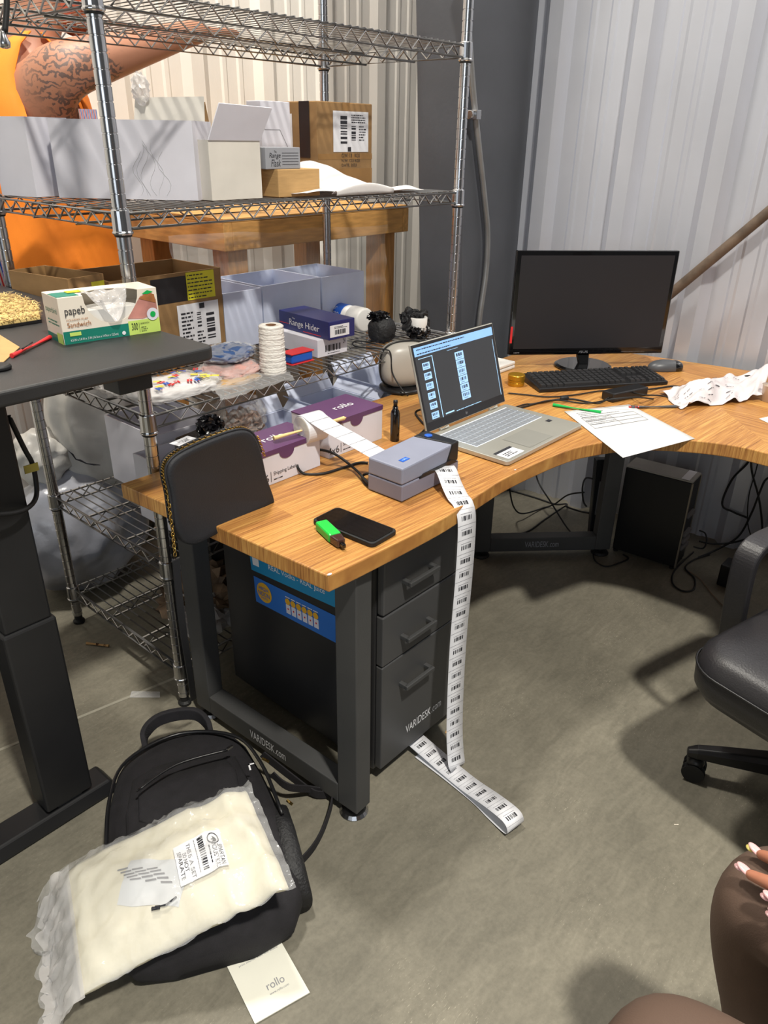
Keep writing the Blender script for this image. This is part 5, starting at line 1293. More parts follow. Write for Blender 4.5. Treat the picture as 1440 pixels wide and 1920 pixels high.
# black parcel with white label
p = at_z(352, 838, .745)
t = thing('black_parcel', 'black plastic parcel with white barcode label behind the handbag', 'parcel', (1.07, 1.62, .70))
q0, q1, q2, q3 = at_z(324, 824, .79), at_z(344, 844, .79), at_z(408, 828, .79), at_z(385, 800, .79)
bm = BM(); hexa(bm, [V((p_.x, p_.y+.0, .704)) for p_ in (q1, q2, q3, q0)], [V((p_.x, p_.y, .796)) for p_ in (q1, q2, q3, q0)]); obj('parcel_body', bm, 'bin_bag', t, bevel=.01)
bm = BM(); blob(bm, at_z(394, 800, .82), (.034, .028, .030), 4, .016, 10, 4); obj('gathered_top', bm, 'bin_bag', t)
l0, l1, l2, l3 = at_z(328, 826, .7985), at_z(357, 843, .7985), at_z(391, 828, .7985), at_z(368, 812, .7985)
F = Plane(l1, (l2-l1), (l0-l1), .001); w_, h_ = (l2-l1).length, (l0-l1).length*.9
bm = BM(); rect(bm, F, 0, 0, w_, h_, 1); q = obj('label', bm, 'label', t); bm = BM(); text(bm, '* TONY', F, w_*.25, h_*.62, w_*.75, h_*.85, 2); bars(bm, F, w_*.15, h_*.14, w_*.85, h_*.5, 2, 3, 22); obj('label_print', bm, 'ink', q)
# big white bags on the floor behind the rack
t = thing('poly_sack', 'tall pale plastic sack with torn black crack line behind the rack', 'sack', (1.22, 2.40, 0))
bm = BM(); blob(bm, V((1.26, 2.43, .60)), (.20, .16, .31), 5, .022, 3.0, 3); obj('sack_body', bm, 'bag_white', t, smooth=True)
bm = BM(); cr0 = [at_y(x, y, 2.262) for x, y in ((128, 845), (136, 852), (142, 861), (150, 863), (162, 869), (176, 871), (188, 872))]; tube(bm, cr0, [.001, .003, .002, .0035, .002, .003, .001], 5); obj('tear', bm, 'ink', t)
t = thing('poly_sack', 'grey white plastic sack slumped on the floor behind the lowest shelf', 'sack', (1.12, 2.4, 0))
bm = BM(); blob(bm, V((1.10, 2.42, .22)), (.25, .17, .235), 5, .024, 3.4, 8, zmin=.001); obj('sack_body', bm, 'bag_low', t, smooth=True)
t = thing('poly_sack', 'smaller crinkled white sack leaning left of the tall torn sack', 'sack', (.98, 2.45, 0))
bm = BM(); blob(bm, V((1.03, 2.46, .50)), (.10, .10, .10), 4, .016, 4, 12); obj('sack_body', bm, 'bag_white', t, smooth=True)
# scrap on the bottom shelf
L1z = .135+.0065
t = thing('torn_package', 'torn brown and clear packaging on the bottom shelf beside the handbag strap', 'packaging', (1.12, 1.75, L1z))
bm = BM(); blob(bm, V((1.13, 1.72, L1z+.07)), (.13, .12, .07), 4, .05, 7, 4, zmin=L1z+.002); obj('card', bm, 'scrap', t)
bm = BM(); blob(bm, V((1.09, 1.67, L1z+.055)), (.09, .085, .06), 4, .04, 7, 9, zmin=L1z+.001); obj('film', bm, 'film_thick', t)
t = thing('dark_box', 'black box standing on the bottom shelf behind the desk leg', 'box', (1.25, 1.85, L1z))
bm = BM(); box(bm, (1.22, 1.80, L1z), (1.55, 2.10, L1z+.22)); obj('box_body', bm, 'black_plastic', t, bevel=.003)

# ================================================================== standing desk at the left edge
SZ = 1.12
sd = thing('standing_desk', 'black height adjustable standing desk cut off by the left picture edge', 'desk', (.5, 1.45, 0))
poly = rrect(.36, .62, .02); ang = math.atan2(1.469-1.265, .922-.909)-PI/2
P_ = [(.906-.36+x, 1.25+.62+y) for x, y in poly]
bm = BM(); prism(bm, P_, SZ-.028, SZ); obj('desk_top', bm, 'black_metal', sd, bevel=.006, seg=3)
bm = BM(); box(bm, (.440, 1.425, .055), (.556, 1.500, .56)); obj('lower_column', bm, 'dark_steel', sd, bevel=.006)
bm = BM(); box(bm, (.447, 1.430, .56), (.549, 1.494, SZ-.03)); obj('upper_column', bm, 'dark_steel', sd, bevel=.005)
bm = BM(); hexa(bm, [(.05, 1.415, .006), (.62, 1.415, .006), (.62, 1.505, .006), (.05, 1.505, .006)], [(.05, 1.425, .045), (.60, 1.425, .045), (.60, 1.495, .045), (.05, 1.495, .045)]); obj('foot_bar', bm, 'dark_steel', sd, bevel=.005)
bm = BM(); box(bm, (.47, 1.435, .045), (.53, 1.49, .056)); obj('foot_joint', bm, 'grey_metal', sd)
bm = BM(); box(bm, (.22, 1.44, SZ-.065), (.80, 1.485, SZ-.03)); obj('cross_arm', bm, 'black_metal', sd, bevel=.003)
p = at_z(265, 712, SZ-.05)
bm = BM(); box(bm, (p.x-.055, p.y-.01, SZ-.068), (p.x+.018, p.y+.05, SZ-.0285)); obj('end_bracket', bm, 'black_metal', sd, bevel=.002)
for y in (2.2,):
    bm = BM(); box(bm, (.440, y, .055), (.556, y+.075, SZ-.03)); obj('lower_column', bm, 'grey_metal', sd, bevel=.006)
    bm = BM(); hexa(bm, [(.20, y, .006), (.80, y, .006), (.80, y+.08, .006), (.20, y+.08, .006)], [(.20, y, .056), (.80, y, .056), (.80, y+.08, .056), (.20, y+.08, .056)]); obj('foot_bar', bm, 'grey_metal', sd, bevel=.005)
# cable with yellow tag
pts = [at_y(16, 780, 1.46), at_y(45, 840, 1.46), at_y(60, 868, 1.46), at_y(67, 900, 1.46), at_y(68, 930, 1.45), at_y(55, 950, 1.42), at_y(25, 962, 1.40), at_y(-40, 966, 1.38)]
t = thing('power_cable', 'black cable hanging below the black standing desk with a yellow tag', 'cable', pts[4])
bm = BM(); tube(bm, smooth_path(pts, 8), .005, 10); obj('cord', bm, 'rubber', t, smooth=True)
F = Plane(at_y(47, 889, 1.452), (1, 0, 0), (0, 0, 1), .001); bm = BM(); slab(bm, [F(0, 0), F(.029, 0), F(.029, .017), F(0, .017)], V((0, .002, 0))); obj('tag', bm, 'tag', t, label='yellow tag')
# sandwich bag box
A = at_z(122, 647, SZ); B = at_z(301, 620, SZ); e = (B-A); W = e.length; ex = e/W; en = V((-ex.y, ex.x, 0)); D_ = .085
H_ = zat(A, 560)-SZ
t = thing('sandwich_bag_box', 'open box of sandwich bags in cream and teal on the black tabletop', 'box', (A.x, A.y, SZ))
bm = BM(); b4 = [A, B, B+en*D_, A+en*D_]; up = V((0, 0, 1))
# shell with an oval mouth across front and top
hexa(bm, [p+up*.0005 for p in b4], [p+up*.003 for p in b4])
Fr = Plane(A, ex, up, 0); 
def face_with_hole(bm, Fm, W_, H2, hole):
    """rectangle minus a polygon hole touching its top edge: hole is (u, v) from left to right along its lower border"""
    us = [0]+[h[0] for h in hole]+[W_]; vs = [H2]+[h[1] for h in hole]+[H2]
    for i in range(len(us)-1):
        quad(bm, Fm(us[i], 0), Fm(us[i+1], 0), Fm(us[i+1], vs[i+1]), Fm(us[i], vs[i]))
hole = [(W*.24, H_)]+[(W*(.52-.28*math.cos(PI*i/12)), H_*(1-.66*math.sin(PI*i/12))) for i in range(1, 12)]+[(W*.80, H_)]
face_with_hole(bm, Fr, W, H_, hole)
Ft = Plane(A+en*D_+up*H_, ex, -en, 0)
holet = [(W*.24, D_)]+[(W*(.52-.28*math.cos(PI*i/12)), D_*(1-.60*math.sin(PI*i/12))) for i in range(1, 12)]+[(W*.80, D_)]
face_with_hole(bm, Ft, W, D_, holet)
quad(bm, A, A+up*H_, A+en*D_+up*H_, A+en*D_); quad(bm, B, B+en*D_, B+en*D_+up*H_, B+up*H_); quad(bm, A+en*D_, B+en*D_, B+en*D_+up*H_, A+en*D_+up*H_)
shell = obj('carton', bm, 'cream', t, solid=.0012)
F = Plane(A, ex, up, .0012)
if F.n.dot(CAMP-A) < 0: F.n = -F.n
bm = BM(); rect(bm, F, 0, 0, W*.66, H_*.28); Fl = Plane(A, en, up, .0012)
if Fl.n.dot(-ex) < 0: Fl.n = -Fl.n
rect(bm, Fl, 0, 0, D_, H_*.16); Ftt = Plane(A+en*D_+up*H_, ex, -en, .0012)
if Ftt.n.z < 0: Ftt.n = -Ftt.n
rect(bm, Ftt, 0, D_*.35, W*.22, D_*.95); obj('teal_band', bm, 'teal', shell)
bm = BM(); rect(bm, F, W*.66, 0, W, H_*.32); rect(bm, Fl, 0, 0, D_*.35, H_*.22, 1.5); rect(bm, F, W*.06, H_*.17, W*.17, H_*.25, 2); obj('lime_band', bm, 'lime', shell)
bm = BM(); rect(bm, Ftt, W*.16, D_*.35, W*.34, D_*.62, 2); obj('yellow_band', bm, 'yellow', shell)
bm = BM(); bm.faces.new([bm.verts.new(F(W*u, H_*v, 1)) for u, v in ((.66, .38), (.82, .34), (.99, .42), (.985, .74), (.93, .90), (.82, .85))]); obj('ham_picture', bm, 'ham', shell)
bm = BM(); bm.faces.new([bm.verts.new(F(W*u, H_*v, 1.6)) for u, v in ((.80, .80), (.98, .66), (.97, .86), (.90, .92))]); obj('bread_picture', bm, 'bread', shell)
bm = BM(); disc(bm, F, W*.93, H_*.42, .013, 2.2); obj('badge', bm, 'white_card', shell)
bm = BM(); disc(bm, F, W*.93, H_*.42, .006, 3); bm.faces.new([bm.verts.new(F(W*u, H_*v, 2)) for u, v in ((.84, .90), (.90, .97), (.96, .92), (.90, .88))]); obj('green_picture', bm, 'green_pen', shell)
bm = BM(); text(bm, 'papeb', F, W*.045, H_*.58, W*.24, H_*.80, 2); text(bm, '300', F, W*.69, H_*.11, W*.755, H_*.27, 2); text(bm, 'SANDWICH', F, W*.785, H_*.22, W*.88, H_*.26, 2); scribble(bm, F, W*.79, H_*.05, W*.87, H_*.18, 3, 2, 3, .3); rect(bm, F, W*.770, H_*.05, W*.773, H_*.27, 2)
text(bm, 'papebird', Fl, D_*.86, H_*.62, D_*.14, H_*.76, 2) if False else None
obj('lettering', bm, 'ink', shell)
bm = BM(); text(bm, 'FOLDING FLAP', F, W*.05, H_*.50, W*.26, H_*.54, 2); text(bm, 'Sandwich', F, W*.05, H_*.36, W*.28, H_*.47, 2); obj('brown_lettering', bm, 'bread', shell)
bm = BM(); text(bm, '6.5 IN x 5.8 IN x .5 IN (16.5cm x 14.9cm x 12.5cm)', F, W*.06, H_*.04, W*.54, H_*.11, 2); disc(bm, F, W*.60, H_*.08, .004, 2); obj('white_lettering', bm, 'white_ink', shell)
Fl2 = Plane(A+en*D_, -en, up, .0012)
if Fl2.n.dot(-ex) < 0: Fl2.n = -Fl2.n
bm = BM(); text(bm, 'paperbird', Fl2, D_*.15, H_*.60, D_*.85, H_*.76, 1.5); scribble(bm, Fl2, D_*.2, H_*.36, D_*.9, H_*.5, 2, 1.5); obj('side_lettering', bm, 'teal', shell)
bm = BM()
def wadf(u, v):
    n_ = noise.noise_vector(V((u*5, v*5, 4))); a = (u-.5)*2
    y = v; z = H_*(1.02-.62*v*(1-.75*a*a))+.012*n_.z*(1 if v < .8 else .4)
    p = A+ex*(W*(.52+.26*a*(1-.55*v)))+en*(D_*.5*(1-v)-.016*v+.006*n_.x)+up*max(z, .01)
    return p
grid(bm, wadf, 30, 26); obj('bags', bm, 'film_thick', t, smooth=False, label='clear bags bulging out of the mouth')
bm = BM(); box(bm, (0, 0, 0), (W*.9, D_*.8, H_*.6)); bm.transform(Matrix.Translation(A+ex*W*.05+en*D_*.1+up*.004) @ Matrix.Rotation(math.atan2(ex.y, ex.x), 4, 'Z')); obj('bag_stack', bm, 'bottle', t)
# crinkled kraft paper tray, pen, card, puck
q = [at_z(x, y, SZ+.006) for x, y in ((-60, 622), (78, 600), (72, 575), (30, 556), (-60, 560))]
t = thing('packing_pad', 'crinkle cut kraft paper pad on dark board left of the sandwich bag box', 'packing paper', (q[1].x-.05, q[1].y, SZ))
bm = BM(); slab(bm, [V((p.x, p.y, SZ+.001)) for p in q], (0, 0, .006)); obj('board', bm, 'black_plastic', t)
bm = BM(); random.seed(11)
cx_, cy_ = sum(p.x for p in q)/5, sum(p.y for p in q)/5
bm2 = BM(); slab(bm2, [V((cx_+(p.x-cx_)*.97, cy_+(p.y-cy_)*.97, SZ+.007)) for p in q], (0, 0, .006)); pad = obj('pad', bm2, 'crinkle', t)
xs = [p.x for p in q]; ys = [p.y for p in q]
def inside(x, y):
    c = False; n = len(q)
    for i in range(n):
        a, b = q[i], q[(i+1) % n]
        if (a.y > y) != (b.y > y) and x < (b.x-a.x)*(y-a.y)/(b.y-a.y)+a.x: c = not c
    return c
k = 0
bmd = BM()
for i in range(5000):
    x, y = random.uniform(min(xs), max(xs)), random.uniform(min(ys), max(ys))
    if not inside(x, y): continue
    a = random.uniform(0, PI); l = random.uniform(.008, .018); d_ = V((math.cos(a), math.sin(a), random.uniform(-.2, .2))); n_ = V((-d_.y, d_.x, 0))*.0011; c_ = V((x, y, SZ+.014+random.uniform(0, .006)))
    quad(bm if k % 3 else bmd, c_-d_*l/2-n_, c_+d_*l/2-n_, c_+d_*l/2+n_, c_-d_*l/2+n_); k += 1
    if k > 1300: break
obj('shreds', bm, 'crinkle', pad, kind='stuff'); obj('dark_shreds', bmd, 'kraft_dark', pad, kind='stuff')
t = pen('ballpoint_pen', 'red pen lying on the black tabletop left of the sandwich bag box', 22, 667, 94, 632, .0045, 'red', zb=SZ)
bm = BM(); a_, b_ = at_z(42, 654, SZ+.011), at_z(60, 642, SZ+.011); cyl(bm, a_, b_, .0018, 8); obj('clip', bm, 'black_plastic', t)
bm = BM(); q2 = [at_z(x, y, SZ+.002) for x, y in ((-30, 600), (-2, 627), (37, 651), (2, 683), (-30, 690))]; slab(bm, [V((p.x, p.y, SZ+.001)) for p in q2], (0, 0, .0015)); single('kraft_card', bm, 'kraft', 'plain tan card at the left edge of the black tabletop', 'card')
c0 = at_z(0, 693, SZ); bm = BM(); lathe(bm, V((c0.x, c0.y, SZ+.0005)), [(.018, 0), (.020, .002), (.020, .006), (.017, .009), (.004, .010)], 28); single('cable_grommet', bm, 'rubber', 'round black rubber disc at the left picture edge on the black tabletop', 'disc', smooth=False, bevel=.001)
# black waste bin at the left edge
t = thing('waste_bin', 'large black round bin curving in at the left picture edge beneath the standing desk', 'bin', (.12, 1.62, 0))
bm = BM(); cB = V((.20, 1.72, 0)); lathe(bm, cB, [(.135, 0), (.150, .02), (.185, .46), (.19, .465), (.19, .49), (.18, .49), (.178, .45), (.14, .03)], 40); obj('bin_body', bm, 'black_steel_bin', t, smooth=True)

# ================================================================== under the desk: computer, cables
F0 = at_z(1152, 1030, 0); F1 = at_z(1263, 1067, 0)
pc = thing('desktop_computer', 'black desktop computer tower with grey top standing under the desk', 'computer', (2.70, .95, 0))
ex_ = (F1-F0).normalized(); en_ = V((-ex_.y, ex_.x, 0)); 
if en_.x < 0: en_ = -en_
PW, PD, PH = (F1-F0).length+.0, .11, .435
PW = .30
tl = at_z(1172, 878, PH); tr = at_z(1284, 914, PH)
F0 = V((tl.x+.02, tl.y+.01, 0)); F0 = V((2.650, 1.070, 0)); ex_ = (V((2.672, .815, 0))-F0).normalized(); en_ = V((-ex_.y, ex_.x, 0)); PW = .255; PH = .372
b4 = [F0+V((0, 0, .008)), F0+ex_*PW+V((0, 0, .008)), F0+ex_*PW+en_*PD+V((0, 0, .008)), F0+en_*PD+V((0, 0, .008))]
bm = BM(); hexa(bm, b4, [p+V((0, 0, PH-.012)) for p in b4]); cs = obj('case', bm, 'pc', pc, bevel=.004)
bm = BM(); hexa(bm, [p+V((0, 0, PH-.011)) for p in b4], [p+V((0, 0, PH-.004)) for p in b4]); tp = obj('top_panel', bm, 'pc_top', pc, bevel=.002)
F = Plane(b4[1]+V((0, 0, PH-.004)), -ex_, en_, .001); 
if F.n.z < 0: F.n = -F.n
bm = BM(); rect(bm, F, .015, .004, .045, PD-.004); obj('silver_label', bm, 'label', tp)
bm = BM(); tube(bm, [b4[1], b4[1]+V((0, 0, PH-.012))], .004, 6); tube(bm, [b4[2], b4[2]+V((0, 0, PH-.012))], .003, 6); obj('edge_trim', bm, 'pc_edge', pc)
bm = BM(); pm = b4[1]+ex_*.001+en_*.02
for z_ in (.07, .10, .13, .21): box(bm, pm+V((-.001, -.006, z_)), pm+en_*.06+V((.003, .002, z_+.018)))
obj('rear_ports', bm, 'outlet', pc)
for p in b4: bm = BM(); c_ = (p*.9+(b4[0]+b4[2])*.05); lathe(bm, V((c_.x, c_.y, 0)), [(.010, 0), (.010, .008)], 10); obj('foot', bm, 'rubber', pc)
# vertical power strip on the desk leg
pp0 = at_z(1110, 1000, .07); pa = V((2.59, 1.20, 0))
t = thing('power_strip', 'black upright power strip with grey outlets fixed behind the far desk leg', 'power strip', (2.60, 1.19, .08))
a_ = at_plane(1118, 862, (2.615, 1.16, 0), (-.7, -.7, 0)); b_ = at_plane(1105, 1003, (2.615, 1.16, 0), (-.7, -.7, 0)); xd = V((.7, -.7, 0)).normalized(); nd = V((-.7, -.7, 0)).normalized()
bm = BM(); slab(bm, [b_, b_+xd*.062, a_+xd*.062, a_], -nd*.03); bd = obj('housing', bm, 'black_plastic', t, bevel=.003)
F = Plane(b_, xd, (a_-b_), .0012); 
if F.n.dot(nd) < 0: F.n = -F.n
L_ = (a_-b_).length
bm = BM(); rect(bm, F, .008, L_*.28, .046, L_*.72); op_ = obj('outlet_panel', bm, 'outlet', t)
bm = BM()
for i in range(5): rect(bm, F, .018, L_*(.31+.08*i), .036, L_*(.31+.08*i)+.012, 2)
obj('sockets', bm, 'ink', op_)
G = 'tangled cables below the desk'
def fl(x, y, h=.004): return at_z(x, y, h)
def wl(x, y, d=.05): return at_plane(x, y, on_wall(0, 0, d), WN)
cord('black cable hanging from the desk underside in front of the far grey wall', [wl(1000, 850, .2), wl(1008, 900, .2), at_z(1035, 945, .10), at_z(1060, 985, .02), fl(1075, 1003)], .0035)
cord('black cable looping low behind the logo rail between both legs', [at_z(950, 880, .30), at_z(955, 915, .2), at_z(963, 950, .08), at_z(980, 963, .03), fl(1020, 952), fl(1040, 945, .03), at_z(1065, 928, .12), at_z(1095, 923, .2)], .0035)
cord('black cable lying on the floor curving behind the logo rail', [fl(905, 1000), fl(935, 1004), fl(985, 998), fl(1020, 975), fl(1050, 955), at_z(1062, 948, .03)], .0035)
cord('black cable crossing the floor toward the power strip plugs', [fl(925, 915), fl(950, 918), fl(1000, 932), fl(1040, 945), fl(1062, 945), at_z(1062, 950, .04), at_z(1085, 958, .06), at_z(1104, 962, .1)], .004)
cord('black plug lead bending out of the upright power strip', [at_z(1112, 898, .30), at_z(1098, 897, .30), at_z(1092, 915, .26), at_z(1094, 940, .2), at_z(1100, 950, .18)], .0035)
cord('thin black cable curled on the floor in front of the tower computer', [fl(1112, 1030), fl(1115, 1050), fl(1135, 1062), fl(1160, 1056), fl(1178, 1047), fl(1168, 1040)], .003)
cord('black cable loop lying on the floor right of the tower computer', [fl(1300, 1035), fl(1278, 1055), fl(1262, 1075), fl(1262, 1095), fl(1280, 1108), fl(1300, 1105), fl(1302, 1085), fl(1285, 1065), fl(1300, 1050), fl(1330, 1040)], .0032)
cord('thick black cable swooping down the grey wall under the desk, left bend', [wl(1412, 848, .08), wl(1400, 870, .08), wl(1372, 900, .06), wl(1354, 945, .06), wl(1375, 960, .06), wl(1402, 971, .06)], .0042)
cord('black cable falling straight down the wall under the desk right side', [wl(1408, 848, .07), wl(1410, 885, .07), wl(1422, 930, .06), wl(1428, 970, .06), wl(1430, 1000, .06)], .0042)
cord('thin wavy black cable between the two thick ones on the wall', [wl(1424, 850, .05), wl(1418, 880, .05), wl(1404, 930, .05), wl(1402, 980, .05), wl(1410, 1010, .05)], .0024)
cord('black cable sweeping up right from the floor cable tangle', [fl(1310, 1045), fl(1345, 1030, .02), wl(1385, 1005, .10), wl(1410, 960, .10), wl(1432, 905, .10), wl(1445, 895, .10)], .0040)
cord('long low black cable running from the computer ports to the right edge', [at_z(1312, 1015, .10), at_z(1340, 1020, .06), at_z(1380, 1016, .06), wl(1425, 1002, .12), wl(1460, 990, .12)], .0040)
cord('small black cable ring at the back of the tower computer', [at_z(1312, 995, .16), at_z(1322, 1000, .14), at_z(1325, 1015, .11), at_z(1318, 1028, .08), at_z(1300, 1025, .08)], .0030)
cord('thin cord with white connector crossing the floor right of the cable loop', [fl(1290, 1070), fl(1312, 1085), fl(1332, 1110), fl(1360, 1140), fl(1385, 1155)], .0016, 'scrap')
t = thing('charger_block', 'small black power block on the floor at the cable tangle by the chair arm', 'power adapter', fl(1352, 1100))
bm = BM(); c_ = fl(1352, 1100, 0); box(bm, (c_.x, c_.y-.05, .0005), (c_.x+.08, c_.y+.02, .09)); obj('block', bm, 'black_plastic', t, bevel=.005)

# ================================================================== office chair
dd = V((.97, -.25, 0)).normalized(); nc = V((-dd.y, dd.x, 0))   # nc points to the arm side
ch = thing('office_chair', 'black leather office chair with curved armrest at the right picture edge', 'chair', (1.66, .065, 0))
CC = V((1.675, .075, 0))
bm = BM(); rings = []
for s, z in ((.80, .370), (.95, .376), (1.0, .400), (1.01, .440), (.98, .480), (.90, .497), (.70, .505), (.3, .506)):
    rr_ = rrect(.265*s, .262*s, .09*s, 8); rings.append([CC+dd*x+nc*y+V((0, 0, z-.012*(x/.265 > .2)*0)) for x, y in rr_])
loft(bm, rings); seat = obj('seat', bm, 'chair_leather', ch, smooth=True)
bm = BM(); tube(bm, [CC+dd*x*1.012+nc*y*1.012+V((0, 0, .452)) for x, y in rrect(.265, .262, .09, 8)], .003, 6, closed=True); obj('piping', bm, 'black_plastic', seat, smooth=True)
def band(path, wdir, w_, th, parent, nm, m):
    bm = BM(); pts = smooth_path(path, 7); n = len(pts); R_ = []
    for i, p in enumerate(pts):
        d_ = (pts[min(i+1, n-1)]-pts[max(i-1, 0)]).normalized(); wv = (wdir-d_*wdir.dot(d_)).normalized(); nn_ = d_.cross(wv)
        R_.append([p+wv*w_/2+nn_*th/2, p-wv*w_/2+nn_*th/2, p-wv*w_/2-nn_*th/2, p+wv*w_/2-nn_*th/2])
    loft(bm, R_); return obj(nm, bm, m, parent, bevel=.006, seg=3, smooth=False)
for sgn_ in (1, -1):
    base = CC+nc*(sgn_*.300)+dd*.062-V((0, 0, .020))
    band([base-dd*.06+V((0, 0, .40)), base-dd*.075+V((0, 0, .50)), base-dd*.085+V((0, 0, .60)), base-dd*.075+V((0, 0, .655)), base-dd*.02+V((0, 0, .675)), base+dd*.14+V((0, 0, .67)), base+dd*.24+V((0, 0, .655)), base+dd*.262+V((0, 0, .60)), base+dd*.25+V((0, 0, .48)), base+dd*.23+V((0, 0, .40))], nc, .058, .022, ch, 'armrest', 'chair_leather')
bm = BM(); box(bm, (-.10, -.31, .345), (.22, .31, .369)); bm.transform(Matrix.Translation(CC) @ Matrix.Rotation(math.atan2(dd.y, dd.x), 4, 'Z')); obj('seat_plate', bm, 'black_metal', ch, bevel=.004)
bm = BM(); rings = []
for z, s, off in ((.50, .8, .26), (.56, 1, .275), (.75, 1.0, .29), (.95, 1.0, .32), (1.12, .95, .35), (1.16, .8, .355)):
    c_ = CC+dd*off; rings.append([c_+dd*(.045*s*math.cos(q))+nc*(.24*s*math.copysign(abs(math.sin(q))**.6, math.sin(q)))+V((0, 0, z)) for q in [2*PI*i/28 for i in range(28)]])
loft(bm, rings); obj('backrest', bm, 'chair_leather', ch, smooth=True)
hub = V((1.765, .100, 0))
bm = BM(); lathe(bm, hub+V((0, 0, .06)), [(.035, 0), (.038, .01), (.034, .07), (.024, .08), (.024, .20), (.016, .20), (.016, .316)], 20); obj('gas_lift', bm, 'black_plastic', ch)
for k in range(5):
    a = math.radians(113.8+72*k); d_ = V((math.cos(a), math.sin(a), 0)); n_ = V((-d_.y, d_.x, 0)); e_ = hub+d_*.272
    bm = BM(); loft(bm, [[hub+d_*s+n_*(w_*x)+V((0, 0, zc_+h_*y)) for x, y in ((-1, -1), (1, -1), (1, .4), (.6, 1), (-.6, 1), (-1, .4))] for s, w_, zc_, h_ in ((.02, .028, .105, .030), (.10, .026, .103, .024), (.22, .020, .092, .018), (.275, .017, .086, .014), (.298, .011, .080, .010))]); sp_ = obj('base_spoke', bm, 'black_plastic', ch, bevel=.003)
    cc_ = e_+n_*0+V((0, 0, .029)); aa = V((d_.x*.2-d_.y, d_.y*.2+d_.x, 0)).normalized()
    cst = BM(); cyl(cst, cc_-aa*.026, cc_-aa*.006, .029, 24); cyl(cst, cc_+aa*.006, cc_+aa*.026, .029, 24); cyl(cst, cc_-aa*.008, cc_+aa*.008, .010, 12); w0 = obj('caster', cst, 'rubber', sp_, bevel=.003)
    cst = BM(); blob(cst, cc_+V((0, 0, .022)), (.022, .022, .022), 3, zmin=cc_.z+.010); cyl(cst, cc_+V((0, 0, .02)), e_+V((0, 0, .085)), .007, 10); obj('caster_hood', cst, 'black_plastic', sp_, smooth=True)

# ================================================================== backpack on the floor
bp = thing('backpack', 'black nylon backpack lying on the floor beneath the garment package', 'backpack', (.66, 1.12, 0))
b0, b1 = V((.505, .865, 0)), V((.800, 1.420, 0)); ax_ = (b1-b0); BL = ax_.length; ax_.normalize(); sd_ = V((ax_.y, -ax_.x, 0))   # sd_: to the viewer's right
def sec(s, w_, h_, z0=.002, n=28, off=0):
    c_ = b0+ax_*(BL*s)+sd_*off; o = []; w_ *= .93
    for i in range(n):
        q = 2*PI*i/n; x = math.copysign(abs(math.cos(q))**.75, math.cos(q))*w_; y = math.copysign(abs(math.sin(q))**.7, math.sin(q))
        p = c_+sd_*x+V((0, 0, z0+h_*(.5+.5*y))); nn_ = noise.noise_vector(p*9); o.append(p+nn_*.010)
    for p in o: p.z = max(p.z, .001)
    return o
prof = [(-.02, .10, .06), (.0, .17, .10), (.06, .20, .125), (.2, .210, .135), (.4, .210, .14), (.6, .200, .135), (.78, .175, .12), (.9, .145, .10), (.97, .10, .075), (1.0, .05, .04)]
bm = BM(); loft(bm, [sec(*p) for p in prof]); obj('main_body', bm, 'nylon', bp, smooth=True)
prof = [(.05, .10, .03), (.10, .150, .05), (.3, .160, .055), (.5, .150, .06), (.66, .13, .05), (.73, .08, .02)]
bm = BM(); loft(bm, [sec(s, w_, h_, .105) for s, w_, h_ in prof]); fp = obj('front_pocket', bm, 'nylon', bp, smooth=True)
prof = [(.40, .09, .012), (.43, .115, .022), (.55, .115, .022), (.62, .10, .014)]
bm = BM(); loft(bm, [sec(s, w_, h_, .150) for s, w_, h_ in prof]); obj('small_pocket', bm, 'nylon', bp, smooth=True)
def top_pt(s, x, z): return b0+ax_*(BL*s)+sd_*x+V((0, 0, z))
bm = BM(); tube(bm, smooth_path([top_pt(.35, -.19, .12), top_pt(.6, -.175, .135), top_pt(.8, -.13, .125), top_pt(.90, 0, .115), top_pt(.8, .13, .125), top_pt(.6, .175, .135), top_pt(.35, .19, .12)], 6), .0045, 6); obj('zip', bm, 'black_plastic', bp, smooth=True)
bm = BM(); tube(bm, smooth_path([top_pt(.5, -.11, .205), top_pt(.58, -.02, .205), top_pt(.60, .10, .20)], 6), .003, 6); zz_ = obj('zip', bm, 'black_plastic', bp, smooth=True)
bm = BM(); p_ = top_pt(.60, .105, .205); box(bm, p_-V((.008, .003, .002)), p_+V((.008, .003, .003))); obj('zip_pull', bm, 'chrome', zz_)
bm = BM(); F = Plane(top_pt(.50, .150, .197), ax_, -sd_, .001); 
if F.n.z < 0: F.n = -F.n
rect(bm, F, 0, 0, .004, .014); rect(bm, F, -.016, .010, .004, .014); obj('logo', bm, 'white_ink', bp, label='small white corner mark')
hw_ = [top_pt(.90, -.085, .075), top_pt(.95, -.082, .11), top_pt(.98, -.05, .13), top_pt(.985, 0, .135), top_pt(.97, .05, .13), top_pt(.93, .075, .11), top_pt(.88, .08, .08)]
band(hw_, V((0, 0, 1)), .036, .014, bp, 'top_handle', 'nylon')
sp1 = [top_pt(.70, .19, .10), top_pt(.62, .25, .05), at_z(590, 1488, .02), at_z(622, 1492, .02), at_z(612, 1540, .02), at_z(590, 1585, .015), at_z(562, 1618, .012)]
band(sp1, V((0, 0, 1)), .026, .004, bp, 'shoulder_strap', 'nylon')
band([top_pt(.60, .20, .09), at_z(540, 1475, .06), at_z(585, 1480, .03), at_z(628, 1488, .015), at_z(640, 1496, .008)], V((0, 0, 1)), .022, .004, bp, 'shoulder_strap', 'nylon')
bm = BM(); loft(bm, [sec(s, .030, h_, .01, 16, .185) for s, h_ in ((.08, .06), (.14, .10), (.3, .11), (.42, .10), (.44, .08))]); obj('side_pocket', bm, 'mesh_black', bp, smooth=True)
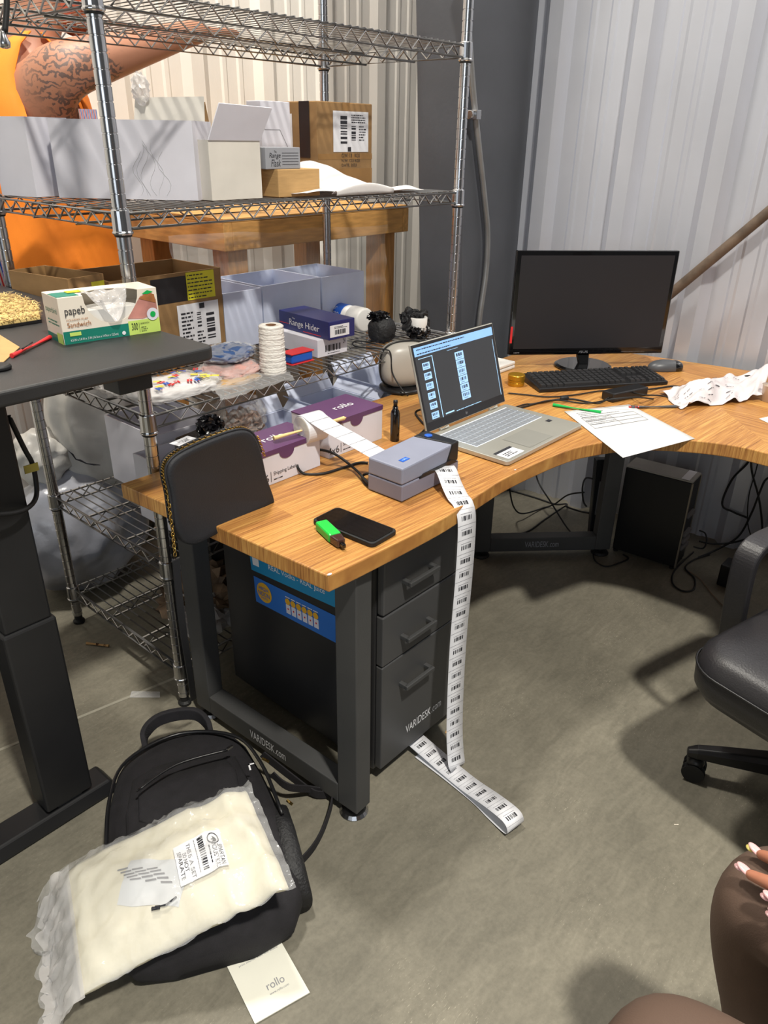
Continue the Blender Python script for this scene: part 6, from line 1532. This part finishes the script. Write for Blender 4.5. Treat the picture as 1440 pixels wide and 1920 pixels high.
bm = BM(); tube(bm, [top_pt(.66, .185, .11), top_pt(.64, .20, .105)], .004, 6); tube(bm, [top_pt(.45, .215, .09), top_pt(.43, .225, .085)], .004, 6); obj('buckle', bm, 'gold', bp)
# ================================================================== bagged garment set on the backpack
gp = thing('garment_package', 'clear plastic package of folded cream garments lying on the black backpack', 'package', (.5, 1.0, .1))
TR, BR, BL_, TL = at_z(463, 1458, .250), at_z(550, 1650, .240), at_z(140, 1866, .085), at_z(112, 1622, .135)
def gs(u, v, k=0):
    """top surface of the package: u left to right, v near to far"""
    p = BL_.lerp(BR, u).lerp(TL.lerp(TR, u), v)
    ed = min(1, min(u, 1-u)*9+.25)*min(1, min(v, 1-v)*7+.35)
    n1_ = noise.noise(V((u*3+v*1.5, v*7, 1))); n2_ = noise.noise(V((u*12, v*9, 5)))
    fold = .007*(1-2*abs(math.sin(u*17+v*1.2+.6*noise.noise(V((u*4, v*4, 2))))))*min(1, max(0, (u-.60)*8))+.006*(1-2*abs(math.sin(v*9+u*2)))*max(0, v-.45)
    p = p + V((0, 0, -.022*(1-ed)+.010*n1_+.004*n2_+fold+.030*math.sin(PI*u)*math.sin(PI*min(1, max(0, v)))+.0012*k)); return p
def gb(u, v): 
    p = gs(u, v); return p-V((0, 0, .028*min(1, min(u, 1-u)*12)*min(1, min(v, 1-v)*12)+.004))
bm = BM(); N1, N2 = 46, 30
T_ = grid(bm, lambda u, v: gs(.02+.96*u, .02+.96*v), N1, N2); B_ = grid(bm, lambda u, v: gb(.02+.96*u, .02+.96*v), N1, N2)
def rim(g): return [g[i][0] for i in range(N1+1)]+[g[N1][j] for j in range(1, N2+1)]+[g[i][N2] for i in range(N1-1, -1, -1)]+[g[0][j] for j in range(N2-1, 0, -1)]
ra, rb_ = rim(T_), rim(B_)
for i in range(len(ra)): bm.faces.new([ra[i], ra[(i+1) % len(ra)], rb_[(i+1) % len(ra)], rb_[i]])
gm = obj('folded_garment', bm, 'cream_cloth', gp, smooth=True)
def gf(u, v):
    n_ = noise.noise_vector(V((u*14, v*9, 8))); uu = -.17+1.18*u; vv = -.015+1.03*v
    p = gs(uu, vv, 5); extra = max(0, -uu)*6
    q_ = p+V((n_.x*(.004+.03*extra), n_.y*(.004+.03*extra), (1-abs(n_.z)*2)**3*.010+.0015+extra*.05*n_.x-extra*.05)); q_.z = max(q_.z, .003)
    return q_
bm = BM(); grid(bm, gf, 64, 40); obj('plastic_bag', bm, 'film', gp, smooth=True)
bm = BM()
def ins(u, v, k=1): return gs(.24+.26*u+.10*v, .42+.28*v-.25*u, 1.2)
grid(bm, lambda u, v: ins(u, v), 12, 8); obj('paper_insert', bm, mat('pale_insert', (206,208,210), .6), gp, smooth=True)
bm = BM()
for j in range(2):
    for i in range(3): 
        for l in range(5): quad(bm, *[gs(.27+.066*i+.012*l+a*.050, .66-.06*i-.034*l-b*.012-a*.03, 2.6) for a, b in ((0, 0), (1, 0), (1, 1), (0, 1))])
obj('insert_print', bm, 'grey_ink', gp)
# label
def uv_of(x, y, z):
    p = at_z(x, y, z); best = None
    for i in range(101):
        for j in range(101):
            d_ = (gs(i/100, j/100)-p); d_.z = 0
            if best is None or d_.length < best[0]: best = (d_.length, i/100, j/100)
    return best[1:]
c_bl, c_br, c_tl = uv_of(324, 1580, .235), uv_of(338, 1643, .235), uv_of(411, 1548, .25)
def Lb(u, v, k=1):
    uu = c_bl[0]+(c_br[0]-c_bl[0])*u+(c_tl[0]-c_bl[0])*v; vv = c_bl[1]+(c_br[1]-c_bl[1])*u+(c_tl[1]-c_bl[1])*v
    return gs(uu, vv, 8+k*.6)
bm = BM(); grid(bm, lambda u, v: Lb(u, v, 0), 10, 10); lb = obj('set_label', bm, 'label', gp, smooth=True)
bm = BM(); text(bm, 'THIS IS A SET', Lb, .06, .26, .94, .34, 1); text(bm, 'DO NOT', Lb, .28, .15, .74, .23, 1); text(bm, 'SEPARATE', Lb, .18, .05, .86, .13, 1)
bars(bm, Lb, .05, .50, .90, .62, 1, 12, 46); scribble(bm, Lb, .04, .42, .9, .45, 1, 1); text(bm, 'SPARTAN', Lb, .44, .87, .94, .96, 1); text(bm, 'INDUSTRIAL', Lb, .40, .76, .98, .85, 1); scribble(bm, Lb, .4, .68, .8, .73, 1, 1)
cxl, cyl_ = .22, .82
o_ = [Lb(cxl+.17*math.cos(q)*1.05, cyl_+.12*math.sin(q), 1) for q in [2*PI*i/28 for i in range(28)]]; i_ = [Lb(cxl+.145*math.cos(q)*1.05, cyl_+.10*math.sin(q), 1) for q in [2*PI*i/28 for i in range(28)]]
vo = [bm.verts.new(p) for p in o_]; vi = [bm.verts.new(p) for p in i_]
for i in range(28): bm.faces.new([vo[i], vo[(i+1) % 28], vi[(i+1) % 28], vi[i]])
hel = [(-.10, -.01), (-.06, .04), (0, .075), (.07, .07), (.11, .02), (.11, -.04), (.07, -.01), (.03, .0), (.02, -.05), (-.01, -.04), (-.02, .0), (-.06, -.0)]
bm.faces.new([bm.verts.new(Lb(cxl+x, cyl_+y*.9, 1)) for x, y in hel])
obj('label_print', bm, 'ink', lb)
bm = BM(); tube(bm, [gs(.40, .22, 9), gs(.45, .20, 9), gs(.50, .215, 9)], .0022, 5); tube(bm, [gs(.385, .215, 9), gs(.42, .205, 9)], .004, 5); obj('dark_mark', bm, 'ink', gp)
# crumpled end of the bag
def ge(u, v):
    n_ = noise.noise_vector(V((u*5, v*16, 3))); m_ = noise.noise_vector(V((u*9, v*30, 6)))
    p = gs(.04-.20*u, -.02+1.04*v, 6); p = p+V((n_.x*.016*u, n_.y*.016*u, n_.z*.035*u+m_.z*.014*u-.075*u*u)); p.z = max(p.z, .003+.002*v); return p
bm = BM(); grid(bm, ge, 16, 60); obj('bag_end', bm, 'film_thick', gp, smooth=True)
# booklet
bk_ = thing('booklet', 'small white booklet on the concrete floor below the backpack', 'booklet', at_z(500, 1825, 0))
o0, o1, o3 = at_z(478, 1921, .002), at_z(581, 1862, .002), at_z(414, 1789, .002)
F = Plane(o0, o1-o0, o3-o0, .0006); W, H_ = (o1-o0).length, (o3-o0).length
o2 = o1+(o3-o0)
bm = BM(); slab(bm, [o0, o1, o2, o3], (0, 0, .0025)); cv = obj('cover', bm, 'booklet', bk_)
F.o = F.o+V((0, 0, .0025))
if F.n.z < 0: F.n = -F.n
bm = BM(); text(bm, 'rollo', F, W*.40, H_*.27, W*.72, H_*.37, 1); text(bm, 'www.rollo.com', F, W*.40, H_*.205, W*.75, H_*.235, 1); text(bm, 'print smarter from one device', F, W*.12, H_*.70, W*.85, H_*.735, 1); obj('lettering', bm, 'grey_ink', cv)

# ================================================================== small things on the floor
a_, b_ = at_z(162, 1206, .004), at_z(204, 1211, .004)
t = thing('cigar_butt', 'small brown rolled stick lying on the floor beneath the bottom shelf', 'stick', a_)
bm = BM(); cyl(bm, a_, b_, .0045, 10); obj('body', bm, 'kraft', t); bm = BM(); d_ = (b_-a_).normalized(); L_ = (b_-a_).length
for f in (.45, .8): cyl(bm, a_+d_*L_*f, a_+d_*(L_*f+.006), .005, 10)
obj('dark_band', bm, 'tube', t)
bm = BM(); q = [at_z(x, y, .0015) for x, y in ((247, 1296), (300, 1297), (300, 1308), (243, 1308))]; slab(bm, q, (0, 0, .0006)); single('tape_scrap', bm, 'film', 'short piece of clear tape stuck on the floor near the front rack foot', 'tape')
bm = BM(); quad(bm, at_z(-200, 1485, .0008), at_z(345, 1262, .0008), at_z(348, 1265, .0008), at_z(-200, 1490, .0008)); single('floor_joint', bm, 'joint', 'thin pale joint line running across the concrete floor at left', 'floor joint')
for (x, y, lab) in ((838, 1372, 'tiny tan crumb on the floor left of the hanging label strip'), (842, 1379, 'tiny tan crumb just below another on the floor by the label strip')):
    p = at_z(x, y, .002); bm = BM(); blob(bm, p, (.007, .004, .0022), 2, .001, 9, x); single('crumb', bm, 'kraft', lab, 'debris', 'crumbs by the label strip')
p = at_z(1270, 1546, .001); bm = BM(); tube(bm, [at_z(1264, 1546, .0015), at_z(1272, 1546, .0015)], .0012, 5); single('straw_bit', bm, 'cream', 'tiny pale straw bit lying on the concrete in front of the chair caster', 'debris')

# ================================================================== person in the orange vest, behind the rack
mp_ = thing('person', 'person in orange sleeveless vest with tattooed shoulder reaching behind the rack', 'person', (1.27, 2.70, 0))
MO = V((1.27, 2.70, 0))
def ml_(x, y, z): return MO+V((x, y, z))
sh_r, el_r, ha_r = ml_(.03, -.22, 1.665), ml_(.24, -.26, 1.725), ml_(.50, -.24, 1.80)
vs = [ml_(-.02, 0, 1.0), ml_(0, 0, 1.2), ml_(.02, 0, 1.42), ml_(.05, 0, 1.60), ml_(.07, 0, 1.72), ml_(.11, 0, 1.82), ml_(.14, 0, 1.94),
      ml_(.03, -.15, 1.60), sh_r, el_r, ha_r, ml_(.59, -.23, 1.82),
      ml_(.04, .17, 1.62), ml_(.12, .24, 1.42), ml_(.34, .22, 1.30), ml_(.42, .20, 1.30),
      ml_(0, -.11, .92), ml_(.02, -.12, .54), ml_(-.02, -.12, .12), ml_(.12, -.13, .04),
      ml_(0, .11, .92), ml_(.06, .13, .54), ml_(.02, .13, .12), ml_(.16, .14, .04)]
ed = [(0, 1), (1, 2), (2, 3), (3, 4), (4, 5), (5, 6), (3, 7), (7, 8), (8, 9), (9, 10), (10, 11), (3, 12), (12, 13), (13, 14), (14, 15), (0, 16), (16, 17), (17, 18), (18, 19), (0, 20), (20, 21), (21, 22), (22, 23)]
ra = [(.17, .15), (.18, .15), (.19, .15), (.16, .12), .075, .085, .10, .100, .092, .062, .042, .035, .085, .07, .05, .04, .12, .078, .05, .045, .12, .078, .05, .045]
bm = skin_mesh(vs, ed, ra); obj('body', bm, 'tattoo', mp_, smooth=True)
# hands with five fingers
def hand(c, d, upv, parent, m, L=.085, curl=.3, nails=None, nm='hand'):
    d = d.normalized(); s_ = d.cross(upv).normalized(); upv = s_.cross(d)
    vs = [c, c+d*L*.5]; ed = [(0, 1)]; ra = [(.028, .016), (.036, .014)]; tips = []
    for i, (off, ln) in enumerate(((-.032, .068), (-.011, .080), (.011, .076), (.031, .060))):
        b_ = len(vs); k0_ = c+d*L+s_*off; vs += [k0_, k0_+d*ln*.45-upv*ln*.10*curl, k0_+d*ln*.8-upv*ln*.35*curl, k0_+d*ln-upv*ln*.65*curl]; ed += [(1, b_), (b_, b_+1), (b_+1, b_+2), (b_+2, b_+3)]; ra += [.011, .0095, .0085, .0070]; tips.append((vs[-1], (vs[-1]-vs[-2]).normalized()))
    b_ = len(vs); vs += [c+d*L*.25-s_*.036, c+d*L*.65-s_*.058-upv*.008, c+d*L*.95-s_*.064-upv*.016]; ed += [(0, b_), (b_, b_+1), (b_+1, b_+2)]; ra += [.014, .011, .009]
    bm = skin_mesh(vs, ed, ra, sub=2); o = obj(nm, bm, m, parent, smooth=True); return o, tips
hand(ha_r+V((.07, .01, .012)), V((1, 0.05, .12)), V((0, 0, 1)), mp_, 'skin')
hand(ml_(.42, .20, 1.30), V((1, -.1, 0)), V((0, 0, 1)), mp_, 'skin')
# head with face turned to the right
hc = ml_(.20, -.02, 1.925)
bm = BM(); t_ = bmesh.new(); bmesh.ops.create_icosphere(t_, subdivisions=4, radius=1); mpv = {}
for v in t_.verts:
    x, y, z = v.co; jaw = 1-.22*max(0, -z); p = V((x*.105*jaw+(.012 if z < 0 else 0), y*.082*jaw, z*.130))
    fx = max(0, x)
    p.x += .022*math.exp(-((y/.13)**2+((z+.08)/.18)**2)*3)*fx + .010*math.exp(-((y/.3)**2+((z+.45)/.10)**2))*fx - .008*(math.exp(-(((abs(y)-.38)/.14)**2+((z-.08)/.12)**2)))*fx + .012*math.exp(-((y/.25)**2+((z+.85)/.18)**2))*fx
    mpv[v.index] = bm.verts.new(hc+p)
for f in t_.faces: bm.faces.new([mpv[v.index] for v in f.verts])
t_.free(); obj('head', bm, 'skin_red', mp_, smooth=True)
for s_ in (-1, 1):
    bm = BM(); blob(bm, hc+V((-.005, s_*.082, -.005)), (.022, .010, .032), 3); obj('ear', bm, 'skin_red', mp_, smooth=True)
    bm = BM(); blob(bm, hc+V((.094, s_*.031, .012)), (.008, .012, .009), 2); obj('eye', bm, 'bottle', mp_, smooth=True)
bm = BM(); blob(bm, hc+V((.040, 0, -.092)), (.068, .066, .048), 4, .008, 16, 3); obj('beard', bm, 'beard', mp_)
bm = BM(); blob(bm, hc+V((-.015, 0, .045)), (.108, .088, .098), 4, .005, 16, 4); obj('hair', bm, 'beard', mp_)
# vest: body of cloth with deep armholes
def vest_ring(z, cx, a, b, arm=0.0):
    o = []
    for i in range(36):
        q = 2*PI*i/36; x, y = math.cos(q)*a, math.copysign(abs(math.sin(q))**.85, math.sin(q))*b
        fold = 1+.018*math.sin(q*9+z*11)+.01*math.sin(q*17)
        o.append(ml_(cx+x*fold, y*fold, z))
    return o
bm = BM(); R_ = [vest_ring(*r) for r in ((.80, .0, .245, .255), (.90, .01, .25, .26), (1.05, .02, .255, .26), (1.20, .03, .235, .245), (1.35, .03, .215, .235), (1.52, .03, .195, .228))]
vv_ = [[bm.verts.new(p) for p in r] for r in R_]
for A1, B1 in zip(vv_, vv_[1:]):
    for j in range(36): bm.faces.new([A1[j], A1[(j+1) % 36], B1[(j+1) % 36], B1[j]])
# upper panels: front and back rise to the shoulder straps, sides stay open
def panel(idx, sgn):
    top = {}
    for lev, (z, cx, k, yw) in enumerate(((1.60, .035, .95, .80), (1.67, .040, .85, .62), (1.74, .045, .52, .55), (1.775, .05, .16, .52))):
        for j in idx:
            q = 2*PI*j/36; p = ml_(cx+math.cos(q)*.200*k, math.sin(q)*.232*yw, z); top[(lev, j)] = bm.verts.new(p)
    prev = {j: vv_[-1][j] for j in idx}
    for lev in range(4):
        for a, b in zip(idx, idx[1:]):
            if lev >= 1 and abs(math.sin(2*PI*((a+b)/2)/36)) < .45: continue
            bm.faces.new([prev[a], prev[b], top[(lev, b)], top[(lev, a)]])
        prev = {j: top[(lev, j)] for j in idx}
idf = [j % 36 for j in range(-6, 7)]; panel(idf, 1); idb = list(range(12, 25)); panel(idb, -1)
for f in bm.faces: pass
obj('vest', bm, 'orange', mp_, smooth=True, solid=.004)
bm = BM(); loft(bm, [ring(ml_(0, 0, .98), .20, .22), ring(ml_(0, 0, .84), .21, .23)], cap=True)
for s_ in (-1, 1): loft(bm, [ring(ml_(0, s_*.115, .86), .125, .112), ring(ml_(.02, s_*.125, .66), .115, .108)], cap=True)
obj('shorts', bm, 'shorts', mp_, smooth=True)
for s_, (fx_, fy_) in ((-1, (.06, -.12)), (1, (.10, .13))):
    bm = BM(); blob(bm, ml_(fx_, fy_, .045), (.15, .055, .055), 4, zmin=.001, power=.85); obj('shoe', bm, 'black_plastic', mp_, smooth=True)
    bm = BM(); loft(bm, [ring(ml_(-.02 if s_ < 0 else .02, s_*.122, .06), .052, .05), ring(ml_(-.02 if s_ < 0 else .02, s_*.122, .20), .058, .055)]); obj('sock', bm, 'black_plastic', mp_, smooth=True)

# ================================================================== seated person, knees at the lower right
fp_ = thing('person', 'seated person in brown leggings with one long-nailed hand resting on the knee', 'person', (.62, -.45, 0))
K1, K2 = at_z(1416, 1668, .585), at_z(1215, 1978, .58)
H1, H2_ = V((.80, -.42, .57)), V((.54, -.43, .57))
A1_ = K1+(at_z(1422, 1965, .33)-K1)*2.0; A2_ = V((K2.x-.02, K2.y-.05, .09))
pel = V((.67, -.46, .60))
vs = [pel, V((.67, -.49, .80)), V((.67, -.50, 1.00)), V((.67, -.48, 1.14)), V((.68, -.45, 1.22)), V((.68, -.43, 1.30)), H1, K1, A1_, A1_+V((.04, .13, -.05)), H2_, K2, A2_, A2_+V((-.01, .14, -.05)),
      V((.84, -.48, 1.08)), V((.95, -.34, .86)), V((.945, -.14, .70)), V((.50, -.48, 1.08)), V((.42, -.36, .86)), V((.50, -.18, .70))]
ed = [(0, 1), (1, 2), (2, 3), (3, 4), (4, 5), (0, 6), (6, 7), (7, 8), (8, 9), (0, 10), (10, 11), (11, 12), (12, 13), (3, 14), (14, 15), (15, 16), (3, 17), (17, 18), (18, 19)]
ra = [(.14, .12), (.12, .10), (.13, .10), .07, .05, .06, .105, .060, .036, .034, .105, .060, .036, .034, .050, .040, .028, .050, .040, .028]
bm = skin_mesh(vs, ed, ra); obj('body', bm, 'skin_f', fp_, smooth=True)
vsl = [pel, H1, H1.lerp(K1, .55)+V((0, 0, .012)), K1+V((0, 0, .008)), K1.lerp(A1_, .35)+V((0, -.02, 0)), A1_, H2_, H2_.lerp(K2, .55)+V((0, 0, .012)), K2+V((0, 0, .008)), K2.lerp(A2_, .35)+V((0, -.02, 0)), A2_]
bm = skin_mesh(vsl, [(0, 1), (1, 2), (2, 3), (3, 4), (4, 5), (0, 6), (6, 7), (7, 8), (8, 9), (9, 10)], [(.17, .14), .130, .112, .088, .068, .045, .130, .112, .088, .068, .045], sub=3); obj('leggings', bm, 'leggings', fp_, smooth=True)
bm = BM(); loft(bm, [ring(V((.67, -.47, .62)), .175, .14), ring(V((.67, -.49, .80)), .15, .12), ring(V((.67, -.50, 1.0)), .17, .13), ring(V((.67, -.48, 1.13)), .16, .10), ring(V((.675, -.46, 1.18)), .08, .07)]); obj('shirt', bm, 'black_plastic', fp_, smooth=True)
hh_ = V((.69, -.40, 1.38))
bm = BM(); blob(bm, hh_, (.080, .098, .120), 4); obj('head', bm, 'skin_f', fp_, smooth=True)
bm = BM(); blob(bm, hh_+V((0, .098, -.015)), (.012, .020, .022), 3); obj('nose', bm, 'skin_f', fp_, smooth=True)
for s_ in (-1, 1): bm = BM(); blob(bm, hh_+V((s_*.030, .088, .010)), (.012, .008, .007), 2); obj('eye', bm, 'bottle', fp_, smooth=True)
bm = BM(); blob(bm, hh_+V((0, -.030, .035)), (.104, .118, .124), 4, .006, 9, 2); blob(bm, hh_+V((0, -.08, -.12)), (.09, .05, .14), 4, .01, 9, 5); obj('hair', bm, 'hair', fp_, smooth=True)
# right hand over the knee: fingers reach to the left in the picture
tA, tB = at_z(1400, 1637, .655), at_z(1420, 1600, .655)
palm = at_z(1528, 1672, .675); wr = V((.945, -.14, .70))
fing = [(tB, at_z(1452, 1612, .672), at_z(1490, 1632, .685)), (tA, at_z(1440, 1655, .672), at_z(1482, 1664, .688)), (at_z(1408, 1672, .640), at_z(1445, 1690, .668), at_z(1486, 1694, .685)), (at_z(1432, 1712, .625), at_z(1462, 1722, .660), at_z(1495, 1722, .680))]
fing[2] = (at_z(1452, 1690, .668), at_z(1470, 1694, .676), at_z(1496, 1694, .685)); fing[3] = (at_z(1462, 1722, .664), at_z(1478, 1724, .672), at_z(1503, 1722, .680))
vs = [wr, palm]; ed = [(0, 1)]; ra = [(.024, .018), (.034, .015)]
for tip, mid_, kn in fing: b_ = len(vs); vs += [kn, mid_, tip]; ed += [(1, b_), (b_, b_+1), (b_+1, b_+2)]; ra += [.0105, .0092, .0066]
b_ = len(vs); vs += [at_z(1530, 1735, .655), at_z(1500, 1775, .640), at_z(1478, 1800, .632)]; ed += [(1, b_), (b_, b_+1), (b_+1, b_+2)]; ra += [.012, .010, .008]
bm = skin_mesh(vs, ed, ra); hd = obj('hand', bm, 'skin_f', fp_, smooth=True)
for tip, mid_, kn in fing:
    d_ = (tip-mid_).normalized(); bm = BM(); R_ = Matrix.Rotation(math.atan2(d_.y, d_.x), 3, 'Z'); blob(bm, tip+d_*.003+V((0, 0, .0045)), (.0135, .0062, .0030), 3, R=R_); obj('nail', bm, 'nail', hd, smooth=True, label='long pale pink nail')
    bm = BM(); blob(bm, tip+d_*.014+V((0, 0, .0040)), (.0065, .0048, .0020), 3, R=R_); obj('nail_tip', bm, 'nail_y' if tip is tB else 'nail', hd, smooth=True)
hand(V((.50, -.18, .70)), V((.1, 1, -.15)), V((0, 0, 1)), fp_, 'skin_f')
# her stool
t = thing('stool', 'round black stool under the seated person beside the camera', 'stool', (.67, -.46, 0))
bm = BM(); lathe(bm, V((.67, -.46, .40)), [(.15, 0), (.175, .01), (.18, .04), (.16, .055)], 32); obj('seat', bm, 'chair_leather', t, smooth=True)
bm = BM(); lathe(bm, V((.67, -.46, .02)), [(.03, 0), (.022, .02), (.022, .38)], 16); obj('post', bm, 'chrome', t, smooth=True)
bm = BM(); lathe(bm, V((.67, -.46, 0)), [(.20, 0), (.20, .010), (.03, .03)], 32); obj('base', bm, 'chrome', t)

# ================================================================== striped fabric seen at the far left
def stripes(name, label, F, W, H_, n, ang):
    t = thing(name, label, 'fabric', F(0, 0, 0))
    bm = BM(); slab(bm, [F(0, 0, 0), F(W, 0, 0), F(W, H_, 0), F(0, H_, 0)], F.n*-.004); s_ = obj('cloth', bm, 'white_cloth', t)
    for m_, o_ in (('red', 0), ('royal', .5)):
        bm = BM()
        for i in range(n):
            u = W*(i+o_)/n; d_ = W/n*.22; rect(bm, F, u, 0, min(W, u+d_), H_, 1)
        obj('stripes', bm, m_, s_)
p = at_y(-60, 566, 2.30)
F = Plane(V((p.x, 2.30, 1.0)), (1, 0, .12), (0, 0, 1), .001)
if F.n.dot(CAMP-F.o) < 0: F.n = -F.n
stripes('striped_fabric', 'red white and blue striped fabric hanging at the left edge behind the brown cartons', F, .135, .24, 7, 0)
p = at_y(150, 218, 2.40); q_ = at_y(183, 218, 2.40)
F = Plane(V((p.x, 2.40, p.z-.15)), (1, 0, 0), (0, 0, 1), .001)
if F.n.dot(CAMP-F.o) < 0: F.n = -F.n
stripes('striped_fabric', 'small striped fabric edge peeking above the white carton beside the front left post', F, (q_.x-p.x), .17, 7, 0)

# thin plastic sheeting hung behind the rack below the bench beam
t = thing('plastic_sheeting', 'wrinkled clear plastic sheeting hanging between the pine bench legs behind the rack', 'plastic film', (2.2, 2.35, .7))
def shf(u, v):
    n_ = noise.noise_vector(V((u*5, v*7, 12))); return V((1.55+1.12*u, 2.345+.012*n_.y+.010*math.sin(v*14+3*u+n_.x*3), .62+.58*v-.05*u+.02*n_.z))
bm = BM(); grid(bm, shf, 50, 40); obj('film', bm, mat('thin_film', (230,230,228), .1, alpha=.14, bump=.6, bscale=9), t, smooth=True)
